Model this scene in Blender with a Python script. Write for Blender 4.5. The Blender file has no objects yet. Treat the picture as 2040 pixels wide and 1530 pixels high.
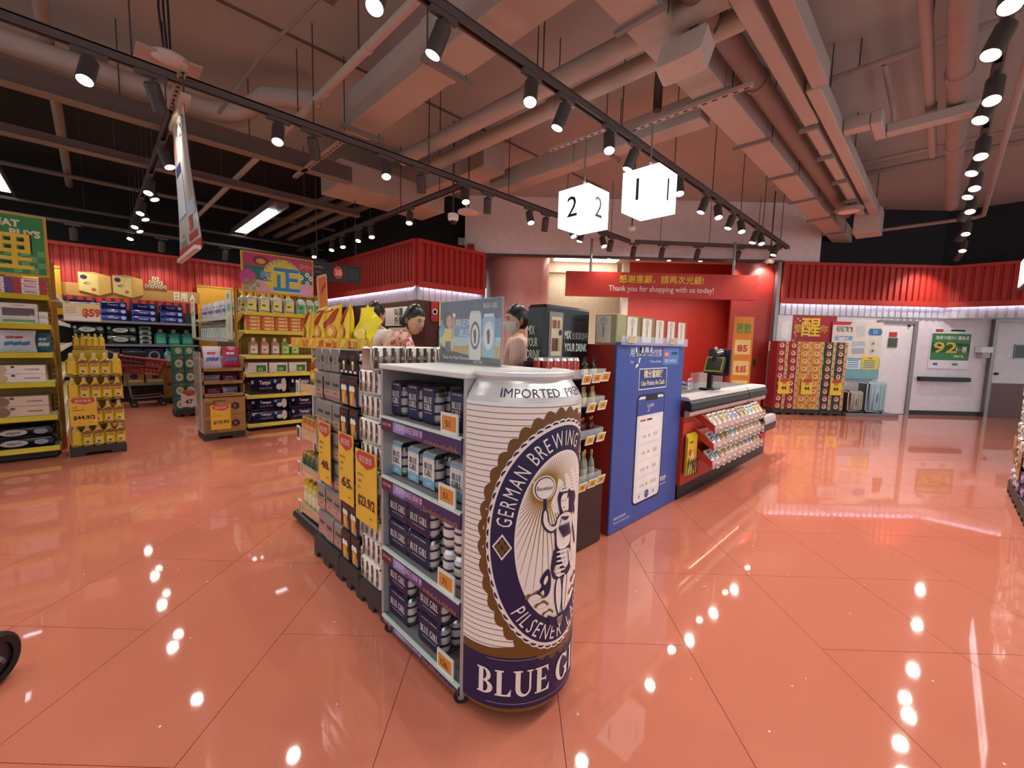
import bpy, math, random
from mathutils import Matrix, Vector
random.seed(7)
scene = bpy.context.scene
COL = bpy.context.collection
PI = math.pi
# ------------------------------------------------------------------ camera
cam_data = bpy.data.cameras.new('camera')
cam_data.sensor_fit = 'HORIZONTAL'; cam_data.sensor_width = 36.0; cam_data.lens = 14.865
cam_data.clip_start = 0.02; cam_data.clip_end = 120
camera = bpy.data.objects.new('camera', cam_data); COL.objects.link(camera)
camera.matrix_world = Matrix(((0.71231237, 0.04903901, -0.70014732, 0.0), (-0.70140682, 0.08568083, -0.70759259, 0.0),
                              (0.02528957, 0.99511505, 0.09542781, 1.30), (0, 0, 0, 1)))
scene.camera = camera
# ------------------------------------------------------------------ world, exposure
world = bpy.data.worlds.new('world'); scene.world = world; world.use_nodes = True
bg = world.node_tree.nodes['Background']
bg.inputs[0].default_value = (0.90, 0.96, 1.0, 1); bg.inputs[1].default_value = 1.0
scene.view_settings.view_transform = 'Standard'; scene.view_settings.look = 'None'
scene.view_settings.gamma = 1.0; scene.view_settings.use_curve_mapping = False
scene.view_settings.exposure = 0.07
SPOT_W = 36.0
cy = scene.cycles
cy.max_bounces = 4; cy.diffuse_bounces = 2; cy.glossy_bounces = 2; cy.transmission_bounces = 3; cy.transparent_max_bounces = 8
cy.caustics_reflective = False; cy.caustics_refractive = False; cy.use_adaptive_sampling = True; cy.adaptive_threshold = 0.03; cy.use_denoising = True; cy.sample_clamp_indirect = 0.0
# ------------------------------------------------------------------ materials (all node based)
def lin(h):
    out = []
    for i in (0, 2, 4):
        v = int(h[i:i+2], 16) / 255.0
        out.append(v / 12.92 if v <= 0.04045 else ((v + 0.055) / 1.055) ** 2.4)
    return tuple(out) + (1.0,)
_mats = {}
def M(h, r=0.5, me=0.0, em=0.0, tr=0.0, no=0.06, sc=9.0, sp=0.5, coat=0.0, ns=False):
    key = (h, r, me, em, tr, no, sc, sp, coat, ns)
    if key in _mats: return _mats[key]
    m = bpy.data.materials.new('m_%s_%d' % (h, len(_mats))); m.use_nodes = True
    nt = m.node_tree; b = nt.nodes['Principled BSDF']
    c = lin(h)
    if no > 0 and not em and not tr:
        tc = nt.nodes.new('ShaderNodeTexCoord'); nz = nt.nodes.new('ShaderNodeTexNoise'); rp = nt.nodes.new('ShaderNodeMix')
        rp.data_type = 'RGBA'; nz.inputs['Scale'].default_value = sc; nz.inputs['Detail'].default_value = 3
        nt.links.new(tc.outputs['Object'], nz.inputs['Vector']); nt.links.new(nz.outputs['Fac'], rp.inputs['Factor'])
        rp.inputs['A'].default_value = tuple(max(0, v * (1 - 2 * no)) for v in c[:3]) + (1,)
        rp.inputs['B'].default_value = tuple(min(1, v * (1 + 2 * no)) for v in c[:3]) + (1,)
        nt.links.new(rp.outputs['Result'], b.inputs['Base Color'])
    else:
        b.inputs['Base Color'].default_value = c
    b.inputs['Roughness'].default_value = r; b.inputs['Metallic'].default_value = me
    b.inputs['Specular IOR Level'].default_value = sp
    if coat: b.inputs['Coat Weight'].default_value = coat; b.inputs['Coat Roughness'].default_value = 0.08
    if em:
        b.inputs['Emission Color'].default_value = c; b.inputs['Emission Strength'].default_value = em
    if tr: b.inputs['Transmission Weight'].default_value = tr; b.inputs['IOR'].default_value = 1.3
    if ns: m.cycles.emission_sampling = 'NONE'
    m.diffuse_color = c
    _mats[key] = m
    return m
def clear_plastic(h='f0f4f4', a=0.22):
    key = ('clear', h, a)
    if key in _mats: return _mats[key]
    m = bpy.data.materials.new('m_clear_%d' % len(_mats)); m.use_nodes = True
    nt = m.node_tree; b = nt.nodes['Principled BSDF']; out = nt.nodes['Material Output']
    t = nt.nodes.new('ShaderNodeBsdfTransparent'); x = nt.nodes.new('ShaderNodeMixShader')
    b.inputs['Base Color'].default_value = lin(h); b.inputs['Roughness'].default_value = 0.06
    x.inputs[0].default_value = a
    nt.links.new(t.outputs[0], x.inputs[1]); nt.links.new(b.outputs[0], x.inputs[2]); nt.links.new(x.outputs[0], out.inputs[0])
    _mats[key] = m
    return m
def floor_material():
    m = bpy.data.materials.new('polished_red_terrazzo'); m.use_nodes = True
    nt = m.node_tree; b = nt.nodes['Principled BSDF']; N = nt.nodes.new; Lk = nt.links.new
    geo = N('ShaderNodeNewGeometry')
    n1 = N('ShaderNodeTexNoise'); n1.inputs['Scale'].default_value = 1.1; n1.inputs['Detail'].default_value = 4
    v1 = N('ShaderNodeTexVoronoi'); v1.inputs['Scale'].default_value = 90
    v2 = N('ShaderNodeTexVoronoi'); v2.inputs['Scale'].default_value = 9.0
    n2 = N('ShaderNodeTexNoise'); n2.inputs['Scale'].default_value = 260; n2.inputs['Detail'].default_value = 1
    for n in (n1, v1, v2, n2): Lk(geo.outputs['Position'], n.inputs['Vector'])
    mx = N('ShaderNodeMix'); mx.data_type = 'RGBA'
    mx.inputs['A'].default_value = lin('ca745d'); mx.inputs['B'].default_value = lin('d5846c')
    Lk(n1.outputs['Fac'], mx.inputs['Factor'])
    r1 = N('ShaderNodeMapRange'); r1.inputs['From Min'].default_value = 0.62; r1.inputs['From Max'].default_value = 0.70
    Lk(n2.outputs['Fac'], r1.inputs['Value'])
    r1b = N('ShaderNodeMath'); r1b.operation = 'MULTIPLY'; r1b.inputs[1].default_value = 0.45; Lk(r1.outputs[0], r1b.inputs[0])
    m2 = N('ShaderNodeMix'); m2.data_type = 'RGBA'; Lk(r1b.outputs[0], m2.inputs['Factor']); Lk(mx.outputs['Result'], m2.inputs['A'])
    m2.inputs['B'].default_value = lin('8a4a3c')
    r2 = N('ShaderNodeMath'); r2.operation = 'LESS_THAN'; r2.inputs[1].default_value = 0.035; Lk(v2.outputs['Distance'], r2.inputs[0])
    m3 = N('ShaderNodeMix'); m3.data_type = 'RGBA'; Lk(r2.outputs[0], m3.inputs['Factor']); Lk(m2.outputs['Result'], m3.inputs['A'])
    m3.inputs['B'].default_value = lin('fff4ea')
    Lk(m3.outputs['Result'], b.inputs['Base Color'])
    rr = N('ShaderNodeMapRange'); rr.inputs['To Min'].default_value = 0.025; rr.inputs['To Max'].default_value = 0.045
    Lk(n1.outputs['Fac'], rr.inputs['Value']); Lk(rr.outputs[0], b.inputs['Roughness'])
    b.inputs['Specular IOR Level'].default_value = 0.5
    return m
# common colours
YEL, BLK, WHT, RED, STEEL = M('e6c62a', .45), M('16161a', .45), M('eeece6', .55), M('b5281f', .5), M('b9bbbd', .3, .9)
GREYD, PAPER, NAVY, SILV = M('4a4442', .6), M('f2f0ea', .6), M('1c1a4c', .45), M('d2d4d6', .28, .85)
TRACK, CEILM = M('5d5654', .5), M('b4b5b2', .85, sc=1.2)
# ------------------------------------------------------------------ mesh builder
class G:
    def __init__(s): s.v = []; s.f = []; s.m = []; s.fm = []; s.sm = []; s.T = None
    def mi(s, m):
        if m not in s.m: s.m.append(m)
        return s.m.index(m)
    def add(s, vs, fs, m, smooth=False):
        o = len(s.v); k = s.mi(m)
        if s.T is not None: vs = [tuple(s.T @ Vector(p)) for p in vs]
        s.v += [tuple(p) for p in vs]
        for f in fs: s.f.append([i + o for i in f]); s.fm.append(k); s.sm.append(smooth)
        return s
    def box(s, x0, x1, y0, y1, z0, z1, m):
        return s.add([(x0,y0,z0),(x1,y0,z0),(x1,y1,z0),(x0,y1,z0),(x0,y0,z1),(x1,y0,z1),(x1,y1,z1),(x0,y1,z1)],
                     [(0,3,2,1),(4,5,6,7),(0,1,5,4),(1,2,6,5),(2,3,7,6),(3,0,4,7)], m)
    def cb(s, cx, cy, cz, sx, sy, sz, m): return s.box(cx-sx/2, cx+sx/2, cy-sy/2, cy+sy/2, cz-sz/2, cz+sz/2, m)
    def rbox(s, x0, x1, y0, y1, z0, z1, b, m, smooth=False):
        vs = []; idx = {}
        for i, (x, dx) in enumerate(((x0, b), (x1, -b))):
            for j, (y, dy) in enumerate(((y0, b), (y1, -b))):
                for k, (z, dz) in enumerate(((z0, b), (z1, -b))):
                    for a, p in enumerate(((x, y+dy, z+dz), (x+dx, y, z+dz), (x+dx, y+dy, z))):
                        idx[i,j,k,a] = len(vs); vs.append(p)
        fs = []
        for i in (0, 1):
            q = [idx[i,0,0,0], idx[i,1,0,0], idx[i,1,1,0], idx[i,0,1,0]]; fs.append(q[::-1] if i == 0 else q)
            q = [idx[0,i,0,1], idx[1,i,0,1], idx[1,i,1,1], idx[0,i,1,1]]; fs.append(q if i == 0 else q[::-1])
            q = [idx[0,0,i,2], idx[1,0,i,2], idx[1,1,i,2], idx[0,1,i,2]]; fs.append(q[::-1] if i == 0 else q)
        for i in (0, 1):
            for j in (0, 1):
                fs.append((idx[i,j,0,0], idx[i,j,1,0], idx[i,j,1,1], idx[i,j,0,1]))
                fs.append((idx[i,0,j,0], idx[i,1,j,0], idx[i,1,j,2], idx[i,0,j,2]))
                fs.append((idx[0,i,j,1], idx[1,i,j,1], idx[1,i,j,2], idx[0,i,j,2]))
                for k in (0, 1): fs.append((idx[i,j,k,0], idx[i,j,k,1], idx[i,j,k,2]))
        return s.add(vs, fs, m, smooth)
    def cyl(s, p0, p1, r, m, n=12, r1=None, caps=True):
        p0, p1 = Vector(p0), Vector(p1); d = (p1 - p0).normalized(); r1 = r if r1 is None else r1
        a = d.cross(Vector((0, 0, 1)) if abs(d.z) < .9 else Vector((1, 0, 0))).normalized(); b = d.cross(a)
        vs = [p0 + a*math.cos(t)*r + b*math.sin(t)*r for t in (2*PI*i/n for i in range(n))] + \
             [p1 + a*math.cos(t)*r1 + b*math.sin(t)*r1 for t in (2*PI*i/n for i in range(n))]
        s.add(vs, [(i, (i+1) % n, n+(i+1) % n, n+i) for i in range(n)], m, True)
        if caps: s.add(vs, [tuple(range(n))[::-1], tuple(range(n, 2*n))], m)
        return s
    def tube(s, pts, r, m, n=8, closed=False):
        pts = [Vector(p) for p in pts]; k = len(pts); vs = []; up = None
        for i, p in enumerate(pts):
            if closed: d = pts[(i+1) % k] - pts[i-1]
            else: d = pts[min(i+1, k-1)] - pts[max(i-1, 0)]
            d.normalize()
            if up is None: up = d.cross(Vector((0, 0, 1)) if abs(d.z) < .9 else Vector((1, 0, 0))).normalized()
            up = (up - d * up.dot(d)).normalized(); b = d.cross(up)
            rr = r[i] if isinstance(r, (list, tuple)) else r
            vs += [p + up*math.cos(2*PI*j/n)*rr + b*math.sin(2*PI*j/n)*rr for j in range(n)]
        fs = [(i*n+j, i*n+(j+1) % n, ((i+1) % k)*n+(j+1) % n, ((i+1) % k)*n+j) for i in range(k if closed else k-1) for j in range(n)]
        s.add(vs, fs, m, True)
        if not closed: s.add(vs, [tuple(range(n))[::-1], tuple(range((k-1)*n, k*n))], m)
        return s
    def lathe(s, prof, m, n=20, c=(0, 0, 0), cap0=True, cap1=True, a0=0.0, a1=2*PI, sx=1.0, sy=1.0):
        full = abs(a1 - a0 - 2*PI) < 1e-6; k = n if full else n+1; vs = []
        for r, z in prof: vs += [(c[0]+sx*r*math.cos(a0+(a1-a0)*j/n), c[1]+sy*r*math.sin(a0+(a1-a0)*j/n), c[2]+z) for j in range(k)]
        L = len(prof)
        for i in range(L-1):
            mm = m[i] if isinstance(m, list) else m
            s.add(vs[i*k:(i+2)*k], [(j, (j+1) % k, k+(j+1) % k, k+j) for j in range(n)], mm, True)
        m0 = m[0] if isinstance(m, list) else m; m1 = m[-1] if isinstance(m, list) else m
        if cap0 and prof[0][0] > 1e-5: s.add(vs[:k], [tuple(range(k))[::-1]], m0)
        if cap1 and prof[-1][0] > 1e-5: s.add(vs[-k:], [tuple(range(k))], m1)
        return s
    def prism(s, poly, o, ax, ay, az, m):
        "polygon (a,b) in plane o + a*ax + b*ay extruded by az"
        o, ax, ay, az = Vector(o), Vector(ax), Vector(ay), Vector(az); n = len(poly)
        vs = [o + ax*a + ay*b for a, b in poly]; vs += [v + az for v in vs]
        return s.add(vs, [tuple(range(n))[::-1], tuple(range(n, 2*n))] + [(i, (i+1) % n, n+(i+1) % n, n+i) for i in range(n)], m)
    def quad(s, o, ax, ay, w, h, m):
        o, ax, ay = Vector(o), Vector(ax), Vector(ay)
        return s.add([o, o+ax*w, o+ax*w+ay*h, o+ay*h], [(0, 1, 2, 3)], m)
    def disc(s, c, ax, ay, rx, ry, m, n=24, a0=0, a1=2*PI):
        c, ax, ay = Vector(c), Vector(ax), Vector(ay)
        return s.add([c + ax*(rx*math.cos(a0+(a1-a0)*i/n)) + ay*(ry*math.sin(a0+(a1-a0)*i/n)) for i in range(n)], [tuple(range(n))], m)
    def band(s, c, ax, ay, r0, r1, m, n=32, ry=1.0):
        c, ax, ay = Vector(c), Vector(ax), Vector(ay); vs = []
        for r in (r0, r1): vs += [c + ax*(r*math.cos(2*PI*i/n)) + ay*(r*ry*math.sin(2*PI*i/n)) for i in range(n)]
        return s.add(vs, [(i, (i+1) % n, n+(i+1) % n, n+i) for i in range(n)], m)
    def poly(s, pts, o, ax, ay, m):
        o, ax, ay = Vector(o), Vector(ax), Vector(ay)
        return s.add([o + ax*a + ay*b for a, b in pts], [tuple(range(len(pts)))], m)
    def ball(s, c, rx, ry, rz, m, n=12, k=8):
        vs = [(c[0], c[1], c[2]-rz)]; fs = []
        for i in range(1, k):
            t = PI*i/k; vs += [(c[0]+rx*math.sin(t)*math.cos(2*PI*j/n), c[1]+ry*math.sin(t)*math.sin(2*PI*j/n), c[2]-rz*math.cos(t)) for j in range(n)]
        vs.append((c[0], c[1], c[2]+rz)); e = len(vs)-1
        for j in range(n):
            fs.append((0, 1+(j+1) % n, 1+j)); fs.append((e, 1+(k-2)*n+j, 1+(k-2)*n+(j+1) % n))
            for i in range(k-2): fs.append((1+i*n+j, 1+i*n+(j+1) % n, 1+(i+1)*n+(j+1) % n, 1+(i+1)*n+j))
        return s.add(vs, fs, m, True)
    def text(s, t, o, ax, ay, h, m, w=None, al='c', bold=0.0, fn=None, shear=0.0):
        "lettering of cap height h (or fitted to width w); o = baseline anchor"
        vs, fs, x0, x1 = glyphs(t, bold)
        k = h / 0.70; kx = k if w is None else w / max(1e-6, (x1 - x0))
        off = {'l': x0, 'c': (x0+x1)/2, 'r': x1}[al]
        if fn: return s.add([fn((x-off)*kx + shear*y*k, y*k) for x, y in vs], fs, m)
        o, ax, ay = Vector(o), Vector(ax), Vector(ay)
        return s.add([o + ax*((x-off)*kx + shear*y*k) + ay*(y*k) for x, y in vs], fs, m)
    def mesh(s, name, o=(0, 0, 0)):
        me = bpy.data.meshes.new(name)
        me.from_pydata([(v[0]-o[0], v[1]-o[1], v[2]-o[2]) for v in s.v], [], s.f)
        for m in s.m: me.materials.append(m)
        me.polygons.foreach_set('material_index', s.fm); me.polygons.foreach_set('use_smooth', s.sm); me.update()
        return me
def _arc(cx, cy, rx, ry, ix, iy, a0, a1, n=9, dx=0.0):
    a = [math.radians(a0+(a1-a0)*i/n) for i in range(n+1)]; out = []
    for i in range(n):
        p, q = a[i], a[i+1]
        out.append([(cx+rx*math.cos(p), cy+ry*math.sin(p)), (cx+rx*math.cos(q), cy+ry*math.sin(q)), (cx+dx+ix*math.cos(q), cy+iy*math.sin(q)), (cx+dx+ix*math.cos(p), cy+iy*math.sin(p))])
    return out
def _r(x0, x1, y0, y1): return [(x0, y0), (x1, y0), (x1, y1), (x0, y1)]
_stem = [_r(.08, .28, 0, 1), _r(0, .36, 0, .06), _r(0, .36, .94, 1)]
SERIF = {'L': (_stem + [_r(.28, .64, 0, .07), [(.5, .07), (.64, .07), (.66, .3)]], .68), 'I': (_stem, .38),
 'E': (_stem + [_r(.28, .60, .93, 1), [(.47, .93), (.6, .93), (.62, .72)], _r(.28, .48, .47, .54), [(.43, .5), (.5, .38), (.5, .63)], _r(.28, .64, 0, .07), [(.5, .07), (.64, .07), (.66, .3)]], .68),
 'U': ([_r(.08, .28, .3, 1), _r(0, .36, .94, 1), _r(.64, .72, .3, 1), _r(.55, .81, .94, 1)] + _arc(.40, .31, .32, .33, .18, .23, 180, 360, 10, .06), .82),
 'B': (_stem + _arc(.30, .74, .30, .26, .12, .19, -90, 90) + _arc(.30, .265, .38, .265, .17, .2, -90, 90), .70),
 'R': (_stem + _arc(.30, .735, .34, .265, .14, .2, -90, 90) + [[(.30, .5), (.48, .52), (.80, 0), (.56, 0)], _r(.54, .84, 0, .06)], .82),
 'G': (_arc(.44, .5, .44, .52, .22, .45, 42, 318, 18) + [_r(.62, .82, .06, .42), _r(.52, .90, .38, .44), [(.70, .98), (.77, .98), (.77, .66), (.7, .78)]], .92), ' ': ([], .34)}
def serif(g, t, h, m, fn, al='c', asp=1.0):
    W = sum(SERIF[c][1]+.07 for c in t)*h*asp; x = {'c': -W/2, 'l': 0.0}[al]
    for c in t:
        ps, w = SERIF[c]
        for p in ps: g.add([fn(x+a*h*asp, b*h) for a, b in p], [tuple(range(len(p)))], m)
        x += (w+.07)*h*asp
_gl = {}
def glyphs(t, bold=0.0):
    if (t, bold) in _gl: return _gl[t, bold]
    c = bpy.data.curves.new('lettering_source', 'FONT'); c.body = t; c.resolution_u = 2; c.offset = bold
    o = bpy.data.objects.new('lettering_source', c)
    me = bpy.data.meshes.new_from_object(o)
    vs = [(v.co.x, v.co.y) for v in me.vertices]; fs = [tuple(p.vertices) for p in me.polygons]
    bpy.data.objects.remove(o); bpy.data.curves.remove(c); bpy.data.meshes.remove(me)
    x0 = min(v[0] for v in vs); x1 = max(v[0] for v in vs)
    _gl[t, bold] = (vs, fs, x0, x1)
    return _gl[t, bold]
# ------------------------------------------------------------------ objects
def tag(o, label=None, cat=None, group=None, kind=None):
    for k, v in (('label', label), ('category', cat), ('group', group), ('kind', kind)):
        if v: o[k] = v
    return o
def obj(name, data, parent=None, loc=(0, 0, 0), rot=(0, 0, 0), **kw):
    o = bpy.data.objects.new(name, data); COL.objects.link(o); o.location = loc; o.rotation_euler = rot
    if parent is not None: o.parent = parent
    return tag(o, **kw)
def thing(name, label, cat, loc=(0, 0, 0), rz=0.0, group=None, kind=None):
    return obj(name, None, None, loc, (0, 0, rz), label=label, cat=cat, group=group, kind=kind)
def part(name, g, root, parent=None, label=None, kind=None):
    "mesh given in world coordinates, root = unrotated thing"
    return obj(name, g.mesh(name, root.location if root else (0, 0, 0)), parent or root, label=label, kind=kind)
def solo(name, g, label, cat, loc=None, group=None, kind=None):
    if loc is None:
        loc = (sum(v[0] for v in g.v)/len(g.v), sum(v[1] for v in g.v)/len(g.v), min(v[2] for v in g.v))
    return obj(name, g.mesh(name, loc), None, loc, label=label, cat=cat, group=group, kind=kind)
def proto(name, g=None, *kids): return (name, g.mesh(name) if g else None, kids)
def inst(p, loc, rz=0.0, label=None, cat=None, group=None, rot=None, sc=None, parent=None):
    o = obj(p[0], p[1], parent, loc, rot or (0, 0, rz), label=label, cat=cat, group=group)
    if sc: o.scale = sc if isinstance(sc, tuple) else (sc, sc, sc)
    for k in p[2]: inst(k, (0, 0, 0), parent=o)
    return o
ORD = ['first', 'second', 'third', 'fourth', 'fifth', 'sixth', 'seventh', 'eighth', 'ninth', 'tenth', 'eleventh', 'twelfth', 'thirteenth', 'fourteenth', 'fifteenth', 'sixteenth', 'seventeenth', 'eighteenth', 'nineteenth', 'twentieth']
S2 = math.sqrt(0.5)
def UV(u, v, z=0.0): return ((u+v)*S2, (v-u)*S2, z)     # frame turned 45 degrees: u to the side, v away
UX, UYV = (S2, -S2, 0), (S2, S2, 0); ZUP = (0, 0, 1)
# ================================================================== SETTING
# ---- floor: large polished terrazzo tiles laid at 45 degrees
TF = floor_material()
g = G(); g.box(-9, 22, -9, 20, -0.3, -0.003, M('6a2c22', .7))
floor = obj('floor', g.mesh('floor'), kind='structure')
TS, U0, V0 = 0.594, 0.192, 1.745
long_cells = {(1, -1), (-3, -1), (0, 0), (-2, 1), (-5, 0), (-4, 2), (4, 0), (3, 2), (5, 2), (-6, 1), (0, 3), (-1, -2), (2, -2)}
def tile_mesh(n):
    t = G(); e = 0.0012; L = TS*n
    t.T = Matrix.Rotation(-PI/4, 4, 'Z')
    t.box(e, TS-e, e, L-e, -0.003, 0.0, TF)
    return t.mesh('tile')
tm1, tm2 = tile_mesh(1), tile_mesh(2)
rest = G(); used = set(); count = 0
order = sorted(((i, j) for i in range(-24, 25) for j in range(-9, 22)), key=lambda c: ((c[0]*TS)**2*0.35 + (V0+c[1]*TS)**2))
for i, j in order:
    if (i, j) in used: continue
    u, v = U0+i*TS, V0+j*TS
    n = 2 if (i, j) in long_cells and (i, j+1) not in used else 1
    used.add((i, j)); 
    if n == 2: used.add((i, j+1))
    x, y, _ = UV(u, v)
    if not (-8 < x < 20 and -8 < y < 18): continue
    seen = v > 0.4 and abs(u) < 1.35*(v+TS)+0.3 and x+y < 13.6 and y < 11.2
    if seen and count < 296:
        obj('tile', tm2 if n == 2 else tm1, floor, (x, y, 0)); count += 1
    else:
        e = 0.0012; a, b, c, d = UV(u+e, v+e), UV(u+TS-e, v+e), UV(u+TS-e, v+TS*n-e), UV(u+e, v+TS*n-e)
        rest.add([a, b, c, d], [(0, 1, 2, 3)], TF)
obj('tile_field', rest.mesh('tile_field'), floor, kind='stuff')
# ---- ceiling slab
g = G(); g.box(-6, 20, -6, 7.6, 4.3, 4.5, CEILM); ceiling = obj('ceiling', g.mesh('ceiling'), kind='structure')
g = G(); g.box(-6, 20, 7.6, 18, 4.3, 4.5, M('2a2726', .9)); part('dark_zone', g, None, ceiling)  # unlit rear of the ceiling, its darkness put into the slab colour
# ---- walls
g = G(); g.box(-6, 4.6, 11.6, 11.8, 0, 4.3, M('1d1c1e', .9)); obj('wall_back', g.mesh('wall_back'), kind='structure')
g = G()
def uvbox(g, u0, u1, v0, v1, z0, z1, m):
    g.add([UV(u0,v0,z0), UV(u1,v0,z0), UV(u1,v1,z0), UV(u0,v1,z0), UV(u0,v0,z1), UV(u1,v0,z1), UV(u1,v1,z1), UV(u0,v1,z1)],
          [(0,3,2,1),(4,5,6,7),(0,1,5,4),(1,2,6,5),(2,3,7,6),(3,0,4,7)], m)
WALLW, DARKW = M('e9dfe6', .6), M('1f2026', .85)
uvbox(g, -1.1, 6.25, 9.0, 9.2, 3.14, 4.3, M('e9e2e2', .75)); obj('wall_bulkhead', g.mesh('wall_bulkhead'), kind='structure')
g = G(); uvbox(g, 5.46, 12.5, 9.07, 9.2, 0, 3.1, WALLW); obj('wall_right', g.mesh('wall_right'), kind='structure')
g = G(); uvbox(g, 6.25, 9.02, 9.25, 9.35, 3.1, 4.3, DARKW); g.box(13.0, 13.1, -6, 0.2, 3.1, 4.3, DARKW); obj('wall_upper', g.mesh('wall_upper'), kind='structure')
g = G(); uvbox(g, 5.50, 8.0, 9.05, 9.07, 0, .09, BLK); uvbox(g, 8.44, 10.0, 9.05, 9.07, 0, .09, BLK); obj('baseboard_right', g.mesh('baseboard_right'), kind='structure')
# ---- corrugated fascias
def corr(g, p0, p1, z0, z1, nrm, m, pitch=.125, dep=.03, gap=.36):
    "upright ribbed sheet from p0 to p1, ribs standing out along nrm"
    p0, p1, nrm = Vector(p0), Vector(p1), Vector(nrm); d = p1-p0; L = d.length; d.normalize(); n = max(2, int(L/pitch)); w = L/n
    line = []
    for i in range(n):
        for t, h in ((0, 0), (gap-.08, 0), (gap, dep), (1-.08, dep)): line.append(p0 + d*(w*(i+t)) + nrm*h)
    line.append(p1.copy())
    vs = [(q.x, q.y, z0) for q in line] + [(q.x, q.y, z1) for q in line]; k = len(line)
    bk = [q - nrm*(q-p0).dot(nrm) - nrm*.03 for q in line]
    vs += [(q.x, q.y, z0) for q in bk] + [(q.x, q.y, z1) for q in bk]
    fs = []
    for i in range(k-1):
        fs += [(i, i+1, k+i+1, k+i), (2*k+i+1, 2*k+i, 3*k+i, 3*k+i+1), (k+i, k+i+1, 3*k+i+1, 3*k+i), (i+1, i, 2*k+i, 2*k+i+1)]
    fs += [(0, k, 3*k, 2*k), (k-1, 3*k-1, 4*k-1, 2*k-1)]
    g.add(vs, fs, m)
FASC, FRAMEM, GALV = M('b22a1e', .55), M('bb3022', .5), M('c9ccd2', .4, .3, no=.12, sc=3)
LEDW = M('d6e0ff', .5, em=18.0)
def fascia(name, p0, p1, nrm, ends=(1, 1)):
    P0, P1, N_ = Vector(p0), Vector(p1), Vector(nrm); d = (P1-P0).normalized(); L = (P1-P0).length
    root = obj(name, None, None, tuple(P0), kind='structure')
    gg = G(); corr(gg, P0+N_*.0, P1+N_*.0, 2.38, 3.06, nrm, FASC); part('red_sheet', gg, root)
    gg = G()
    def bar(a, b, z0, z1, o0, o1):
        A, B = P0+d*a, P0+d*b
        gg.add([(*(A+N_*o0)[:2], z0), (*(B+N_*o0)[:2], z0), (*(B+N_*o1)[:2], z0), (*(A+N_*o1)[:2], z0),
                (*(A+N_*o0)[:2], z1), (*(B+N_*o0)[:2], z1), (*(B+N_*o1)[:2], z1), (*(A+N_*o1)[:2], z1)],
               [(0,3,2,1),(4,5,6,7),(0,1,5,4),(1,2,6,5),(2,3,7,6),(3,0,4,7)], FRAMEM)
    bar(0, L, 3.06, 3.12, -.06, .06); bar(0, L, 2.30, 2.38, -.06, .06)
    if ends[0]: bar(0, .06, 2.38, 3.06, -.04, .055)
    if ends[1]: bar(L-.06, L, 2.38, 3.06, -.04, .055)
    bar(0, L, 2.268, 2.30, .045, .06)
    part('frame', gg, root)
    gg = G(); corr(gg, P0-N_*.05, P1-N_*.05, 2.05, 2.31, nrm, GALV, dep=.025, gap=.25); part('galvanised_sheet', gg, root)
    gg = G(); A, B = P0+d*.08+N_*.025, P0+d*(L-.08)+N_*.025
    gg.cyl((A.x, A.y, 2.288), (B.x, B.y, 2.288), .008, LEDW, 6); part('light_strip', gg, root)
    return root
fascia('trim_1', UV(5.5, 9.0), UV(8.95, 9.0), (-S2, -S2, 0))
fascia('trim_2', (12.70, .10, 0), (12.70, -5.0, 0), (-1, 0, 0), (0, 1))
fascia('trim_3', (4.2, 6.75, 0), (5.78, 6.75, 0), (0, -1, 0))
fascia('trim_4', (4.2, 11.1, 0), (4.2, 6.75, 0), (-1, 0, 0))
g = G(); corr(g, (-3.5, 11.2, 0), (4.2, 11.2, 0), 1.75, 2.88, (0, -1, 0), FASC); g.box(-3.5, 4.2, 11.12, 11.22, 2.84, 2.9, FRAMEM)
obj('trim_5', g.mesh('trim_5'), kind='structure')
# ---- kiosk shop front below the canopy
KW = M('4a2622', .7)
g = G(); g.box(4.75, 4.85, 7.3, 11.5, 0, 2.35, KW); g.box(4.85, 6.0, 7.3, 7.4, 0, 2.35, KW); g.box(4.2, 5.8, 6.8, 11.2, 2.32, 2.36, M('3a2c28', .8)); kw_ = obj('wall_kiosk', g.mesh('wall_kiosk'), kind='structure')
g = G(); g.box(4.5, 5.6, 6.98, 7.10, 2.30, 2.319, M('fff4e4', em=5)); part('light_panel', g, None, kw_); g = G(); g.box(4.42, 4.54, 7.4, 10.6, 2.30, 2.319, M('fff4e4', em=5)); part('light_panel', g, None, kw_)  # hidden glowing panels added to brighten the kiosk front
g = G(); g.box(4.25, 6.2, 7.4, 11.6, 3.0, 4.3, M('131315', .9)); obj('wall_void', g.mesh('wall_void'), kind='structure')
def sign_on(name, label, o, ax, w, h, colr, items, thick=.012, cat='sign', group=None):
    "flat board: o = lower corner, ax along the board; items = (text, x, y, height, colour[, width])"
    o, ax = Vector(o), Vector(ax); nrm = ax.cross(Vector(ZUP)); t = thing(name, label, cat, tuple(o), 0, group)
    gg = G(); q = o; gg.add([q, q+ax*w, q+ax*w-nrm*thick, q-nrm*thick] + [p+Vector((0,0,h)) for p in (q, q+ax*w, q+ax*w-nrm*thick, q-nrm*thick)],
        [(0,3,2,1),(4,5,6,7),(0,1,5,4),(1,2,6,5),(2,3,7,6),(3,0,4,7)], colr); part('board', gg, t)
    if items:
        gg = G()
        for it in items:
            s, x, y, hh, cc = it[:5]; ww = it[5] if len(it) > 5 else None
            if s == '#': gg.quad(o+nrm*.0015+ax*x+Vector((0,0,y)), ax, ZUP, ww, hh, cc)
            elif s == 'o': gg.disc(o+nrm*.002+ax*x+Vector((0,0,y)), ax, ZUP, ww, hh, cc)
            else: gg.text(s, o+nrm*.003+ax*x+Vector((0,0,y)), ax, ZUP, hh, cc, w=ww, bold=.015)
        part('print', gg, t)
    return t
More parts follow.
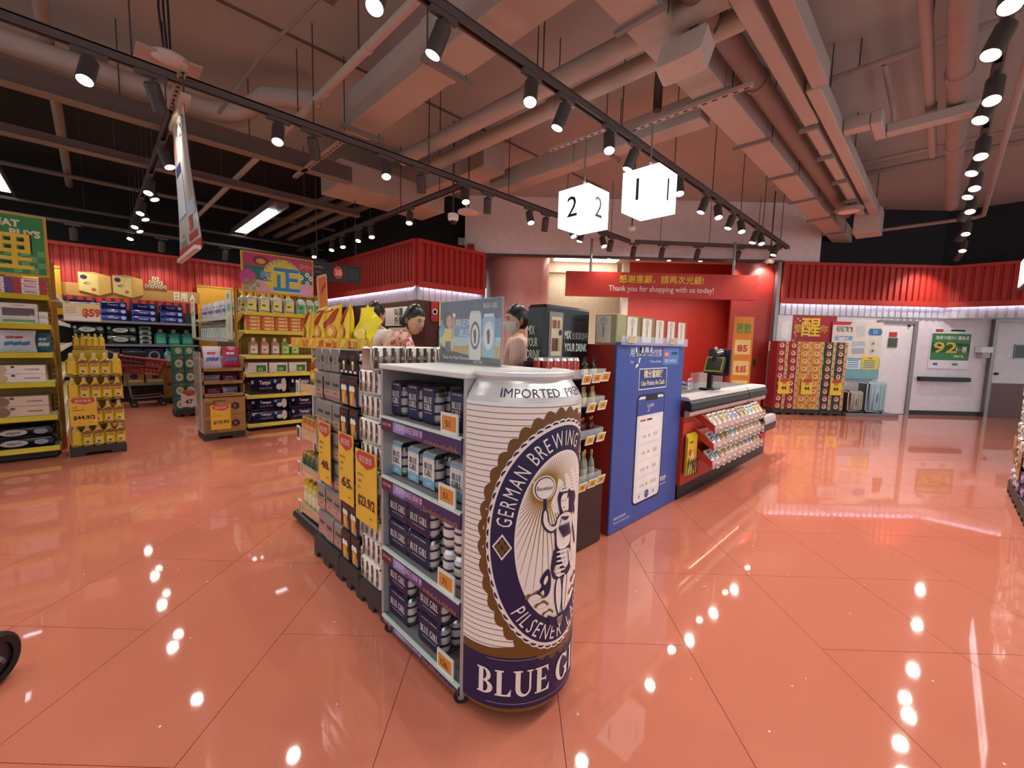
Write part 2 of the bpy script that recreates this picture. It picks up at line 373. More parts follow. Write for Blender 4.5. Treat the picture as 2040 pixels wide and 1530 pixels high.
K1, GRN, LYEL = M('1c1c1c', .6), M('1d7a45', .55), M('ecd03a', .5)
sign_on('shop_poster', 'white takeaway poster under the ribbed kiosk canopy', (4.72, 8.9, 1.62), (0,-1,0), .95, .40, PAPER, [('叫運', .6, .22, .13, K1), ('外賣', .6, .04, .13, K1)], cat='poster')
sign_on('shop_poster', 'white health poster below the takeaway poster', (4.72, 8.75, 1.28), (0,-1,0), .75, .3, PAPER, [('健康', .45, .09, .13, K1)], cat='poster')
sign_on('shop_poster', 'yellow poster with red writing beside the kiosk corner', (5.05, 7.26, 1.62), (1,0,0), .22, .52, LYEL, [('叫', .11, .36, .1, M('b02020')), ('印', .11, .21, .1, M('b02020')), ('做', .11, .06, .1, M('b02020'))], cat='poster')
sign_on('shop_poster', 'dark red poster with a round white mark by the yellow poster', (4.86, 7.27, 1.7), (1,0,0), .17, .42, M('a3262a', .5), [('o', .09, .2, .06, WHT, .06), ('o', .09, .2, .04, M('a3262a'), .04)], cat='poster')
sign_on('shop_poster', 'green poster with three lines of white writing', (5.03, 7.26, 1.05), (1,0,0), .30, .52, GRN, [('會以客來', .15, .38, .085, PAPER, .25), ('優質服務', .15, .23, .085, PAPER, .25), ('超高水準', .15, .08, .085, PAPER, .25)], cat='poster')
sign_on('shop_poster', 'narrow white price strip right of the yellow poster', (5.30, 7.26, 1.55), (1,0,0), .12, .55, PAPER, [('本店', .06, .4, .06, K1), ('特價', .06, .27, .06, K1), ('優惠', .06, .14, .06, K1)], cat='poster')
sign_on('shop_poster', 'wide white notice under the kiosk light strip', (5.47, 7.26, 1.78), (1,0,0), .45, .3, PAPER, [('歡迎', .22, .06, .1, K1)], cat='poster')
# ---- exit opening, mall beyond
FRM = M('8d8a88', .3, .8)
root = obj('door_1', None, None, UV(2.3, 9.05), kind='structure')
g = G(); uvbox(g, -.70, 5.48, 8.98, 9.06, 3.10, 3.15, M('5b4a48', .35, .6)); uvbox(g, 5.40, 5.47, 8.97, 9.07, 0, 3.12, FRM); uvbox(g, -.72, -.66, 8.97, 9.07, 0, 3.12, FRM); part('frame', g, root)
g = G()
for u in (1.9, 2.5, 3.15, 3.8): g.cyl(UV(u, 9.02, 3.099), UV(u, 9.02, 3.094), .035, M('ffe9c8', em=14, ns=True), 12)
part('downlight', g, root)
g = G(); uvbox(g, 4.55, 5.40, 9.1, 9.16, 0, 3.1, M('8c2018', .4)); uvbox(g, 4.62, 4.66, 9.09, 9.1, .95, 1.05, FRM); uvbox(g, 5.1, 5.15, 9.09, 9.1, .95, 1.1, BLK); part('sliding_panel', g, root)
g = G(); uvbox(g, -.7, 4.7, 12.3, 12.5, 0, 3.6, M('efe6cf', .7)); obj('wall_mall', g.mesh('wall_mall'), kind='structure')
g = G(); uvbox(g, 2.75, 5.6, 10.6, 10.75, 0, 3.6, M('b02c20', .45)); uvbox(g, 2.6, 2.75, 10.58, 10.78, 0, 3.6, M('cfc6be', .5)); uvbox(g, 5.45, 5.6, 9.2, 10.6, 0, 3.6, M('a8281e', .5)); obj('wall_porch', g.mesh('wall_porch'), kind='structure')
g = G(); uvbox(g, -2.5, 5.6, 9.2, 12.6, 3.35, 3.5, M('e6d6c6', .7)); uvbox(g, -2.5, 2.5, 10.8, 11.0, 3.1, 3.35, M('f0e8d8', .7)); cm_ = obj('ceiling_mall', g.mesh('ceiling_mall'), kind='structure')
for v_ in (10.2, 11.6): g = G(); uvbox(g, .9, 2.4, v_, v_+.4, 3.33, 3.349, M('fff2dc', em=7)); part('light_panel', g, None, cm_)
g = G(); cx, cy, _ = UV(.02, 10.2); g.lathe([(.74, 0), (.74, 2.45), (.735, 2.455), (.74, 2.46), (.74, 3.36)], M('dfa9a4', .3, sc=2), 40, (cx, cy, 0)); obj('column_mall', g.mesh('column_mall'), kind='structure')
# ---- doors and fittings on the right wall
MT = M('8b8380', .35, .75)
root = obj('door_2', None, None, UV(8.0, 9.05), kind='structure')
g = G(); uvbox(g, 7.62, 8.36, 9.03, 9.06, 0.01, 1.92, M('ece6ea', .5)); part('door_leaf', g, root)
g = G(); uvbox(g, 7.62, 8.36, 9.00, 9.06, 1.92, 1.98, MT); uvbox(g, 8.36, 8.44, 9.00, 9.06, 0, 1.98, MT); part('frame', g, root)
g = G(); uvbox(g, 7.86, 8.05, 9.015, 9.03, 1.42, 1.62, M('6d6a60', .4, .6)); uvbox(g, 7.88, 8.03, 9.01, 9.016, 1.44, 1.6, M('3e4a28', .15)); part('viewing_window', g, root)
g = G(); uvbox(g, 7.87, 8.03, 9.02, 9.031, 1.64, 1.74, M('b8322c', .5)); part('notice', g, root)
g = G(); uvbox(g, 8.24, 8.28, 9.0, 9.03, 1.86, 1.9, BLK); part('closer', g, root)
root = obj('door_3', None, None, UV(10.4, 9.05), kind='structure')
g = G(); uvbox(g, 10.02, 10.10, 8.99, 9.06, 0, 2.06, MT); uvbox(g, 10.10, 11.3, 8.99, 9.06, 2.0, 2.06, MT); part('frame', g, root)
g = G(); uvbox(g, 10.10, 11.3, 9.03, 9.06, .72, 2.0, M('e7e1e6', .5)); part('door_leaf', g, root)
g = G(); uvbox(g, 10.10, 11.3, 9.02, 9.06, .01, .72, M('6a4a44', .4, .3)); part('kick_plate', g, root)
g = G(); g.cyl(UV(10.2, 9.03, .92), UV(10.2, 8.99, .92), .03, BLK, 12); part('knob', g, root)
g = G(); uvbox(g, 10.52, 10.80, 9.012, 9.03, 1.25, 1.55, MT); uvbox(g, 10.54, 10.78, 9.008, 9.013, 1.27, 1.53, M('332d28', .2)); part('viewing_window', g, root)
g = G(); g.box(12.74, 13.4, -5.0, .1, 2.32, 2.38, M('5a4a48', .7)); obj('trim_6', g.mesh('trim_6'), kind='structure')
# ================================================================== CEILING SERVICES
DUCT = M('bdb2aa', .7, sc=1.5); DUCTD = M('8a8582', .6)
_rod = G(); _rod.cyl((0, 0, 0), (0, 0, 1), .006, GREYD, 6); ROD = _rod.mesh('hanger_rod')
def rods(t, pts, ztop=4.3):
    for x, y, z in pts:
        o = obj('hanger_rod', ROD, t, (x-t.location.x, y-t.location.y, z-t.location.z)); o.scale = (1, 1, ztop-z)
def duct(name, label, boxes, hang, cuffs=()):
    b0 = boxes[0]; t = thing(name, label, 'duct', ((b0[0]+b0[1])/2, (b0[2]+b0[3])/2, b0[4]))
    for b in boxes:
        gg = G(); gg.rbox(*b, .008, DUCT); part('section', gg, t)
    rods(t, hang)
    for c_ in cuffs:
        gg = G(); gg.box(*c_, DUCTD); part('bracket', gg, t)
    return t
duct('air_duct', 'large square air duct running above the yellow price posters', [(2.08, 2.42, 1.92, 3.3, 3.6, 3.98), (2.09, 2.41, 3.3, 4.9, 3.61, 3.97)],
     [(2.05, 3.15, 3.55), (2.45, 3.15, 3.55), (2.05, 4.75, 3.55), (2.45, 4.75, 3.55)], [(2.0, 2.5, 3.12, 3.17, 3.555, 3.6), (2.0, 2.5, 4.72, 4.77, 3.57, 3.61)])
segs = [(1.6+1.25*i, 1.6+1.25*(i+1)-.01, 1.55, 1.84, 3.6, 3.88) for i in range(8)]
duct('air_duct', 'long grey air duct running from above the cubes to the right wall', segs, [(1.65+1.25*i, 1.51, 3.57) for i in range(1, 8)],
     [(1.6+1.25*i-.02, 1.6+1.25*i+.02, 1.50, 1.89, 3.57, 3.6) for i in range(1, 8)])
duct('air_duct', 'flat duct crossing under the ceiling towards the lane cubes', [(4.45, 4.68, 1.9, 3.5, 3.6, 3.86), (4.45, 4.68, 3.51, 5.1, 3.6, 3.86)], [(4.42, 3.0, 3.55), (4.72, 3.0, 3.55)], [(4.4, 4.74, 2.98, 3.02, 3.57, 3.6)])
duct('cable_trunking', 'pale twin trunking nearer the long grey duct', [(3.0, 5.3, 1.07, 1.19, 3.58, 3.78), (5.31, 9.3, 1.10, 1.20, 3.58, 3.74)], [(5.3, 1.16, 3.74), (7, 1.16, 3.74), (8.6, 1.16, 3.74)], [(x, x+.04, 1.08, 1.24, 3.54, 3.575) for x in (5.3, 6.2, 7.2, 8.2)])
duct('cable_trunking', 'pale twin trunking with a forked branch under the dark ceiling', [(3.0, 4.6, .88, 1.0, 3.58, 3.76), (4.61, 9.3, .94, 1.05, 3.58, 3.74), (4.4, 4.6, .95, 1.5, 3.80, 3.93), (5.72, 5.86, .72, .935, 3.6, 3.73), (5.72, 6.19, .62, .715, 3.6, 3.73), (6.05, 6.19, -.05, .615, 3.6, 3.70)], [(5.3, 1.0, 3.76), (7, 1.0, 3.76)], ())
duct('air_duct', 'dark duct end stepping down beyond the round ceiling lamp', [(9.3, 9.75, .9, 1.25, 3.3, 3.7)], [(9.5, 1.0, 3.7)], ())
duct('air_duct', 'short wide duct box behind the two round pipes', [(3.9, 4.3, 4.6, 6.2, 3.7, 4.0)], [(4.1, 5.0, 4.0)], ())
duct('air_duct', 'far dark duct above the back aisle shelves', [(2.6, 4.4, 6.2, 6.9, 3.5, 3.85)], [(3.4, 6.5, 3.85)], ())
def pipe(name, label, pts, r, mt=None, hang=(), clamps=()):
    t = thing(name, label, 'pipe', pts[0]); gg = G(); gg.tube(pts, r, mt or DUCT, 14); part('run', gg, t)
    if hang: rods(t, hang)
    for a, b in clamps: gg = G(); gg.cyl(a, b, r*1.18, mt or DUCT, 14); part('joint', gg, t)
def arc(p, q, c, n=6):
    p, q, c = Vector(p), Vector(q), Vector(c); return [tuple(p*(1-t)**2 + c*2*t*(1-t) + q*t*t) for t in (i/n for i in range(n+1))]
pipe('ceiling_pipe', 'slim pale pipe left of the large square duct', [(1.70, 1.2, 3.62), (1.66, 5, 3.62), (1.56, 11, 3.62)], .035, None, [(1.69, 2.4, 3.62), (1.68, 3.6, 3.62), (1.66, 5, 3.62)], [((1.675, 4.3, 3.62), (1.675, 4.38, 3.62)), ((1.68, 3.4, 3.62), (1.68, 3.46, 3.62))])
pipe('ceiling_pipe', 'nearer of two thick round pipes crossing beside the square duct', [(3.15, 1.2, 3.68), (3.02, 5.2, 3.68)] , .085, None, [(3.1, 2.9, 3.68), (3.05, 4.4, 3.68)], [((3.09, 2.9, 3.68), (3.09, 3.0, 3.68))])
pipe('ceiling_pipe', 'farther of two thick round pipes crossing beside the square duct', [(3.45, 1.2, 3.68), (3.40, 5.2, 3.68)], .08, None, [(3.42, 2.9, 3.68)], [((3.42, 2.9, 3.68), (3.42, 3.0, 3.68))])
pipe('ceiling_pipe', 'thick pipe along the shaded side of the long grey duct', [(2.6, 1.4, 3.74), (9.6, 1.4, 3.74)], .09, M('8e7f7a', .7), [(5, 1.4, 3.74), (7, 1.4, 3.74)], [((4.4, 1.4, 3.74), (4.46, 1.4, 3.74))])
pipe('ceiling_pipe', 'upper of two pale pipes behind the left track', [(-2, 5.94, 3.8), (.9, 5.94, 3.8)] + arc((1.0, 5.94, 3.8), (1.5, 5.6, 4.0), (1.35, 5.9, 3.8)) + [(2.0, 5.3, 4.05)], .10)
pipe('ceiling_pipe', 'lower of two pale pipes behind the left track', [(-2, 6.2, 3.78), (1.0, 6.1, 3.78)] + arc((1.05, 6.1, 3.78), (1.45, 5.85, 3.95), (1.35, 6.1, 3.78)), .085)
pipe('sprinkler_pipe', 'thin sprinkler pipe over the back aisle', [(-2.5, 8.6, 3.8), (3.5, 8.53, 3.8)], .045, M('6c635e', .6), [(0, 8.6, 3.8), (2, 8.55, 3.8)])
pipe('sprinkler_pipe', 'slimmer pipe behind the hanging price banner', [(-2.5, 10.1, 3.8), (4.1, 10.1, 3.8)], .035, M('7c736c', .6), [(0, 10.1, 3.8), (2.5, 10.1, 3.8)])
pipe('sprinkler_pipe', 'pale pipe running lengthwise over the left aisle', [(-.17, 3.5, 3.92), (-.17, 11.2, 3.92)], .05, M('9c928a', .6), [(-.17, 6.6, 3.92), (-.17, 9, 3.92)])
pipe('sprinkler_pipe', 'farthest thin pipe across the dark back ceiling', [(-2.5, 10.9, 3.45), (4.1, 10.8, 3.45)], .03, M('5c5652', .6), [(0, 10.85, 3.45)])
for k, (x, w_) in enumerate(((2.9, 'first'), (3.2, 'second'), (3.5, 'third'))):
    pipe('ceiling_pipe', '%s pipe of the bundle over the kiosk side of the back aisle' % w_, [(x-.1, 11.0, 3.62), (x, 6.9, 3.62)] + arc((x, 6.8, 3.62), (x+.1, 6.3, 3.72), (x, 6.4, 3.62)), .06, M('7a7068', .7))
PKP = M('ab9f9a', .7)
pipe('ceiling_pipe', 'thick pipe with a collar coming in at the upper right', [(3.6, .105, 3.8), (10.4, .105, 3.8)], .085, PKP, [(5.9, .105, 3.88), (7.9, .105, 3.88)], [((5.55, .105, 3.8), (5.68, .105, 3.8)), ((7.4, .105, 3.8), (7.5, .105, 3.8))])
pipe('ceiling_pipe', 'slim pipe beside the collared pipe at the upper right', [(3.6, .30, 3.8), (7.66, .30, 3.8)], .042, PKP, [(5.2, .30, 3.84), (7.3, .30, 3.84)])
pipe('conduit', 'pale conduit dropping past the right row of spotlights', [(4.0, -.28, 3.74), (11.2, -.30, 3.74), (11.3, -.2, 3.74), (11.35, 1.5, 3.74)], .03, M('b4a8a6', .6))
pipe('conduit', 'thin conduit crossing the dark ceiling to the right track', [(5.4, 1.3, 4.02), (5.4, -.9, 4.02)], .028, PKP, [(5.4, .8, 4.04), (5.4, -.4, 4.04)])
pipe('conduit', 'short conduit running off the thin one towards the branch trunking', [(5.45, .62, 4.02), (6.6, .62, 4.02), (6.75, .62, 3.9)], .024, PKP)
pipe('conduit', 'second thin conduit across the dark ceiling', [(8.05, 1.15, 4.02), (8.05, -.8, 4.02)], .025, PKP)
pipe('conduit', 'long thin conduit low over the right corner', [(8.85, 1.2, 4.12), (8.85, -1.2, 4.12)], .035, M('9a908e', .6))
pipe('elbow_pipe', 'dark brown elbow pipe above the second lane cube', [(3.9, 2.0, 4.25), (3.95, 2.1, 4.0), (4.3, 2.3, 3.95), (4.3, 2.3, 3.75)], .045, M('4c403c', .6))
# ceiling joints and small fixtures
g = G()
for y in (2.0, 3.4, 4.8): g.box(-1, 7, y, y+.03, 4.285, 4.31, M('6e5f59', .8))
part('joint_strip', g, None, ceiling)
# ---- lighting tracks
def track(label, p0, p1, z=3.35, hang=8, slotted=False):
    a, b = Vector(p0+(z,)), Vector(p1+(z,)); d = (b-a).normalized(); n = Vector((-d.y, d.x, 0)); t = thing('lighting_track', label, 'lighting track', tuple(a))
    gg = G()
    for s_ in (-1, 1): gg.prism([(-.006, -.03), (.006, -.03), (.006, .03), (-.006, .03)], a + n*(.024*s_), n, ZUP, b-a, TRACK)
    gg.prism([(-.03, .02), (.03, .02), (.03, .035), (-.03, .035)], a, n, ZUP, b-a, TRACK); part('rail', gg, t)
    gg = G(); gg.prism([(-.016, -.012), (.016, -.012), (.016, .018), (-.016, .018)], a, n, ZUP, b-a, BLK); part('conductor', gg, t)
    L = (b-a).length; rods(t, [tuple(a + d*(L*(i+.5)/hang) + Vector((0, 0, .03))) for i in range(hang)])
    if slotted:
        gg = G(); gg.prism([(.05, .03), (.10, .03), (.10, .07), (.05, .07)], a, n, ZUP, b-a, M('a58a80', .6)); c_ = part('channel', gg, t)
        gg = G(); k = int(L/.09)
        for i in range(k):
            q = a + d*(L*(i+.5)/k) + n*.075 + Vector((0, 0, .0295)); gg.add([q-d*.025-n*.008, q+d*.025-n*.008, q+d*.025+n*.008, q-d*.025+n*.008], [(0, 1, 2, 3)], BLK)
        part('slots', gg, t, c_, kind='stuff')
    return t
track('long grey lighting track above the checkout, passing lane cube one', (-2.6, 2.34), (10.05, 2.36), hang=11)
track('grey slotted lighting track from the upper left to the exit', (-3.0, 4.5), (7.6, 4.5), slotted=True)
track('short lighting track in front of the exit wall', (7.68, 4.42), (9.95, 2.46), hang=3)
track('lighting track down the aisle with the red trolley', (.62, 5.2), (.62, 12.0), hang=10)
track('lighting track running past the security camera towards the back', (3.55, 4.60), (3.55, 10.9), hang=6)
track('lighting track at the upper right of the picture', (-2.0, -.1), (12.4, -.1), hang=7)
def beam(label, x0, x1, y, z, hgt):
    t = thing('steel_channel', label, 'steel channel', (x0, y, z)); gg = G(); gg.box(x0, x1, y, y+.06, z, z+hgt, M('6a5a55', .6)); gg.box(x0, x1, y-.04, y+.1, z-.01, z, M('8f7f76', .6)); part('web', gg, t)
    rods(t, [(x0+.6+1.1*i, y+.03, z+hgt) for i in range(int((x1-x0)/1.1))])
beam('deep brown cable channel behind the slotted left track', -2.5, 2.6, 5.8, 3.41, .20)
beam('shallow cable channel beyond the deep brown one', -2.5, 3.4, 7.3, 3.43, .10)
# ---- track spotlights
SPB, LENS = M('4b4644', .45), M('fff4e2', .5, em=40.0, ns=True)
LENSW = M('ffd9a0', .5, em=30.0, ns=True)
def spot_proto(lens):
    g = G(); g.cyl((0, 0, 0), (0, 0, -.19), .052, SPB, 18, caps=False); g.cyl((0, 0, .0), (0, 0, .012), .052, SPB, 18, .04); g.add([(0, 0, .0)], [], SPB)
    g.lathe([(.052, -.19), (.046, -.19), (.046, -.182)], SPB, 18, cap0=False, cap1=False)
    l = G(); l.disc((0, 0, -.184), (1, 0, 0), (0, -1, 0), .046, .046, lens, 18)
    return g.mesh('lamp_body'), l.mesh('lens')
SPM, SPMW, SPOFF = spot_proto(LENS), spot_proto(LENSW), spot_proto(M('3a3836', .3))
ad = G(); ad.rbox(-.10, .10, -.022, .022, -.035, 0, .004, TRACK); ad.cyl((0, 0, -.035), (0, 0, -.075), .012, TRACK, 8); ADM = ad.mesh('adapter')
lamp_data = {}
def lamp(key, w, size, colr):
    if key not in lamp_data:
        d = bpy.data.lights.new('spot_lamp', 'SPOT'); d.energy = w; d.spot_size = size; d.spot_blend = .6; d.shadow_soft_size = .05; d.color = colr; lamp_data[key] = d
    return lamp_data[key]
def spotlight(x, y, aim, label, group, on=True, z=3.32, along=0.0, warm=False, w=1.0):
    "hangs under a track at (x, y); aim = horizontal tilt (dx, dy) per metre of drop"
    t = thing('track_spotlight', label, 'spotlight', (x, y, z), 0, group)
    obj('adapter', ADM, t, rot=(0, 0, along))
    d = Vector((aim[0], aim[1], -1)).normalized(); q = Vector((0, 0, -1)).rotation_difference(d)
    b, l = (SPM if not warm else SPMW) if on else SPOFF
    body = obj('lamp_body', b, t, (0, 0, -.075)); body.rotation_mode = 'QUATERNION'; body.rotation_quaternion = q
    obj('lens', l, body)
    if on:
        lo = bpy.data.objects.new('spot_lamp', lamp(('w' if warm else 'n', w), SPOT_W*w, 1.75, (1, .86, .68) if warm else (1, .93, .85))); COL.objects.link(lo)
        lo.parent = body; lo.location = (0, 0, -.20)
a = 0.0
for k, x in enumerate((1.22, 1.64, 2.44, 2.85, 3.5, 3.96, 4.98, 5.8, 6.2, 6.8, 7.15, 7.95, 8.15, 9.2)):
    s_ = -1 if k % 2 else 1
    spotlight(x, 2.34, ((-.35, -.28), (-.30, .22))[k % 2], '%s spotlight along the long track over the checkout, counted from the nearest end' % ORD[k], 'spotlights over the checkout', along=0, w=.85 if k < 7 else 1.9)
for k, (x, on, ww) in enumerate(((-1.6, 1, 0), (.08, 1, 0), (.42, 0, 0), (1.32, 1, 0), (1.62, 0, 0), (2.4, 1, 0), (2.85, 0, 0), (3.5, 1, 1), (3.9, 0, 0), (4.72, 1, 0), (5.1, 0, 0), (5.75, 1, 0), (6.05, 1, 0), (6.65, 1, 0), (6.95, 0, 0))):
    spotlight(x, 4.5, ((-.25, .1), (-.2, -.45))[k % 2] if on else (.35, .45), '%s spotlight along the slotted left track, counted from the near end%s' % (ORD[k], '' if on else ', turned away'), 'spotlights on the slotted track', warm=bool(ww))
for k, (x, y) in enumerate(((7.65, 4.42), (8.1, 4.05), (8.66, 3.58), (9.3, 3.03), (9.85, 2.56))):
    spotlight(x, y, (.40, .40), '%s spotlight turned from the viewer before the exit, counted from the kiosk' % ORD[k], 'spotlights before the exit', along=-PI/4, w=2.4)
for k, y in enumerate((6.0, 7.3, 7.55, 8.6, 8.95, 9.75, 10.05, 11.0, 11.7)):
    spotlight(.62, y, ((.3, -.35), (-.2, -.45))[k % 2], '%s spotlight over the trolley aisle, counted from the banner' % ORD[k], 'spotlights over the trolley aisle', along=PI/2)
for k, y in enumerate((5.9, 7.2, 7.65, 8.4, 8.85, 9.9)):
    spotlight(3.55, y, ((-.3, -.35), (-.1, -.45))[k % 2], '%s spotlight on the track past the security camera' % ORD[k], 'spotlights past the camera', along=PI/2, warm=(k == 0))
for k, x in enumerate((2.8, 3.5, 3.95, 4.65, 4.95, 5.85, 6.3, 6.9, 7.2, 7.95, 8.3, 9.35, 9.75, 10.8, 11.7)):
    spotlight(x, -.1, (((-.4, .30), (-.5, .05))[k % 2] if k < 10 or k % 2 else (.45, .5)), '%s spotlight in the row at the upper right, counted from the near end' % ORD[k], 'spotlights in the right row', along=0, w=1.0 if k < 5 else 1.9)
for k, (x, y) in enumerate(((-.55, 10.3), (-.15, 10.35), (1.0, 10.4), (2.0, 10.4))):
    spotlight(x, y, (0, .5), '%s spotlight washing the red ribbed back wall, from the left' % ORD[k], 'spotlights before the back wall', z=3.1, along=0)
t = thing('lighting_track', 'lighting track before the red ribbed back wall', 'lighting track', (-2.5, 10.35, 3.1)); g = G(); g.box(-2.5, 4.0, 10.32, 10.42, 3.1, 3.14, TRACK); part('rail', g, t); rods(t, [(-1.6, 10.37, 3.14), (1.5, 10.37, 3.14), (3.5, 10.37, 3.14)])
for k, (x, y) in enumerate(((-1.2, 2.34), (-.4, 2.34), (.35, 2.34), (-1.2, -.1), (0.0, -.1), (1.2, -.1), (2.0, -.1))):
    spotlight(x, y, (.1, .05), '%s spotlight overhead behind the viewer, outside the picture' % ORD[k], 'spotlights overhead', along=0, w=.8)
# ---- linear fluorescent fittings
for lab, x, y0, y1 in (('linear ceiling light over the detergent gondola', 2.32, 8.4, 12.2), ('linear ceiling light over the green sign gondola', -.92, 8.0, 12.4)):
    y1 = min(y1, 10.7)
    t = thing('linear_light', lab, 'ceiling light', (x, y0, 3.5)); g = G(); g.box(x-.12, x+.12, y0-.5, y1+.1, 3.52, 3.58, M('6f6a66', .5)); g.box(x-.13, x-.11, y0-.5, y1+.1, 3.47, 3.54, M('6f6a66', .5)); g.box(x+.11, x+.13, y0-.5, y1+.1, 3.47, 3.54, M('6f6a66', .5)); part('housing', g, t)
    n = 3
    for i in range(n):
        g = G(); w_ = (y1-y0)/n; g.box(x-.095, x+.095, y0+w_*i+.03, y0+w_*(i+1)-.03, 3.495, 3.52, M('eef4ff', em=7)); part('diffuser', g, t)
    rods(t, [(x, y0+.3, 3.58), (x, y1-.2, 3.58)])
# ---- lane number cubes
CUBE = M('f3f8ff', .5, em=1.05); NUM = M('141416', .5)
def cube(x, y, z, n, lab):
    s = .185; t = thing('lane_cube', lab, 'sign', (x, y, z)); g = G(); g.rbox(x-s, x+s, y-s, y+s, z-s, z+s, .006, CUBE); part('lightbox', g, t)
    for o_, a_ in (((x-s-.003, y+(.02 if n == '1' else 0), z-.10), (0, -1, 0)), ((x, y-s-.003, z-.10), (1, 0, 0)), ((x+s+.003, y, z-.10), (0, 1, 0)), ((x, y+s+.003, z-.10), (-1, 0, 0))):
        g = G(); g.text(n, o_, a_, ZUP, .20, NUM); part('numeral', g, t)
    g = G(); g.cyl((x, y, z+s), (x, y, 3.40), .008, STEEL, 8); g.cyl((x, y, z+s), (x, y, z+s+.1), .014, M('e8e4e0', .4), 8); part('rod', g, t)
    return t
cube(3.86, 2.10, 2.76, '1', 'glowing white cube with the number 1 over the checkout lane')
cube(3.66, 2.72, 2.68, '2', 'glowing white cube with the number 2 behind cube one')
def strut(lab, x, y0, y1, z):
    t = thing('slotted_strut', lab, 'strut', (x, y0, z)); g = G(); g.box(x-.025, x+.025, y0, y1, z, z+.03, M('b7a49c', .6)); part('bar', g, t)
    g = G(); n = int((y1-y0)/.08)
    for i in range(n): yy = y0+(y1-y0)*(i+.5)/n; g.box(x-.01, x+.01, yy-.02, yy+.02, z-.001, z+.002, BLK)
    part('slots', g, t, kind='stuff')
strut('pale slotted strut carrying lane cube one', 3.86, 1.25, 2.33, 3.40)
strut('pale slotted strut carrying lane cube two', 3.66, 2.35, 3.2, 3.40)
strut('slotted strut between the left track and the square duct', 2.0, 4.55, 6.2, 3.40)
# ---- loudspeaker, cameras, detectors, ceiling lamp, projector plate
t = thing('loudspeaker', 'pale boxy loudspeaker hung beside the long grey duct', 'loudspeaker', (3.15, 1.5, 3.3))
g = G(); g.prism([(-.165, -.13), (-.17, .08), (-.14, .12), (.14, .12), (.17, .08), (.165, -.13), (.12, -.15), (-.12, -.15)], (3.10, 1.50, 3.46), (0, -1, 0), (.45, 0, .89), (.14, 0, -.07), M('d2c4ba', .6)); part('cabinet', g, t)
g = G(); g.tube([(3.20, 1.31, 3.5), (3.24, 1.29, 3.6), (3.26, 1.28, 4.3)], .009, GREYD); part('bracket', g, t)
g = G(); g.tube([(3.25, 1.52, 3.52), (3.28, 1.52, 3.7), (3.28, 1.52, 4.3)], .007, GREYD); part('bracket', g, t)
def dome(x, y, z, lab, top=4.3):
    t = thing('security_camera', lab, 'camera', (x, y, z)); g = G(); g.lathe([(.055, 0), (.075, .03), (.075, .09), (.06, .10)], M('eeeae4', .4), 16, (x, y, z)); part('housing', g, t)
    g = G(); g.lathe([(.0, -.05), (.03, -.042), (.045, -.02), (.05, 0)], M('2a2624', .15), 14, (x, y, z)); part('dome', g, t)
    g = G(); g.cyl((x, y, z+.1), (x, y, top), .012, GREYD, 8); part('drop_rod', g, t)
dome(3.66, 4.95, 2.98, 'white dome security camera hanging beside the flat disc lamp')
dome(9.35, 2.48, 2.95, 'small white dome camera at the end of the long track')
t = thing('disc_lamp', 'round flat ceiling lamp above the right trunking', 'ceiling light', (8.4, 1.2, 3.45)); g = G(); g.lathe([(.14, 0), (.19, .02), (.19, .05), (.06, .07)], M('9b8b86', .5), 24, (8.4, 1.2, 3.45)); part('housing', g, t); g = G(); g.disc((8.4, 1.2, 3.449), (1, 0, 0), (0, -1, 0), .14, .14, M('e8dcd2', .5), 24); part('diffuser', g, t); g = G(); g.cyl((8.4, 1.2, 3.52), (8.4, 1.2, 3.579), .01, GREYD); part('rod', g, t)
t = thing('disc_lamp', 'pale flat disc beside the dome camera', 'access point', (3.85, 4.85, 3.1)); g = G(); g.lathe([(.10, 0), (.15, .01), (.15, .035), (.05, .05)], M('d6cdc4', .5), 20, (3.85, 4.85, 3.1)); part('housing', g, t); g = G(); g.cyl((3.85, 4.85, 3.15), (3.85, 4.85, 4.3), .008, GREYD); part('rod', g, t)
def smoke(x, y, z, lab):
    t = thing('smoke_detector', lab, 'smoke detector', (x, y, z)); g = G(); g.lathe([(.02, -.03), (.03, -.02), (.05, -.01), (.055, .02), (.03, .035)], M('e8dcd4', .5), 14, (x, y, z)); part('head', g, t); g = G(); g.cyl((x, y, z+.03), (x, y, 4.3), .01, GREYD, 8); part('rod', g, t)
smoke(5.45, 3.2, 2.94, 'small smoke detector hanging below lane cube one')
t = thing('hanging_plate', 'pale square plate with a white dome on black cables', 'access point', (.55, 4.9, 3.62)); g = G(); g.box(.36, .80, 4.75, 5.0, 3.62, 3.64, M('cbb0a6', .6)); part('plate', g, t); g = G(); g.ball((.58, 4.82, 3.64), .14, .10, .05, M('e6dad2', .5)); part('dome', g, t); g = G()
for dx in (-.02, .0, .02): g.tube([(.57+dx, 4.85, 3.66), (.55+dx*1.6, 4.8, 4.0), (.55+dx, 4.75, 4.3)], .009, BLK, 6)
part('cables', g, t)
t = thing('fire_bell', 'small red alarm box on the pinkish wall by the dark void', 'alarm', UV(-.98, 8.98, 3.2)); g = G(); uvbox(g, -1.04, -.9, 8.92, 9.0, 3.2, 3.32, RED); part('box', g, t); g = G(); g.lathe([(.0, -.03), (.03, -.02), (.03, .0)], WHT, 10, UV(-.97, 8.95, 3.2)); part('lamp', g, t)
t = thing('junction_box', 'grey junction box with a diagonal strut on the ceiling', 'junction box', (1.5, 4.0, 4.2)); g = G(); g.box(1.4, 1.62, 3.75, 3.95, 4.16, 4.292, M('7c6f69', .7)); part('box', g, t); g = G(); g.tube([(1.5, 3.9, 4.16), (1.2, 4.4, 3.8), (.95, 5.0, 3.4)], .016, M('8f817a', .7), 8); part('strut', g, t)
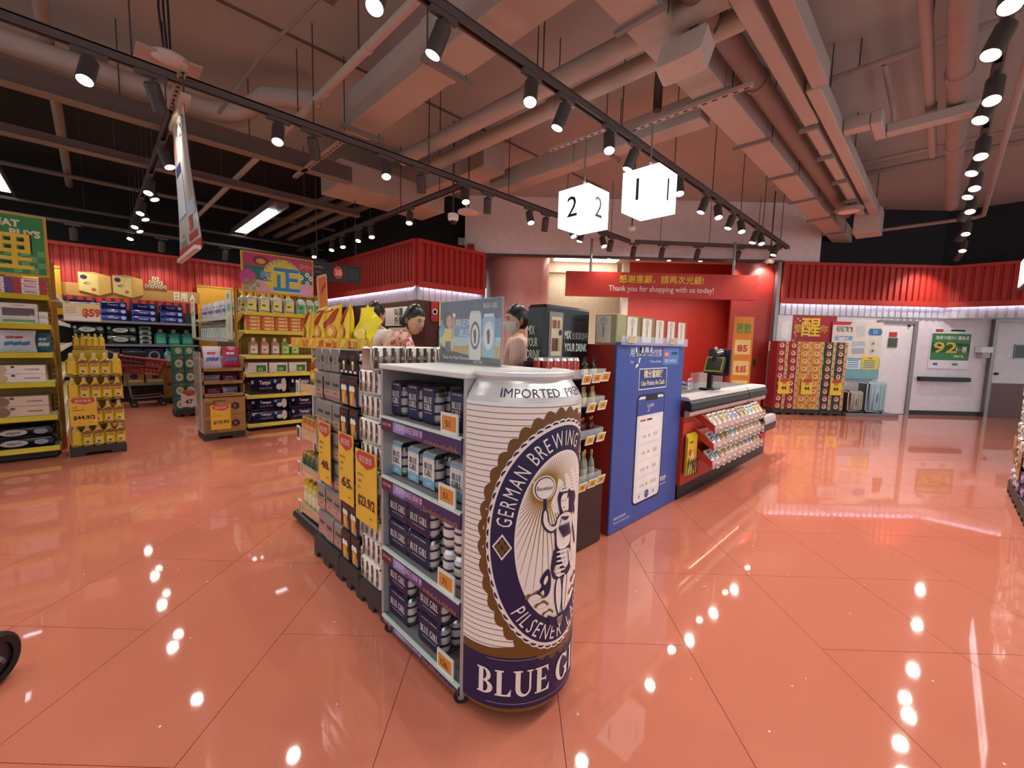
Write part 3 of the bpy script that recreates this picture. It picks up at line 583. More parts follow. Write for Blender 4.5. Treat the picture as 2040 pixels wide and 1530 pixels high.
# ================================================================== BEER ISLAND
INK, GOLD, CREAM = M('1d1a48', .4), M('6e4a1e', .4), M('f1e8e2', .38, no=.02)
CX, CY, CR, CTH = 1.106, 1.09, .236, math.radians(-92.0)
t = thing('beer_display_stand', 'giant beer can display stand with shelves of blue and white packs', 'display stand', (1.10, 1.39, 0))
STAND = t
GREYP, GREYI = M('b4b4b6', .35, .4), M('7e7c80', .5)
g = G(); g.box(.875, 1.335, 1.672, 1.69, .05, 1.195, GREYP); part('side_panel', g, t)
g = G(); g.box(.875, 1.335, 1.095, 1.113, .04, 1.195, GREYP); part('side_panel', g, t)
g = G(); g.box(1.32, 1.335, 1.113, 1.672, .04, 1.195, GREYI); part('back_panel', g, t)
g = G(); g.rbox(.868, 1.34, 1.09, 1.695, 1.178, 1.2, .004, M('dcdedd', .4, .15)); part('top_panel', g, t)
LEDGE = M('cfe8e2', .3)
for k, z in enumerate((.975, .712, .387, .068)):
    g = G(); g.box(.88, 1.32, 1.113, 1.672, z-.02, z, GREYI); sh = part('shelf', g, t)
    lo_ = .058 if k < 3 else .034
    g = G(); g.box(.868, .88, 1.113, 1.672, z-lo_, z, M('3f2c5e', .35)); lip = part('price_strip', g, t)
    g = G(); g.box(.8665, .88, 1.113, 1.672, z-.006, z+.004, LEDGE); part('edge', g, t, lip)
    g = G()
    g.quad((.8672, 1.672, z-lo_+.005), (0, -1, 0), ZUP, .10, lo_-.016, M('5c2238', .4)); g.quad((.8672, 1.572, z-lo_+.005), (0, -1, 0), ZUP, .09, lo_-.016, M('8f8fd0', .4)); g.quad((.8672, 1.482, z-lo_+.005), (0, -1, 0), ZUP, .13, lo_-.016, M('6a4a86', .4))
    zz_ = z
    for i in range(22): y = 1.34-i*.0098; g.quad((.8668, y, z-lo_+.003), (0, -1, 0), ZUP, .004, .008+.012*random.random(), M('c88a4a', .5))
    fn = lambda a, b, z=z, lo_=lo_: (.8668, 1.622-a, z-lo_*.6+b); serif(g, 'BLUE GIRL', .012, M('e8c8c0', .5), fn, asp=.9)
    g.text('德國啤酒純正滋味 醇', (.8668, 1.45, z-lo_*.66), (0, -1, 0), ZUP, lo_*.34, M('e8d2e8', .5), w=.2)
    part('print', g, t, lip)
def wheel(t, x, y, r, th, rz, z=None, fork=True):
    z = z or r; d = Vector((math.cos(rz), math.sin(rz), 0))
    g = G(); g.cyl(Vector((x, y, z))-d*th/2, Vector((x, y, z))+d*th/2, r, M('19181a', .5), 20); w = part('caster', g, t)
    g = G(); g.cyl(Vector((x, y, z))-d*(th/2+.002), Vector((x, y, z))+d*(th/2+.002), r*.45, M('8a8a8a', .4), 14); part('hub', g, t, w)
    if fork:
        g = G()
        for s_ in (-1, 1):
            q = Vector((x, y, z))+d*(s_*(th/2+.006)); g.cyl(q, (q.x, q.y, z+r+.012), .006, M('2a2a2c', .4), 6)
        g.cb(x, y, z+r+.014, .04, .04, .01, M('2a2a2c', .4)); part('fork', g, t, w)
for x, y in ((.888, 1.12), (.888, 1.63), (1.30, 1.64)): wheel(t, x, y, .026, .02, .9, fork=False)
# the can
def CF(e): return lambda a, z: (CX+(CR+e)*math.cos(CTH+a/CR), CY+(CR+e)*math.sin(CTH+a/CR), z)
g = G(); n = 64
SILVC = M('dfe0e0', .34, .45)
g.lathe([(.185, .03), (.20, .032), (.222, .045), (.236, .075)], M('7a5a2c', .4), n, (CX, CY, 0), a0=-PI, a1=0.0); g.lathe([(.236, .075), (.236, 1.105)], CREAM, n, (CX, CY, 0), False, False, a0=-PI, a1=0.0)
g.lathe([(.236, 1.105), (.2355, 1.112), (.228, 1.13), (.212, 1.155), (.2, 1.172), (.196, 1.18), (.2, 1.186), (.207, 1.194), (.207, 1.206), (.2, 1.208), (.192, 1.203), (.0, 1.203)], SILVC, n, (CX, CY, 0), False, a0=-PI, a1=0.0)
can = part('can_body', g, t, label='white and gold oversized beer can')
g = G(); fn = CF(.0005)
def arcband(g, fn, a0, a1, z0, z1, m, k=40):
    vs = []; 
    for i in range(k+1): a = a0+(a1-a0)*i/k; vs += [fn(a, z0), fn(a, z1)]
    g.add(vs, [(2*i, 2*i+2, 2*i+3, 2*i+1) for i in range(k)], m)
HALF = CR*math.radians(87.5)
for i in range(43):
    z = .292+i*.0192
    arcband(g, fn, -HALF, HALF, z, z+.0022, GOLD)
part('gold_lines', g, t, can, kind='stuff')
def ell(g, fn, zc, i, o, m, nn=144, steps=4, sc=0.0, ns=0):
    "ring between ellipses i and o (half width, half height); sc = scallop depth"
    vs = []
    for s_ in range(steps+1):
        for k in range(nn):
            a = 2*PI*k/nn; f = s_/steps; w = 1+(sc*abs(math.sin(ns*a/2)) if s_ == steps else 0)
            vs.append(fn((i[0]+(o[0]-i[0])*f)*math.cos(a)*w, zc+(i[1]+(o[1]-i[1])*f)*math.sin(a)*w))
    g.add(vs, [(s_*nn+k, s_*nn+(k+1) % nn, (s_+1)*nn+(k+1) % nn, (s_+1)*nn+k) for s_ in range(steps) for k in range(nn)], m)
ZC = .66
g = G(); f1 = CF(.0010); ell(g, f1, ZC, (.1, .2), (.29, .42), GOLD, 240, 6, .045, 40); part('gold_scallop', g, t, can)
g = G(); arcband(g, f1, -.36, .36, .255, .285, GOLD); f11 = CF(.0011)
vs = [f11(-.30+.60*i/24, z) for i in range(25) for z in (.27, .27+.055*(abs(i-12)/12.0)**.6*0+.05*(1-abs(i-12)/14.0))]
g.add(vs, [(2*i, 2*i+2, 2*i+3, 2*i+1) for i in range(24)], GOLD); part('gold_band', g, t, can)
g = G(); ell(g, CF(.0015), ZC, (.2, .3), (.268, .395), CREAM, 240, 3, .012, 56); part('white_rim', g, t, can)
g = G(); f2 = CF(.0018)
for k in range(56):
    a = 2*PI*(k+.5)/56; x, z = .262*math.cos(a), ZC+.387*math.sin(a); ta = a+PI/2
    pts = [f2(x+.013*math.cos(ta)*c_-.008*math.cos(a)*s_*-1, z+.013*math.sin(ta)*c_+.008*math.sin(a)*s_) for c_, s_ in ((-1, 0), (1, 0), (.7, .7), (0, 1), (-.7, .7))]
    g.add(pts, [(0, 1, 2, 3, 4)], INK)
part('scallop_dots', g, t, can, kind='stuff')
g = G(); ell(g, CF(.0020), ZC, (.16, .27), (.255, .376), INK, 160, 5); part('navy_ring', g, t, can)
g = G(); ell(g, CF(.0024), ZC, (.0, .0), (.175, .292), CREAM, 120, 8); part('white_oval', g, t, can)
# ring lettering
f3 = CF(.0038); g = G()
def ring_text(g, s, a_mid, flip, h=.052, step=None):
    rx, rz_ = .214, .334
    if flip: rx, rz_ = .218, .338
    L = [glyphs(c)[3]-glyphs(c)[2] if c != ' ' else .28 for c in s]; gap = .13; k = h/.7; cn = .60; L = [l*cn for l in L]; tot = sum(L)+gap*(len(s)-1)
    def sp(a): return math.hypot(rx*math.sin(a), rz_*math.cos(a))
    a = a_mid; half = tot*k/2; sgn = 1 if flip else -1
    st = 0.0; a = a_mid
    while st < half: a -= sgn*.004; st += .004*sp(a)
    for c, w in zip(s, L):
        st = 0.0
        while st < w*k/2: a += sgn*.002; st += .002*sp(a)
        if c != ' ':
            vs, fs, x0, x1 = glyphs(c); px, pz = rx*math.cos(a), ZC+rz_*math.sin(a)
            tx, tz = -rx*math.sin(a)*sgn, rz_*math.cos(a)*sgn; l = math.hypot(tx, tz); tx, tz = tx/l, tz/l; nx, nz = -tz, tx
            g.add([f3(px+tx*(x-(x0+x1)/2)*k*cn+nx*(y-.35)*k, pz+tz*(x-(x0+x1)/2)*k*cn+nz*(y-.35)*k) for x, y in vs], fs, CREAM)
        st = 0.0
        while st < (w/2+gap)*k: a += sgn*.002; st += .002*sp(a)
ring_text(g, 'GERMAN BREWING TRADITION', math.radians(90), False)
part('ring_lettering', g, t, can); g = G(); ring_text(g, 'PILSENER LAGER', math.radians(270), True)
part('ring_lettering', g, t, can)
for s_ in (-1, 1):
    g = G(); x = .214*s_; z = ZC-.02
    g.add([f3(x-.033, z), f3(x, z-.045), f3(x+.033, z), f3(x, z+.045)], [(0, 1, 2, 3)], CREAM); f4 = CF(.0044)
    g.add([f4(x-.026, z), f4(x, z-.036), f4(x+.026, z), f4(x, z+.036)], [(0, 1, 2, 3)], INK); f5 = CF(.0050)
    for dx, dz in ((-.012, .0), (.012, 0), (0, .017), (0, -.017)): g.add([f5(x+dx+.009*math.cos(2*PI*i/8), z+dz+.012*math.sin(2*PI*i/8)) for i in range(8)], [tuple(range(8))], GOLD)
    part('diamond', g, t, can)
# rays from the torch globe, then the figure
f4 = CF(.0029); g = G(); TX, TZ = -.078, .835
for k in range(72):
    a = 2*PI*k/72; 
    # length until the oval border
    r_ = .04
    while ((TX+r_*math.cos(a))/.168)**2+((TZ-ZC+r_*math.sin(a))/.283)**2 < 1 and r_ < .36: r_ += .004
    p0, p1 = (TX+.042*math.cos(a), TZ+.042*math.sin(a)), (TX+r_*math.cos(a), TZ+r_*math.sin(a)); nx, nz = -math.sin(a)*.0022, math.cos(a)*.0022
    if r_ > .05:
        m_ = 4; vs = []
        for i in range(m_+1): q = i/m_; X_, Z_ = p0[0]+(p1[0]-p0[0])*q, p0[1]+(p1[1]-p0[1])*q; w = 1-.75*q; vs += [f4(X_-nx*w, Z_-nz*w), f4(X_+nx*w, Z_+nz*w)]
        g.add(vs, [(2*i, 2*i+2, 2*i+3, 2*i+1) for i in range(m_)], M('9a7428', .4))
part('rays', g, t, can, kind='stuff')
g = G(); f6, f7, f8 = CF(.0040), CF(.0052), CF(.0064)
def dsk(x, z, rx, rz_, m, fn, n=20): g.add([fn(x+rx*math.cos(2*PI*i/n), z+rz_*math.sin(2*PI*i/n)) for i in range(n)], [tuple(range(n))], m)
def pol(pts, m, fn=None): g.add([(fn or f7)(x, z) for x, z in pts], [tuple(range(len(pts)))], m)
dsk(TX, TZ, .036, .038, INK, f6); dsk(TX, TZ, .033, .035, CREAM, f7); g.text('Excelsior', None, None, None, .012, INK, fn=lambda a, b: f8(TX+a, TZ-.005+b), w=.058, bold=.01)
def blob(pts, m, fn, sm=2):
    for _ in range(sm):
        q = []
        for i in range(len(pts)):
            a, b = pts[i], pts[(i+1) % len(pts)]; q += [(a[0]*.75+b[0]*.25, a[1]*.75+b[1]*.25), (a[0]*.25+b[0]*.75, a[1]*.25+b[1]*.75)]
        pts = q
    pol(pts, m, fn)
# raised arm with torch handle
pol([(-.083, .80), (-.071, .80), (-.068, .73), (-.08, .73)], INK, f6)
blob([(-.085, .765), (-.066, .765), (-.06, .715), (-.04, .70), (-.005, .735), (-.005, .705), (-.04, .672), (-.075, .69), (-.09, .725)], INK, f6)
blob([(-.08, .76), (-.07, .76), (-.064, .715), (-.04, .694), (-.01, .722), (-.012, .712), (-.042, .68), (-.07, .697), (-.083, .725)], CREAM, f7)
# hair, head, crown
blob([(-.03, .80), (-.01, .825), (.025, .82), (.045, .80), (.07, .80), (.085, .77), (.07, .75), (.085, .72), (.06, .70), (.05, .73), (.025, .70), (-.01, .72), (-.02, .76)], INK, f6)
blob([(-.012, .80), (.012, .805), (.018, .775), (.01, .745), (-.004, .745), (-.014, .77)], CREAM, f7)
pol([(-.016, .812), (.026, .808), (.032, .835), (.02, .82), (.012, .84), (.004, .822), (-.006, .84), (-.01, .822), (-.022, .835)], CREAM, f6); pol([(-.016, .806), (.026, .803), (.026, .808), (-.016, .812)], INK, f7)
for x in (-.006, .008): dsk(x, .78, .003, .002, INK, f8, 8)
pol([(-.003, .757), (.008, .757), (.004, .753)], INK, f8)
# torso, dress
blob([(-.03, .735), (.04, .735), (.06, .70), (.05, .64), (.045, .61), (-.02, .61), (-.028, .66)], CREAM, f7)
blob([(-.032, .74), (.045, .74), (.066, .70), (.055, .63), (.055, .60), (-.03, .60), (-.034, .66)], INK, f6)
for k in range(5): pol([(-.02+.012*k, .69), (-.013+.012*k, .70), (.012+.009*k, .655), (.008+.009*k, .647)], INK, f8)
blob([(-.035, .625), (.05, .625), (.07, .56), (.065, .52), (.03, .50), (-.03, .505), (-.048, .545), (-.042, .59)], INK, f6)
for k in range(6): blob([(-.025, .61-.016*k), (.03-.002*k, .605-.017*k), (.03-.002*k, .598-.017*k), (-.025, .603-.016*k)], CREAM, f8, 1)
for k in range(3): blob([(.035+.008*k, .60), (.04+.008*k, .60), (.058+.002*k, .53), (.052+.002*k, .53)], CREAM, f8, 1)
blob([(-.05, .56), (-.07, .55), (-.09, .52), (-.075, .50), (-.10, .48), (-.08, .455), (-.05, .46), (-.04, .50)], INK, f6); blob([(-.06, .54), (-.075, .52), (-.07, .50), (-.055, .52)], CREAM, f8); blob([(-.07, .49), (-.085, .48), (-.07, .465)], CREAM, f8)
# right arm, legs
blob([(.05, .735), (.07, .72), (.085, .66), (.10, .60), (.09, .595), (.07, .65), (.052, .70)], INK, f6); blob([(.053, .728), (.068, .715), (.08, .66), (.093, .605), (.075, .65), (.056, .70)], CREAM, f7)
for x0, x1 in ((-.022, -.002), (.012, .02)):
    blob([(x0-.004, .51), (x0+.03, .51), (x1+.016, .44), (x1+.008, .375), (x1-.008, .375), (x0-.006, .44)], INK, f6); blob([(x0+.002, .51), (x0+.022, .51), (x1+.010, .44), (x1+.003, .38), (x1-.004, .38), (x0, .44)], CREAM, f7)
# eagle/shield at the feet, clouds
blob([(-.06, .40), (-.02, .37), (0, .385), (.03, .37), (.08, .41), (.05, .36), (.02, .335), (-.01, .33), (-.04, .35)], INK, f8); pol([(-.012, .37), (.014, .37), (.012, .345), (.001, .332), (-.01, .345)], CREAM, CF(.0074))
for k in range(3): pol([(-.009+.008*k, .37), (-.005+.008*k, .37), (-.005+.008*k, .342), (-.009+.008*k, .342)], INK, CF(.0082))
for cx_, cz_, s_ in ((-.10, .47, 1), (-.075, .435, .8), (.10, .47, 1), (.08, .43, .8), (-.05, .40, .7)):
    blob([(cx_-.04*s_, cz_-.012*s_), (cx_-.03*s_, cz_+.012*s_), (cx_-.01*s_, cz_+.008*s_), (cx_+.005*s_, cz_+.022*s_), (cx_+.025*s_, cz_+.006*s_), (cx_+.04*s_, cz_-.012*s_)], M('8a6426', .4), f6); blob([(cx_-.028*s_, cz_-.012*s_), (cx_-.02*s_, cz_+.002*s_), (cx_+.005*s_, cz_+.010*s_), (cx_+.028*s_, cz_-.012*s_)], CREAM, f7)
part('emblem_figure', g, t, can, label='navy figure holding up a torch')
g = G(); fb = CF(.0008); arcband(g, fb, -HALF, HALF, .072, .262, INK); fb2 = CF(.0014)
for z in (.245, .088): arcband(g, fb2, -.26, .26, z, z+.003, M('8a7a88', .4))
part('navy_band', g, t, can)
for s_, a_ in (('BLUE', -.160), ('GIRL', .124)): g = G(); serif(g, s_, .092, CREAM, lambda a, b: CF(.0030)(a+a_, .118+b), asp=.91); part('name_lettering', g, t, can)
def neck_fn(a, b):
    z = 1.13+b; r_ = .228+(.212-.228)*b/.025+.0015; th = CTH+a/.222; return (CX+r_*math.cos(th), CY+r_*math.sin(th), z)
for s_, a_ in (('IMPORTED', -.118), ('PREMIUM', .118)): g = G(); g.text(s_, None, None, None, .027, INK, fn=lambda a, b: neck_fn(a+a_, b), w=.205); part('neck_lettering', g, t, can)
# price tags on the stand
def shelf_tag(t, o, ax, w, h, txt, face=None, tilt=0.0, frame=None):
    o, ax = Vector(o), Vector(ax); nr = ax.cross(Vector(ZUP)); up = (Vector(ZUP)-nr*tilt).normalized()
    g = G(); g.prism([(-w/2, 0), (w/2, 0), (w/2, h), (-w/2, h)], o, ax, up, -nr*.006, frame or M('e9e6dc', .4)); p = part('price_tag', g, t)
    g = G(); q = o+nr*.001; g.poly([(-w*.4, h*.18), (w*.4, h*.18), (w*.4, h*.86), (-w*.4, h*.86)], q, ax, up, face or M('d98a3a', .5)); (g.text(txt, q+nr*.001+up*(h*.35), ax, up, h*.3, K1) if txt else None); part('display', g, t, p)
for z, y, s_ in ((.975, 1.19, '51.'), (.712, 1.20, '51.'), (.387, 1.20, '71.'), (.068, 1.20, '126.')): shelf_tag(t, (.872, y, z+.002), (0, -1, 0), .10, .075, s_)
# ---- beer packs
def can_mesh(body, rim=SILV, r=.032, h=.122, text=None):
    g = G(); g.lathe([(r*.75, 0), (r*.95, .006), (r, .014), (r, h-.018), (r*.82, h-.004), (r*.84, h)], [rim, rim, body, rim, rim], 16)
    return g
def wrap(g, w, d, h, m, top=None, rr=.018, x0=None):
    "carton sleeve open at the two ends"
    prof = []
    for cx_, cz_, a0 in ((-d/2+rr, rr, 180), (d/2-rr, rr, 270), (d/2-rr, h-rr, 0), (-d/2+rr, h-rr, 90)):
        for i in range(5): a = math.radians(a0+i*22.5); prof.append((cx_+rr*math.cos(a), cz_+rr*math.sin(a)))
    k = len(prof); vs = [(-w/2, y, z) for y, z in prof]+[(w/2, y, z) for y, z in prof]
    g.add(vs, [(i, (i+1) % k, k+(i+1) % k, k+i) for i in range(k)], m, True)
    vi = [(-w/2+.002, y*.97, .002+z*.98) for y, z in prof]+[(w/2-.002, y*.97, .002+z*.98) for y, z in prof]
    g.add(vi, [((i+1) % k, i, k+i, k+(i+1) % k) for i in range(k)], M('8d8078', .8))
FX, FZ = (1, 0, 0), ZUP
def pack_front(two, base, band, ink, w, h, d, light=False):
    g = G(); fn = lambda a, b: (a, -d/2-.0012, b)
    g.quad((-w/2, -d/2-.0006, h*.86), FX, FZ, w, h*.10, band); g.text('A CAN I DRINK', (0, -d/2-.0012, h*.885), FX, FZ, .007, WHT, w=w*.7)
    if two:
        serif(g, 'BLUE', .024, ink, lambda a, b: (a, -d/2-.0012, h*.56+b), asp=.74); serif(g, 'GIRL', .024, ink, lambda a, b: (a, -d/2-.0012, h*.37+b), asp=.74)
    else:
        serif(g, 'BLUE GIRL', .030, ink, lambda a, b: (a, -d/2-.0012, h*.42+b), asp=.62)
    g.quad((-w*.3, -d/2-.001, h*.30), FX, FZ, w*.6, .0015, ink)
    if light:
        g.quad((-w/2, -d/2-.0006, 0.012), FX, FZ, w, h*.2, band); g.text('Light', (0, -d/2-.0012, h*.14), FX, FZ, .016, WHT, shear=.3)
    return g
CANB = can_mesh(M('e6dedb', .35)); lb = CANB; lb.lathe([(.0325, .035), (.0325, .085)], M('3a3560', .4), 16, cap0=False, cap1=False); lb.lathe([(.0328, .046), (.0328, .075)], CREAM, 16, cap0=False, cap1=False); CANM = CANB.mesh('can')
def pk(name, two, base, band, ink, w, h, d, ys, light=False):
    g = G(); wrap(g, w, d, h, base); kids = [('print', pack_front(two, base, band, ink, w, h, d, light).mesh('print'), ())]
    me = G(); p = (name, g.mesh(name), kids); return p, ys
NVP = M('1e1b46', .4)
PK_N = pk('beer_pack', True, NVP, NVP, WHT, .082, .15, .135, (-.034, .034)); PK_W = pk('beer_pack', True, M('e9e6e2', .45), M('6fb2d8', .4), INK, .082, .15, .135, (-.034, .034), True)
PK_6 = pk('beer_carton', False, NVP, M('23204e', .4), WHT, .155, .127, .2, (-.066, 0, .066))
def put_pack(P, x, y, z, label, group, side=.032, rz=-PI/2):
    o = inst(P[0], (x, y, z), rz, label, 'beer pack', group)
    w = .082 if P is not PK_6 else .155
    for yy in P[1]: obj('can', CANM, o, (w/2-.031, yy, .004))
    return o
Wd = ['beside the far panel', 'second from the far panel', 'third from the far panel', 'nearest the giant can']
for k, y in enumerate((1.636, 1.50, 1.388, 1.205)):
    put_pack(PK_N, .985, y, .976, 'navy beer pack on the top shelf of the can stand, %s' % Wd[k], 'navy beer packs on the top shelf')
    put_pack(PK_W, .985, y-.004, .713, 'white and sky blue beer pack on the second shelf, %s' % Wd[k], 'white beer packs on the second shelf')
for k, y in enumerate((1.59, 1.425)):
    for r_ in range(2): put_pack(PK_6, 1.0, y, .388+.128*r_, 'navy beer carton on the third shelf, %s, %s column' % (('lower', 'upper')[r_], ('far', 'near')[k]), 'beer cartons on the third shelf')
for k, y in enumerate((1.59, 1.345)):
    for r_ in range(2): put_pack(PK_6, 1.0, y, .069+.128*r_, 'navy beer carton on the bottom shelf, %s, %s column' % (('lower', 'upper')[r_], ('far', 'near')[k]), 'beer cartons on the bottom shelf')
pc = proto('beer_can', None, ('can_shell', CANM, ()))
for k, (y, z) in enumerate(((1.27, .388), (1.20, .388), (1.27, .516), (1.20, .516))):
    o = inst(pc, (.95, y, z), 0, 'single white beer can beside the third shelf cartons, %s %s' % (('lower', 'upper')[k//2], ('far one', 'near one')[k % 2]), 'beer can', 'loose beer cans')
# ---- acrylic stand with beer advert on top
t = thing('advert_stand', 'clear acrylic stand with a beer advert on the can display', 'advert stand', (1.2, 1.5, 1.2))
g = G(); g.box(1.197, 1.2, 1.28, 1.72, 1.2, 1.49, clear_plastic()); g.box(1.206, 1.209, 1.28, 1.72, 1.2, 1.49, clear_plastic()); g.box(1.17, 1.25, 1.28, 1.72, 1.2, 1.203, clear_plastic()); part('acrylic', g, t)
g = G(); g.box(1.2005, 1.2055, 1.285, 1.715, 1.203, 1.488, M('2c3a58', .4)); sheet = part('sheet', g, t)
g = G(); O = Vector((1.2, 1.715, 1.203)); AX = Vector((0, -1, 0))
def PQ(pts, m, e=.0): g.add([O+AX*a+Vector((-e, 0, b)) for a, b in pts], [tuple(range(len(pts)))], m)
PQ([(0, 0), (.43, 0), (.43, .285), (0, .285)], M('30476e', .4), .0002); PQ([(0, .1), (.43, .1), (.43, .2), (0, .2)], M('6d9ac4', .4), .0004); PQ([(0, .06), (.43, .06), (.43, .12), (0, .12)], M('b9cfdc', .4), .0006)
PQ([(0, .05), (.43, .03), (.43, .085), (.3, .09), (.15, .08), (0, .09)], M('c9a352', .5), .0008)
for k in range(40): x = .14+.29*random.random(); PQ([(x, .04), (x+.003, .04), (x+.004, .075+.02*random.random())], M('e0c070', .5), .001)
PQ([(0, 0), (.43, 0), (.43, .03), (.25, .035), (.1, .055), (0, .08)], M('23242e', .4), .0012)
g.text('Taste the Real Moment', O+AX*.125+Vector((-.0016, 0, .018)), AX, ZUP, .016, WHT, w=.21, shear=.1)
serif(g, 'BLUE GIRL', .02, WHT, lambda a, b: O+AX*(.365+a)+Vector((-.0016, 0, .245+b)), asp=.7)
g.text('純正啤酒', O+AX*.20+Vector((-.0016, 0, .17)), AX, ZUP, .028, WHT, shear=.2); g.text('真正享受', O+AX*.22+Vector((-.0016, 0, .125)), AX, ZUP, .026, M('e6f2ff', .5), shear=.2)
# drinker figure in the advert (hair, face, shirt, dungarees, glass)
def PD(x, z, rx, rz_, m, e): g.add([O+AX*(x+rx*math.cos(2*PI*i/16))+Vector((-e, 0, z+rz_*math.sin(2*PI*i/16))) for i in range(16)], [tuple(range(16))], m)
PQ([(.02, .05), (.10, .05), (.11, .13), (.09, .16), (.04, .16), (.02, .12)], M('e6cf66', .5), .0012); PQ([(.04, .05), (.09, .05), (.085, .10), (.045, .10)], M('34507a', .5), .0014); PD(.06, .20, .038, .042, M('2a1a16', .5), .0013); PD(.072, .192, .022, .03, M('d9a47e', .5), .0015); PQ([(.085, .11), (.10, .11), (.115, .16), (.105, .20), (.095, .2), (.1, .16)], M('d9a47e', .5), .0015); PQ([(.098, .17), (.115, .165), (.12, .225), (.10, .225)], M('d8952e', .4), .0016); PQ([(.098, .215), (.121, .212), (.121, .228), (.1, .23)], WHT, .0017)
for x, z0, z1, c_, rc in ((.265, .02, .235, M('e9e6e4', .35), M('2a2a55', .4)), (.355, .035, .22, M('8cc0e0', .35), M('e9e6e4', .4))):
    PQ([(x-.036, z0), (x+.036, z0), (x+.04, z0+.01), (x+.04, z1-.02), (x+.03, z1), (x-.03, z1), (x-.04, z1-.02), (x-.04, z0+.01)], c_, .0018); PQ([(x-.03, z1-.012), (x+.03, z1-.012), (x+.03, z1), (x-.03, z1)], SILV, .002)
    PD(x, (z0+z1)/2, .033, .062, rc, .002); PD(x, (z0+z1)/2, .024, .048, M('f0ebe6', .4), .0022); PQ([(x-.006, (z0+z1)/2-.035), (x+.006, (z0+z1)/2-.035), (x+.01, (z0+z1)/2), (x+.004, (z0+z1)/2+.03), (x-.012, (z0+z1)/2+.02)], INK, .0024)
serif(g, 'BLUE GIRL', .012, WHT, lambda a, b: O+AX*(.29+a)+Vector((-.0024, 0, .006+b)), asp=.8)
part('print', g, t, sheet)
# ---- stacks of beer beside the stand
def dolly(x0, x1, y0, y1, h, lab, face='x'):
    t = thing('pallet_base', lab, 'pallet', ((x0+x1)/2, (y0+y1)/2, 0)); PB = M('3a3638', .6)
    def side(L): return [(0, 0), (L*.12, 0), (L*.16, h*.3), (L*.36, h*.3), (L*.40, 0), (L*.60, 0), (L*.64, h*.3), (L*.84, h*.3), (L*.88, 0), (L, 0), (L, h*.85), (L-.01, h), (.01, h), (0, h*.85)]
    g = G(); g.prism(side(y1-y0), (x0, y0, 0), (0, 1, 0), ZUP, (.02, 0, 0), PB); g.prism(side(y1-y0), (x1-.02, y0, 0), (0, 1, 0), ZUP, (.02, 0, 0), PB)
    g.prism(side(x1-x0-.04), (x0+.02, y0, 0), (1, 0, 0), ZUP, (0, .02, 0), PB); g.prism(side(x1-x0-.04), (x0+.02, y1-.02, 0), (1, 0, 0), ZUP, (0, .02, 0), PB)
    part('skirt', g, t); g = G(); g.box(x0+.02, x1-.02, y0+.02, y1-.02, h-.03, h, PB); part('deck', g, t)
    return t
dolly(.89, 1.05, 2.20, 2.56, .13, 'black pallet base under the silver beer packs'); dolly(.89, 1.05, 1.96, 2.195, .13, 'black pallet base under the dark draft beer packs'); dolly(.89, 1.34, 1.70, 1.955, .115, 'black pallet base under the white beer packs')
SLV, DRK = M('a8a4a2', .32, .55), M('241c1a', .4)
g = G(); wrap(g, .112, .13, .163, SLV, rr=.022); q = G(); q.text('Asahi', (.0, -.0662, .088), FX, FZ, .022, K1, bold=.01); q.quad((-.056, -.0656, .03), FX, FZ, .112, .035, M('c9a79c', .35, .4)); q.text('SUPER', (0, -.0662, .045), FX, FZ, .009, K1)
PG = ('beer_pack', g.mesh('beer_pack'), [('print', q.mesh('print'), ())])
g = G(); wrap(g, .104, .13, .163, DRK, rr=.022); q = G(); q.text('DRAFT', (0, -.0662, .125), FX, FZ, .017, M('b03a30', .5), w=.07)
q.poly([(-.026, .01), (.016, .01), (.024, .085), (-.03, .085)], (0, -.0658, 0), FX, FZ, M('cf8a2a', .35)); q.poly([(-.018, .02), (.0, .02), (.004, .075), (-.022, .075)], (0, -.066, 0), FX, FZ, M('e6b352', .35)); q.poly([(-.032, .082), (.026, .082), (.028, .098), (.014, .112), (-.004, .106), (-.02, .114), (-.034, .1)], (0, -.0662, 0), FX, FZ, WHT); q.poly([(.018, .01), (.04, .01), (.034, .05), (.02, .06)], (0, -.066, 0), FX, FZ, M('8088b0', .4))
PD_ = ('beer_pack', g.mesh('beer_pack'), [('print', q.mesh('print'), ())])
CANS = can_mesh(M('c4c6c8', .3, .7)); CANSM = CANS.mesh('can')
RW = ['top', 'second', 'third', 'fourth', 'fifth', 'bottom']
for r_ in range(6):
    z = 1.126-.1655*(r_+1)
    for k, y in enumerate((2.475, 2.36, 2.245)):
        o = inst(PG, (.968+.004*((r_+k) % 2), y, z), -PI/2+random.uniform(-.03, .03), 'silver beer pack, %s upright row, %s column from the snack rack' % (RW[r_], ORD[k]), 'beer pack', 'silver beer packs'); obj('can', CANSM, o, (.025, -.03, .004), ); obj('can', CANSM, o, (.025, .033, .004))
    for k, y in enumerate((2.135, 2.03)):
        o = inst(PD_, (.968-.004*((r_+k) % 2), y, z), -PI/2+random.uniform(-.03, .03), 'dark draft beer pack, %s upright row, %s column' % (RW[r_], ('far', 'near')[k]), 'beer pack', 'dark draft beer packs'); obj('can', CANSM, o, (.021, -.03, .004)); obj('can', CANSM, o, (.021, .033, .004))
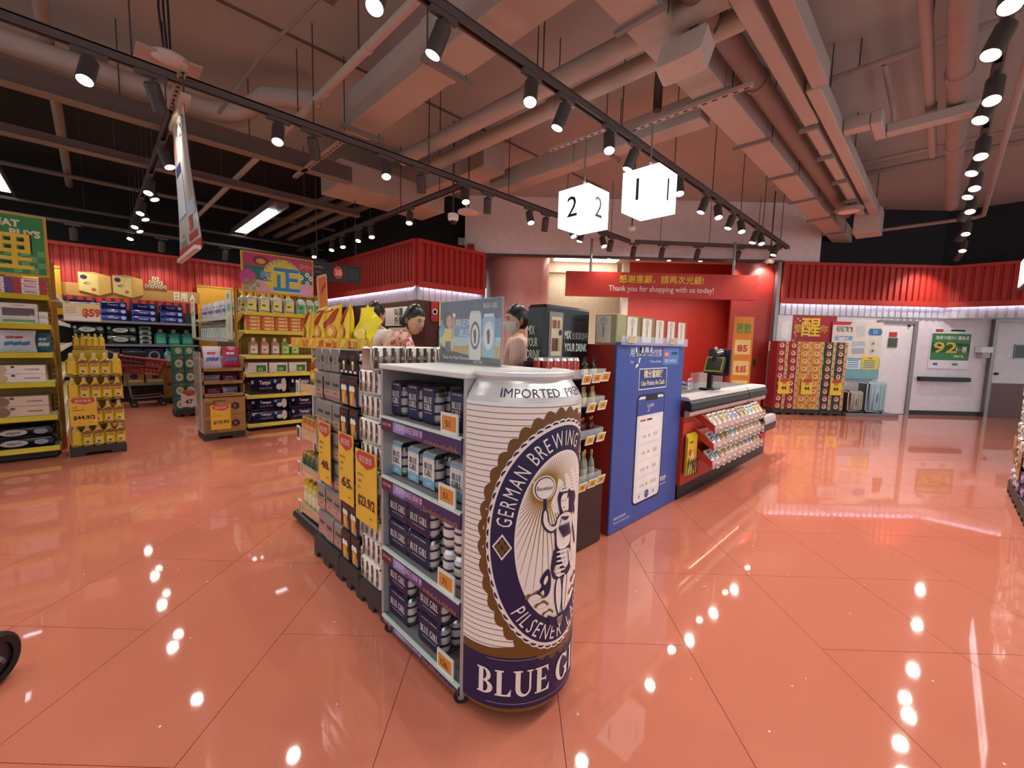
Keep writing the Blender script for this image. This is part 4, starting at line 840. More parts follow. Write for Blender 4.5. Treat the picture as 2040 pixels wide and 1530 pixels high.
# lying packs on top: waisted card panel in front of cans on their sides
def lying(m, s, ink):
    w, h = .108, .118; pts = [(-w/2, 0), (w/2, 0), (w/2, h*.3), (w*.34, h*.5), (w/2, h*.72), (w*.4, h), (-w*.4, h), (-w/2, h*.72), (-w*.34, h*.5), (-w/2, h*.3)]
    g = G(); g.prism(pts, (0, -.065, 0), FX, FZ, (0, .008, 0), m); g.box(-w/2, w/2, -.06, .065, 0, .004, m); g.box(-w*.4, w*.4, -.06, .065, h-.004, h, m)
    q = G()
    if s == 'Asahi': q.text(s, (.012, -.0662, h*.5), (0, 0, 1), (-1, 0, 0), .014, ink)
    else:
        q.text(s, (0, -.0662, h*.66), FX, FZ, .018, ink, w=.06); q.poly([(-.01, .02), (.01, .02), (.012, .055), (-.012, .055)], (0, -.0662, 0), FX, FZ, M('d8a04a', .4)); q.poly([(-.013, .05), (.013, .05), (.01, .065), (-.012, .064)], (0, -.0665, 0), FX, FZ, WHT); q.quad((-.04, -.0662, .006), FX, FZ, .03, .01, WHT); q.quad((.01, -.0662, .006), FX, FZ, .03, .01, WHT)
    c_ = G()
    for x in (-.026, .026):
        for z in (.03, .088): c_.cyl((x, -.054, z), (x, .06, z), .026, SILV, 12)
    return ('beer_pack', g.mesh('beer_pack'), [('print', q.mesh('print'), ()), ('cans', c_.mesh('cans'), ())])
LG, LD = lying(SLV, 'Asahi', K1), lying(DRK, 'DRAFT', M('b03a30', .5))
for k, y in enumerate((2.475, 2.36, 2.245)): inst(LG, (.968, y, 1.127), -PI/2, 'silver beer pack lying flat on the stack, %s from the snack rack' % ORD[k], 'beer pack', 'flat silver packs on top')
for k, y in enumerate((2.132, 2.028)): inst(LD, (.968, y, 1.127), -PI/2, 'dark draft beer pack lying flat on the stack, %s one' % ('far', 'near')[k], 'beer pack', 'flat dark packs on top')
# white shrink-wrapped packs
def white_pack(w, d, h):
    g = G(); n = 4; g.rbox(-w/2, w/2, -d/2, d/2, 0, h, .010, M('e8e0d6', .3), True); q = G()
    for i in range(n):
        x = -w/2+w*(i+.5)/n; q.quad((x-.008, -d/2-.0012, h*.14), FX, FZ, .017, h*.8, M('4a423e', .4)); q.text('一番' if i % 2 else '品', (x, -d/2-.002, h*.45), FX, FZ, .012, M('e8e0d6', .5)); q.quad((x+.010, -d/2-.0011, h*.3), FX, FZ, .006, h*.5, M('b8564a', .5))
    for z in (.16, .27): q.quad((-w/2+.01, -d/2-.001, h*z), FX, FZ, w-.02, .003, M('c9a04a', .5))
    q.quad((w/2+.0008, -d*.35, h*.3), (0, 1, 0), FZ, d*.2, h*.5, M('b9a878', .5))
    return ('beer_tray', g.mesh('beer_tray'), [('print', q.mesh('print'), ())])
WP, WPS = white_pack(.205, .4, .112), white_pack(.24, .055, .112)
RW9 = ['top', 'second', 'third', 'fourth', 'fifth', 'sixth', 'seventh', 'eighth', 'bottom']
for r_ in range(9):
    z = 1.163-.1163*(r_+1)
    inst(WP, (1.102+.008*(r_ % 2), 1.862, z), -PI/2, 'white shrink-wrapped beer tray, %s row of the tall white stack' % RW9[r_], 'beer tray', 'white beer trays')
    inst(WPS, (1.03, 1.726, z), 0, 'narrow end of a white beer tray, %s row beside the can stand' % RW9[r_], 'beer tray', 'white beer trays beside the stand')
WPT = white_pack(.165, .1, .108)
for k in range(3): inst(WPT, (.945+.17*k, 1.80, 1.164), 0, 'white beer tray on top of the white stack, %s from the dark packs' % ORD[k], 'beer tray', 'white beer trays on top')
# yellow offer posters hanging on the stacks
RIB = M('c4423e', .5)
def offer(name_lab, o, ax, w, h, price, small, lean=0.0, ink=None, lines=('德國 啤酒', '六罐裝', '330ml')):
    o, ax = Vector(o), Vector(ax); nr = ax.cross(Vector(ZUP)); up = (Vector(ZUP)+nr*-lean).normalized()
    t = thing('offer_poster', name_lab, 'poster', tuple(o)); g = G(); g.prism([(0, 0), (w, 0), (w, h), (0, h)], o, ax, up, -nr*.004, M('e8b93a', .5)); part('sheet', g, t); q = o+nr*.0012
    g = G(); g.poly([(w*.06, h*.93), (w*.18, h*.99), (w*.9, h*.985), (w*.94, h*.86), (w*.78, h*.8), (w*.55, h*.76), (w*.45, h*.78), (w*.12, h*.83)], q, ax, up, RIB); g.text('瘋狂激賞', q+nr*.001+ax*(w*.5)+up*(h*.85), ax, up, h*.07, M('f2d8c8', .5), w=w*.6); part('ribbon', g, t)
    g = G(); q = q+nr*.0006
    for i, s_ in enumerate(lines): g.text(s_, q+ax*(w*.1)+up*(h*(.64-.09*i)), ax, up, h*.03, M('7a5a20', .5), al='l')
    g.text(price, q+ax*(w*.52)+up*(h*.24), ax, up, h*.13, ink or M('5c1d20', .5), w=w*(.62 if len(price) < 5 else .8), bold=.03)
    if small: g.text(small, q+ax*(w*.88)+up*(h*.24), ax, up, h*.05, ink or M('5c1d20', .5), bold=.02)
    g.text('優惠價', q+ax*(w*.75)+up*(h*.1), ax, up, h*.022, M('7a5a20', .5)); part('print', g, t)
offer('narrow yellow offer poster priced 48 on the silver beer packs', (.884, 2.445, .50), (0, -1, 0), .165, .34, '48', '.0'); offer('yellow offer poster priced 65 on the dark beer packs', (.882, 2.165, .465), (0, -1, 0), .175, .36, '65', '.0'); offer('yellow offer poster priced 23.9 for 2 on the white beer trays', (.878, 1.955, .43), (0, -1, 0), .215, .35, '$23.9/2', '')
# ================================================================== SNACK RACK
t = thing('snack_rack', 'white snack rack with crisps and jars behind the beer packs', 'rack', (1.2, 2.9, 0)); RACK = t
WM = M('e4dfd6', .4)
for y0 in (2.59, 3.13):
    g = G(); g.box(1.10, 1.48, y0, y0+.02, 0, 1.24, WM); part('upright', g, t)
g = G(); g.box(1.46, 1.48, 2.61, 3.13, 0.02, 1.24, M('d6cfc4', .5)); part('back_panel', g, t)
for z in (.11, .39, .64, .955):
    g = G(); g.box(1.0, 1.46, 2.61, 3.13, z-.015, z, WM); s_ = part('shelf', g, t); g = G(); g.box(.992, .998, 2.60, 3.14, z-.02, z+.045, clear_plastic('f6f0e0', .3)); part('lip', g, t, s_); g = G(); g.box(.995, .999, 2.62, 3.12, z-.012, z+.03, M('d99a3a', .5)); part('insert', g, t, s_)
for z, f_ in ((.955, None), (.64, M('4a4a44', .4)), (.39, M('c86a4a', .5)), (.11, M('c87a52', .5))): shelf_tag(t, (.985, 3.10, z-.045), (0, -1, 0), .055, .10, '', f_ or M('9aa094', .4))
g = G(); g.cyl((.985, 2.60, .045), (.985, 3.16, .045), .03, BLK, 12); part('kick_roll', g, t)
g = G(); g.box(1.06, 1.48, 2.18, 3.5, 1.235, 1.25, WM); part('top_tray', g, t)
g = G(); g.box(1.045, 1.06, 2.18, 3.4, 1.235, 1.305, M('e3a83c', .5)); fr = part('header_strip', g, t); g = G()
for y, s_ in ((3.1, '抵食!'), (2.72, '全新 New 抵!'), (2.35, '抵食!')): g.text(s_, (1.043, y, 1.25), (0, -1, 0), ZUP, .035, M('c8452a', .5), bold=.02)
for i in range(9): y = 3.3-.13*i; g.poly([(0, .003), (.05, .02), (.1, .06), (.03, .065)], (1.0438, y, 1.237), (0, -1, 0), ZUP, M('f0cc4a', .5))
part('print', g, t, fr)
# crisp bags
def bag_mesh(w, h, th, m, crimp, seed=1):
    rnd = random.Random(seed); g = G(); nx, nz = 10, 12; F = []; B = []
    for j in range(nz+1):
        v = j/nz
        for i in range(nx+1):
            u = i/nx; f = (math.sin(PI*u)**.55)*(math.sin(PI*min(1, max(0, (v-.06)/.88)))**.5 if .06 < v < .94 else 0); wob = rnd.uniform(-.004, .004)*(f > .1)
            x = (u-.5)*w*(1-.10*math.sin(PI*v)); z = v*h
            F.append((x, -th*.5*f+wob-.001, z)); B.append((x, th*.5*f+.001, z))
    k = nx+1; fs = [(j*k+i, j*k+i+1, (j+1)*k+i+1, (j+1)*k+i) for j in range(nz) for i in range(nx)]
    g.add(F, fs, m, True); g.add(B, [f[::-1] for f in fs], m, True)
    def surf(a, b, e=.003):
        u, v = a/w+.5, b/h; f = (math.sin(PI*min(1, max(0, u)))**.55)*(math.sin(PI*min(1, max(0, (v-.06)/.88)))**.5 if .06 < v < .94 else 0); return (a*(1-.10*math.sin(PI*v)), -th*.5*f-e-.004, b)
    return g, surf
def crisp(m, m2, blue, seed):
    g, sf = bag_mesh(.20, .27, .075, m, None, seed); q = G()
    def pp(pts, mm, e=.003, sm=2):
        for _ in range(sm):
            r_ = []
            for i in range(len(pts)): a, b = pts[i], pts[(i+1) % len(pts)]; r_ += [(a[0]*.75+b[0]*.25, a[1]*.75+b[1]*.25), (a[0]*.25+b[0]*.75, a[1]*.25+b[1]*.75)]
            pts = r_
        c_ = (sum(p[0] for p in pts)/len(pts), sum(p[1] for p in pts)/len(pts)); vs = [sf(*c_, e)]+[sf((p[0]+c_[0])/2, (p[1]+c_[1])/2, e) for p in pts]+[sf(*p, e) for p in pts]; n = len(pts)
        q.add(vs, [(0, 1+i, 1+(i+1) % n) for i in range(n)]+[(1+i, 1+n+i, 1+n+(i+1) % n, 1+(i+1) % n) for i in range(n)], mm, True)
    if blue: pp([(-.09, .02), (.02, .03), (.08, .12), (.085, .05), (.05, .01)], M('3a5aa0', .3)); pp([(-.06, .05), (.0, .06), (.06, .13), (.03, .15), (-.03, .1)], M('e9e6e0', .3), .004)
    else: pp([(-.095, .17), (-.02, .15), (.05, .24), (.09, .25), (.06, .16), (-.02, .11), (-.09, .13)], M('a8321e', .3)); pp([(-.08, .235), (.02, .235), (.03, .255), (-.08, .255)], M('7a3a1e', .3)); pp([(-.08, .02), (-.02, .02), (-.02, .06), (-.08, .06)], M('3a64a8', .3))
    pp([(-.03, .06), (.02, .035), (.07, .06), (.075, .11), (.03, .14), (-.02, .12)], m2, .005); pp([(-.015, .075), (.02, .055), (.055, .075), (.055, .1), (.02, .12)], M('e8c46a', .4), .006)
    return ('crisp_packet', g.mesh('crisp_packet'), [('print', q.mesh('print'), ())])
BAGS = [crisp(M('d9aa22', .28), M('d88a2a', .4), False, 1), crisp(M('dcb81e', .28), M('d88a2a', .4), False, 2), crisp(M('e0cc22', .28), M('e6d24a', .4), True, 3)]
for k, (y, b, tilt) in enumerate(((3.40, 0, .05), (3.14, 1, -.10), (2.90, 0, -.15), (2.70, 1, -.15))):
    inst(BAGS[b], (1.16, y, 1.254), 0, '%s crisp packet standing on the top of the snack rack, counted from the far end' % ORD[k], 'crisp packet', 'crisp packets on the top tray', rot=(-.1, tilt, -PI/2+.25*((k % 3)-1)))
inst(BAGS[2], (1.19, 2.60, 1.27), 0, 'yellow and blue crisp packet leaning over beside the white beer trays', 'crisp packet', 'crisp packets on the top tray', rot=(-.1, .62, -PI/2+.2), sc=.9)
inst(BAGS[2], (1.34, 2.80, 1.252), 0, 'yellow crisp packet behind the front row on the snack rack', 'crisp packet', 'crisp packets on the top tray', rot=(-.05, 0, -PI/2))
for k, (y, b) in enumerate(((3.03, 1), (2.87, 0), (2.71, 0))): inst(BAGS[b], (1.085, y, .958), 0, '%s crisp packet on the middle shelf of the snack rack' % ORD[k], 'crisp packet', 'crisp packets on the middle shelf', rot=(-.12, .1*(k-1), -PI/2), sc=.92)
def jar(body, lid, r=.036, h=.12, lab='d89a3a'):
    g = G(); g.lathe([(r*.9, 0), (r, .008), (r, h*.72), (r*.85, h*.82), (r*.8, h*.86)], M(body, .12), 16); l = G(); l.lathe([(r*.86, h*.85), (r*.9, h*.87), (r*.9, h*.98), (r*.8, h)], M(lid, .3, .7), 16); p = G(); p.lathe([(r+.0008, h*.18), (r+.0008, h*.6)], M(lab, .5), 16, cap0=False, cap1=False)
    return ('jar', g.mesh('jar'), [('lid', l.mesh('lid'), ()), ('label', p.mesh('label'), ())])
JA, JB, JC = jar('b8642c', 'a8944a', lab='e0a050'), jar('5a5a30', 'a8944a', lab='2c5a34'), jar('d8c87a', 'd8c42a', .03, .19, 'e6dcb0')
for z, J, lab, grp in ((.641, JA, 'orange sauce jar with a gold lid', 'orange jars'), (.391, JB, 'green pickle jar with a gold lid', 'pickle jars'), (.111, JC, 'tall pale oil bottle with a yellow cap', 'oil bottles')):
    for i in range(2):
        for k in range(6): inst(J, (1.042+.085*i, 3.085-.078*k, z), random.random(), '%s, %s row, %s from the far end' % (lab, ('front', 'rear')[i], ORD[k]), 'jar', grp)
# ================================================================== CHECKOUT BLOCK
DKB = M('2a2024', .35)
t = thing('drink_machine', 'black mix your drink display machine behind the giant can', 'display machine', (2.18, 1.85, 0))
g = G(); g.rbox(1.75, 2.36, 1.5, 1.84, 0, .43, .012, DKB); part('base', g, t)
g = G(); g.rbox(1.95, 2.42, 1.70, 1.86, .431, 1.545, .02, M('15151a', .18)); body = part('cabinet', g, t)
g = G(); MINT = M('cfe6d2', .5)
for i, s_ in enumerate(('MIX', 'YOUR', 'DRINK')): g.text(s_, (1.948, 1.845, 1.36-.075*i), (0, -1, 0), ZUP, .055, MINT, al='l', bold=.01, w=(.065, .09, .115)[i])
g.text('調酒吧', (1.948, 1.845, 1.125), (0, -1, 0), ZUP, .05, MINT, al='l', w=.12); g.band((1.948, 1.785, 1.05), (0, -1, 0), ZUP, .04, .044, M('b8a878', .5), 24, .7); g.text('BAILEYS', (1.948, 1.785, 1.045), (0, -1, 0), ZUP, .012, M('b8a878', .5), w=.06)
part('lettering', g, t, body); g = G()
g.text('MIX', (2.14, 1.698, 1.34), FX, FZ, .05, MINT, al='l', bold=.03, w=.07); g.text('自家調酒吧', (2.22, 1.698, 1.34), FX, FZ, .036, M('9aa8a0', .5), al='l', w=.17); g.text('YOUR DRINK', (2.14, 1.698, 1.26), FX, FZ, .05, MINT, al='l', bold=.03, w=.245)
for i in range(4): g.text(('Campari', 'Aperol', 'Pimms', 'Kahlua')[i] if False else '- - -', (2.26+.08*(i % 2), 1.698, 1.48-.04*(i//2)), FX, FZ, .012, M('8a8f9a', .5), w=.04)
part('lettering', g, t, body)
g = G(); g.box(1.985, 2.115, 1.692, 1.698, 1.20, 1.50, clear_plastic('c8c4b8', .4)); g.box(2.0, 2.10, 1.69, 1.692, 1.23, 1.47, M('d9cfae', .5)); fr = part('info_frame', g, t, body)
g = G()
for i in range(5): g.quad((2.008+.018*i, 1.688, 1.40), FX, FZ, .012, .05, M(('c04038', '5a3a58', 'b89a4a', '8a4a3a', 'd8c8a8')[i], .5))
for i in range(3): g.quad((2.008+.029*i, 1.688, 1.26), FX, FZ, .025, .08, M(('8c2620', '2f4a34', 'c0a878')[i], .5))
g.disc((2.085, 1.687, 1.375), FX, FZ, .014, .018, M('2a2a34', .5)); part('info_print', g, t, fr) if False else obj('info_print', g.mesh('info_print', t.location), body)
CLR = clear_plastic('eef2f0', .25)
TZ4 = (1.10, .925, .72, .432)
for k, z in enumerate(TZ4):
    if k < 3: g = G(); g.box(1.78, 2.34, 1.52, 1.70, z-.012, z, M('1c1b20', .4)); part('tray', g, t)
    g = G(); g.box(1.79, 2.34, 1.508, 1.512, z, z+.055, CLR); g.box(2.336, 2.34, 1.512, 1.68, z, z+.055, CLR); part('clear_guard', g, t)
    for i, x in enumerate((2.10, 2.205, 2.30) if k in (0, 3) else (2.16, 2.28)): shelf_tag(t, (x, 1.502-.012, z-.035+.005*i), (1, 0, 0), .085, .062, ('39', '42', '19', '88', '56')[(k+i) % 5], M('e0912e' if k == 0 else 'd9b23a', .5), tilt=-.25, frame=M('f4f2ec', .4))
g = G(); g.box(1.79, 1.95, 1.70, 1.72, .43, 1.2, DKB); part('back_board', g, t)
# red cola cans standing as a row on the top tray, plus a wrapped block
RC = M('b5281f', .3)
def colacan():
    g = G(); g.lathe([(.022, 0), (.028, .006), (.030, .014), (.030, .105), (.024, .12), (.025, .124)], [SILV, SILV, RC, SILV, SILV], 16); q = G(); fn = lambda a, b: (.0306*math.sin(a/.0306), -.0306*math.cos(a/.0306), b)
    q.text('Coca-Cola', None, None, None, .016, WHT, fn=lambda a, b: fn(b*-1, .06+a), w=.085); return ('cola_can', g.mesh('cola_can'), [('lettering', q.mesh('lettering'), ())])
COLA = colacan()
for k in range(5): inst(COLA, (1.83+.062*k, 1.565, 1.101), -.6, '%s red cola can on the top tray, counted from the giant can' % ORD[k], 'drink can', 'red cola cans')
for k in range(5): inst(COLA, (1.83+.062*k, 1.635, 1.101), -.6, '%s red cola can in the second row of the top tray' % ORD[k], 'drink can', 'red cola cans behind')
def mini(body, cap, h=.12, r=.017, lab='e0d8c0'):
    g = G(); g.lathe([(r*.9, 0), (r, .005), (r, h*.5), (r*.8, h*.62), (r*.38, h*.74), (r*.36, h*.88)], M(body, .1), 12); c_ = G(); c_.lathe([(r*.45, h*.86), (r*.45, h*.98), (r*.3, h)], M(cap, .35, .3), 10); p = G(); p.lathe([(r*1.03, h*.12), (r*1.03, h*.42)], M(lab, .5), 12, cap0=False, cap1=False)
    return ('spirit_bottle', g.mesh('spirit_bottle'), [('cap', c_.mesh('cap'), ()), ('label', p.mesh('label'), ())])
MB = [mini('2a1a14', '1c1c1e', .125), mini('b8ab7a', 'b8963a', .115, lab='d8c48a'), mini('5a1e18', 'b8843a', .12, lab='2a2020'), mini('8a8a7a', 'c8a860', .19, .023, 'b8bab0')]
for k, z in enumerate(TZ4):
    for i in range(4 if k != 3 else 3):
        inst(MB[k], (2.165+.048*i+(.03 if k == 3 else 0), 1.56+.02*(i % 2), z+.001), random.random(), '%s small spirit bottle on the %s tray of the drink machine' % (ORD[i], ('top', 'second', 'third', 'lowest')[k]), 'bottle', 'small spirit bottles')
inst(mini('6a2018', '8a2a1a', .16, .022, 'a84a2a'), (2.10, 1.57, .433), 0, 'reddish spirit bottle next to the giant can on the lowest tray', 'bottle')
t = thing('ice_bucket', 'pale blue plastic bin behind the red cola cans', 'bin', (1.93, 1.68, 1.101)) if False else None
# ---- blue fronted cabinet
BLUE = M('3b56a4', .5)
t = thing('promo_cabinet', 'red cabinet with a tall blue loyalty points front panel', 'cabinet', (2.96, 1.78, 0))
g = G(); g.box(2.45, 3.47, 1.515, 2.06, 0, 1.31, M('9c2a1e', .5)); part('body', g, t)
g = G(); g.rbox(2.445, 3.475, 1.498, 1.515, 0.005, 1.325, .003, BLUE); pan = part('front_panel', g, t)
g = G(); g.box(2.45, 3.47, 1.47, 1.475, 1.31, 1.37, clear_plastic('dfe4ff', .3)); g.box(2.45, 3.47, 1.47, 1.515, 1.325, 1.33, clear_plastic('dfe4ff', .3)); part('clear_ledge', g, t)
for x in (2.56, 3.17): shelf_tag(t, (x, 1.462, 1.325), (1, 0, 0), .085, .05, '', M('d8cf8a', .5), tilt=-.3)
g = G(); Y_ = 1.4965; PW = M('e9ecf2', .5)
g.text('用', (2.64, Y_, 1.235), FX, FZ, .048, PW); g.text('Use', (2.64, Y_, 1.185), FX, FZ, .02, PW); g.text('分兌換', (2.99, Y_, 1.235), FX, FZ, .045, PW, w=.17); g.text('Points to Redeem', (2.99, Y_, 1.185), FX, FZ, .02, PW, w=.17)
def stroke(g, pts, w, m, y, o=(0, 0)):
    for i in range(len(pts)-1):
        a, b = Vector(pts[i]), Vector(pts[i+1]); d = (b-a); n_ = Vector((-d.y, d.x)).normalized()*w/2; e = d.normalized()*w*.3
        g.add([(o[0]+p.x, y, o[1]+p.y) for p in (a-n_-e, b-n_+e, b+n_+e, a+n_-e)], [(0, 1, 2, 3)], m)
def yuu(g, x, z, s, m, y):
    stroke(g, [(0, .5*s), (.05*s, .3*s), (.18*s, .25*s), (.28*s, .32*s), (.32*s, .5*s)], .1*s, m, y, (x, z)); stroke(g, [(.32*s, .5*s), (.30*s, .2*s), (.22*s, -.05*s), (.05*s, -.15*s)], .1*s, m, y, (x, z))
    for k in range(2): stroke(g, [((.45+.38*k)*s, .5*s), ((.47+.38*k)*s, .3*s), ((.56+.38*k)*s, .26*s), ((.66+.38*k)*s, .32*s), ((.72+.38*k)*s, .52*s)], .1*s, m, y, (x, z))
yuu(g, 2.69, 1.19, .20, PW, Y_)
g.quad((3.10, Y_+.0003, 1.165), FX, FZ, .27, .13, M('4a86d0', .4)); g.quad((3.12, Y_-.0003, 1.22), FX, FZ, .07, .055, M('d8452a', .5)); g.text('惠康', (3.155, Y_-.0008, 1.235), FX, FZ, .022, PW); g.quad((3.24, Y_-.0003, 1.245), FX, FZ, .11, .02, M('2a3050', .5)); g.text('官方網店', (3.23, Y_-.0008, 1.185), FX, FZ, .02, PW, w=.2)
g.quad((2.75, Y_, .99), FX, FZ, .43, .155, M('f0f0e6', .5)); g.quad((2.757, Y_-.0004, .997), FX, FZ, .416, .141, M('2a3f88', .5)); g.text('積分當錢使', (2.965, Y_-.001, 1.08), FX, FZ, .043, M('f0e6b8', .5), w=.3, bold=.02); g.text('Use Points As Cash', (2.965, Y_-.001, 1.02), FX, FZ, .035, M('f0e6b8', .5), w=.36, bold=.02)
g.text('立即兌換', (3.20, Y_, .235), FX, FZ, .03, PW, w=.14, bold=.02); g.text('Redeem now', (3.20, Y_, .20), FX, FZ, .02, PW, w=.14); g.text('條款及細則適用', (2.58, Y_, .095), FX, FZ, .016, PW, w=.16); g.text('Terms & conditions apply', (2.61, Y_, .065), FX, FZ, .016, PW, w=.22)
def rrect(x0, x1, z0, z1, r, n=5):
    out = []
    for cx_, cz_, a0 in ((x0+r, z0+r, 180), (x1-r, z0+r, 270), (x1-r, z1-r, 0), (x0+r, z1-r, 90)): out += [(cx_+r*math.cos(math.radians(a0+90*i/n)), cz_+r*math.sin(math.radians(a0+90*i/n))) for i in range(n+1)]
    return out
def RR(g, x0, x1, z0, z1, r, m, y): g.add([(a, y, b) for a, b in rrect(x0, x1, z0, z1, r)], [tuple(range(24))], m)
RR(g, 2.74, 3.17, .13, .955, .05, M('15161c', .4), Y_); RR(g, 2.755, 3.155, .145, .94, .04, M('e6ecf4', .4), Y_-.0005); g.quad((2.755, Y_-.0008, .80), FX, FZ, .4, .12, M('3a50a0', .4)); RR(g, 2.86, 3.05, .905, .945, .015, M('15161c', .4), Y_-.0009); yuu(g, 2.90, .835, .08, PW, Y_-.0012)
for i, (a, b) in enumerate((('2,000', '$10'), ('4,000', '$20'), ('10,000', '$50'), ('20,000', '$100'))):
    z = .595-.125*i; RR(g, 2.79, 3.12, z, z+.105, .012, M('f6f6f6', .4), Y_-.0009); g.text(a, (2.87, Y_-.0014, z+.035), FX, FZ, .018, M('8a93a8', .5)); g.disc((2.945, Y_-.0014, z+.045), FX, FZ, .012, .012, M('d8a838', .5)); g.text(b, (3.05, Y_-.0014, z+.035), FX, FZ, .028, M('8a93a8', .5))
g.quad((2.79, Y_-.001, .705), FX, FZ, .33, .075, M('f6f6f6', .4)); g.quad((2.80, Y_-.0014, .755), FX, FZ, .08, .014, M('d8452a', .5)); g.quad((2.90, Y_-.0014, .755), FX, FZ, .08, .014, M('2a3050', .5)); g.disc((2.955, Y_-.0014, .185), FX, FZ, .032, .032, M('3a50a0', .4)); yuu(g, 2.94, .178, .032, PW, Y_-.0018)
g.disc((2.84, Y_-.0014, .185), FX, FZ, .01, .015, M('8a93a8', .5)); g.disc((3.06, Y_-.0014, .185), FX, FZ, .01, .015, M('8a93a8', .5))
part('print', g, t, pan)
def gift(w, d, h, body, lab):
    g = G(); g.rbox(-w/2, w/2, -d/2, d/2, 0, h, .004, M(body, .5)); q = G(); q.quad((-w/2+.01, -d/2-.001, .01), FX, FZ, w*.68, h-.02, M('eee6d6', .5))
    cx_ = -w/2+.01+w*.34; q.band((cx_, -d/2-.0015, h*.78), FX, FZ, .022, .026, M('8a8472', .5), 16); q.text('茶', (cx_, -d/2-.0015, h*.74), FX, FZ, .02, M('8a8472', .5))
    for i, s_ in enumerate('九龍觀餅家'): q.text(s_, (cx_, -d/2-.0015, h*(.60-.09*i)), FX, FZ, .013, K1)
    for i in range(6): q.disc((-w/2+.02+random.random()*w*.6, -d/2-.0013, h*random.random()), FX, FZ, .003, .003, M('c8b49a', .5), 6)
    return ('gift_box', g.mesh('gift_box'), [('label', q.mesh('label'), ())])
GO, GR_, GG = gift(.20, .17, .20, '8a8250', 1), gift(.185, .17, .20, 'b8352a', 1), gift(.17, .12, .20, 'a8a878', 1)
inst(GG, (2.515, 1.60, 1.312), -PI/2, 'pale green gift box turned sideways at the left end of the row', 'gift box', 'gift boxes on the blue cabinet')
for k, (x, P) in enumerate(((2.69, GO), (2.90, GO), (3.095, GR_), (3.285, GR_), (3.475-.11+.11, GR_))):
    inst(P, (x, 1.61, 1.312), 0, '%s gift box, %s along the row from the sideways one' % ('olive' if P is GO else 'red', ORD[k]), 'gift box', 'gift boxes on the blue cabinet')
# ---- checkout counter
CRED = M('b83a26', .45)
t = thing('checkout_counter', 'red checkout counter with grey bumper rails and sweets trays', 'checkout counter', (4.6, 1.75, 0))
g = G(); g.box(3.49, 5.62, 1.47, 2.02, .13, .72, CRED); part('body', g, t)
g = G(); g.box(3.49, 6.0, 1.49, 2.0, 0, .13, BLK); part('plinth', g, t)
g = G(); g.box(5.62, 5.98, 1.48, 2.0, .13, .42, CRED); part('end_block', g, t)
LG_ = M('c9c6c4', .35, .3)
for x0, x1 in ((3.49, 4.98), (5.0, 5.64)):
    g = G(); g.prism([(0, .72), (-.03, .72), (-.045, .735), (-.045, .765), (-.03, .775), (0, .775)], (x0, 1.47, 0), (0, 1, 0), ZUP, (x1-x0, 0, 0), M('c2a8a0', .3, .3)); part('lower_rail', g, t)
    g = G(); g.prism([(.0, .775), (-.05, .775), (-.06, .79), (-.055, .84), (-.03, .86), (0, .86)], (x0, 1.47, 0), (0, 1, 0), ZUP, (x1-x0, 0, 0), BLK); part('black_rail', g, t)
    g = G(); g.prism([(.12, .86), (-.04, .86), (-.045, .87), (-.02, .89), (.12, .89)], (x0, 1.47, 0), (0, 1, 0), ZUP, (x1-x0, 0, 0), LG_); part('top_rail', g, t)
g = G(); g.box(3.49, 5.64, 1.59, 2.05, .86, .882, M('2a2826', .5)); part('belt', g, t)
g = G(); g.prism([(0, .30), (-.05, .31), (-.06, .36), (-.06, .43), (-.05, .48), (0, .49)], (5.62, 1.48, 0), (0, 1, 0), ZUP, (.56, 0, 0), BLK); part('bumper', g, t); g = G(); g.prism([(0, .40), (-.065, .405), (-.065, .45), (-.05, .492), (0, .495)], (5.67, 1.48, 0), (0, 1, 0), ZUP, (.48, 0, 0), LG_); part('bumper_cap', g, t)
PINKP = M('e8e2da', .5)
def packet(w, h, th, c1, c2, txt=None):
    g = G(); g.rbox(-w/2, w/2, -th/2, th/2, 0, h, .004, M(c1, .35)); q = G(); q.poly([(-w*.42, h*.15), (w*.42, h*.3), (w*.42, h*.62), (-w*.42, h*.5)], (0, -th/2-.001, 0), FX, FZ, M(c2, .4)); q.quad((-w*.35, -th/2-.0014, h*.7), FX, FZ, w*.7, h*.14, M('5a5250', .5)); q.disc((w*.15, -th/2-.0016, h*.36), FX, FZ, w*.16, w*.16, M('f2e6c8', .5), 10)
    return ('snack_packet', g.mesh('snack_packet'), [('print', q.mesh('print'), ())])
PKS = [packet(.105, .12, .02, 'e8dccb', 'c9a48a'), packet(.10, .12, .022, 'd9cdb4', 'a8843a'), packet(.09, .11, .02, 'e6e6ea', '5a6ab0'), packet(.10, .12, .02, 'c8b48a', '8a5a3a'), packet(.095, .11, .02, 'e2ecea', '6aa0a8'), packet(.10, .12, .024, 'dcd2b8', 'd88a2a')]
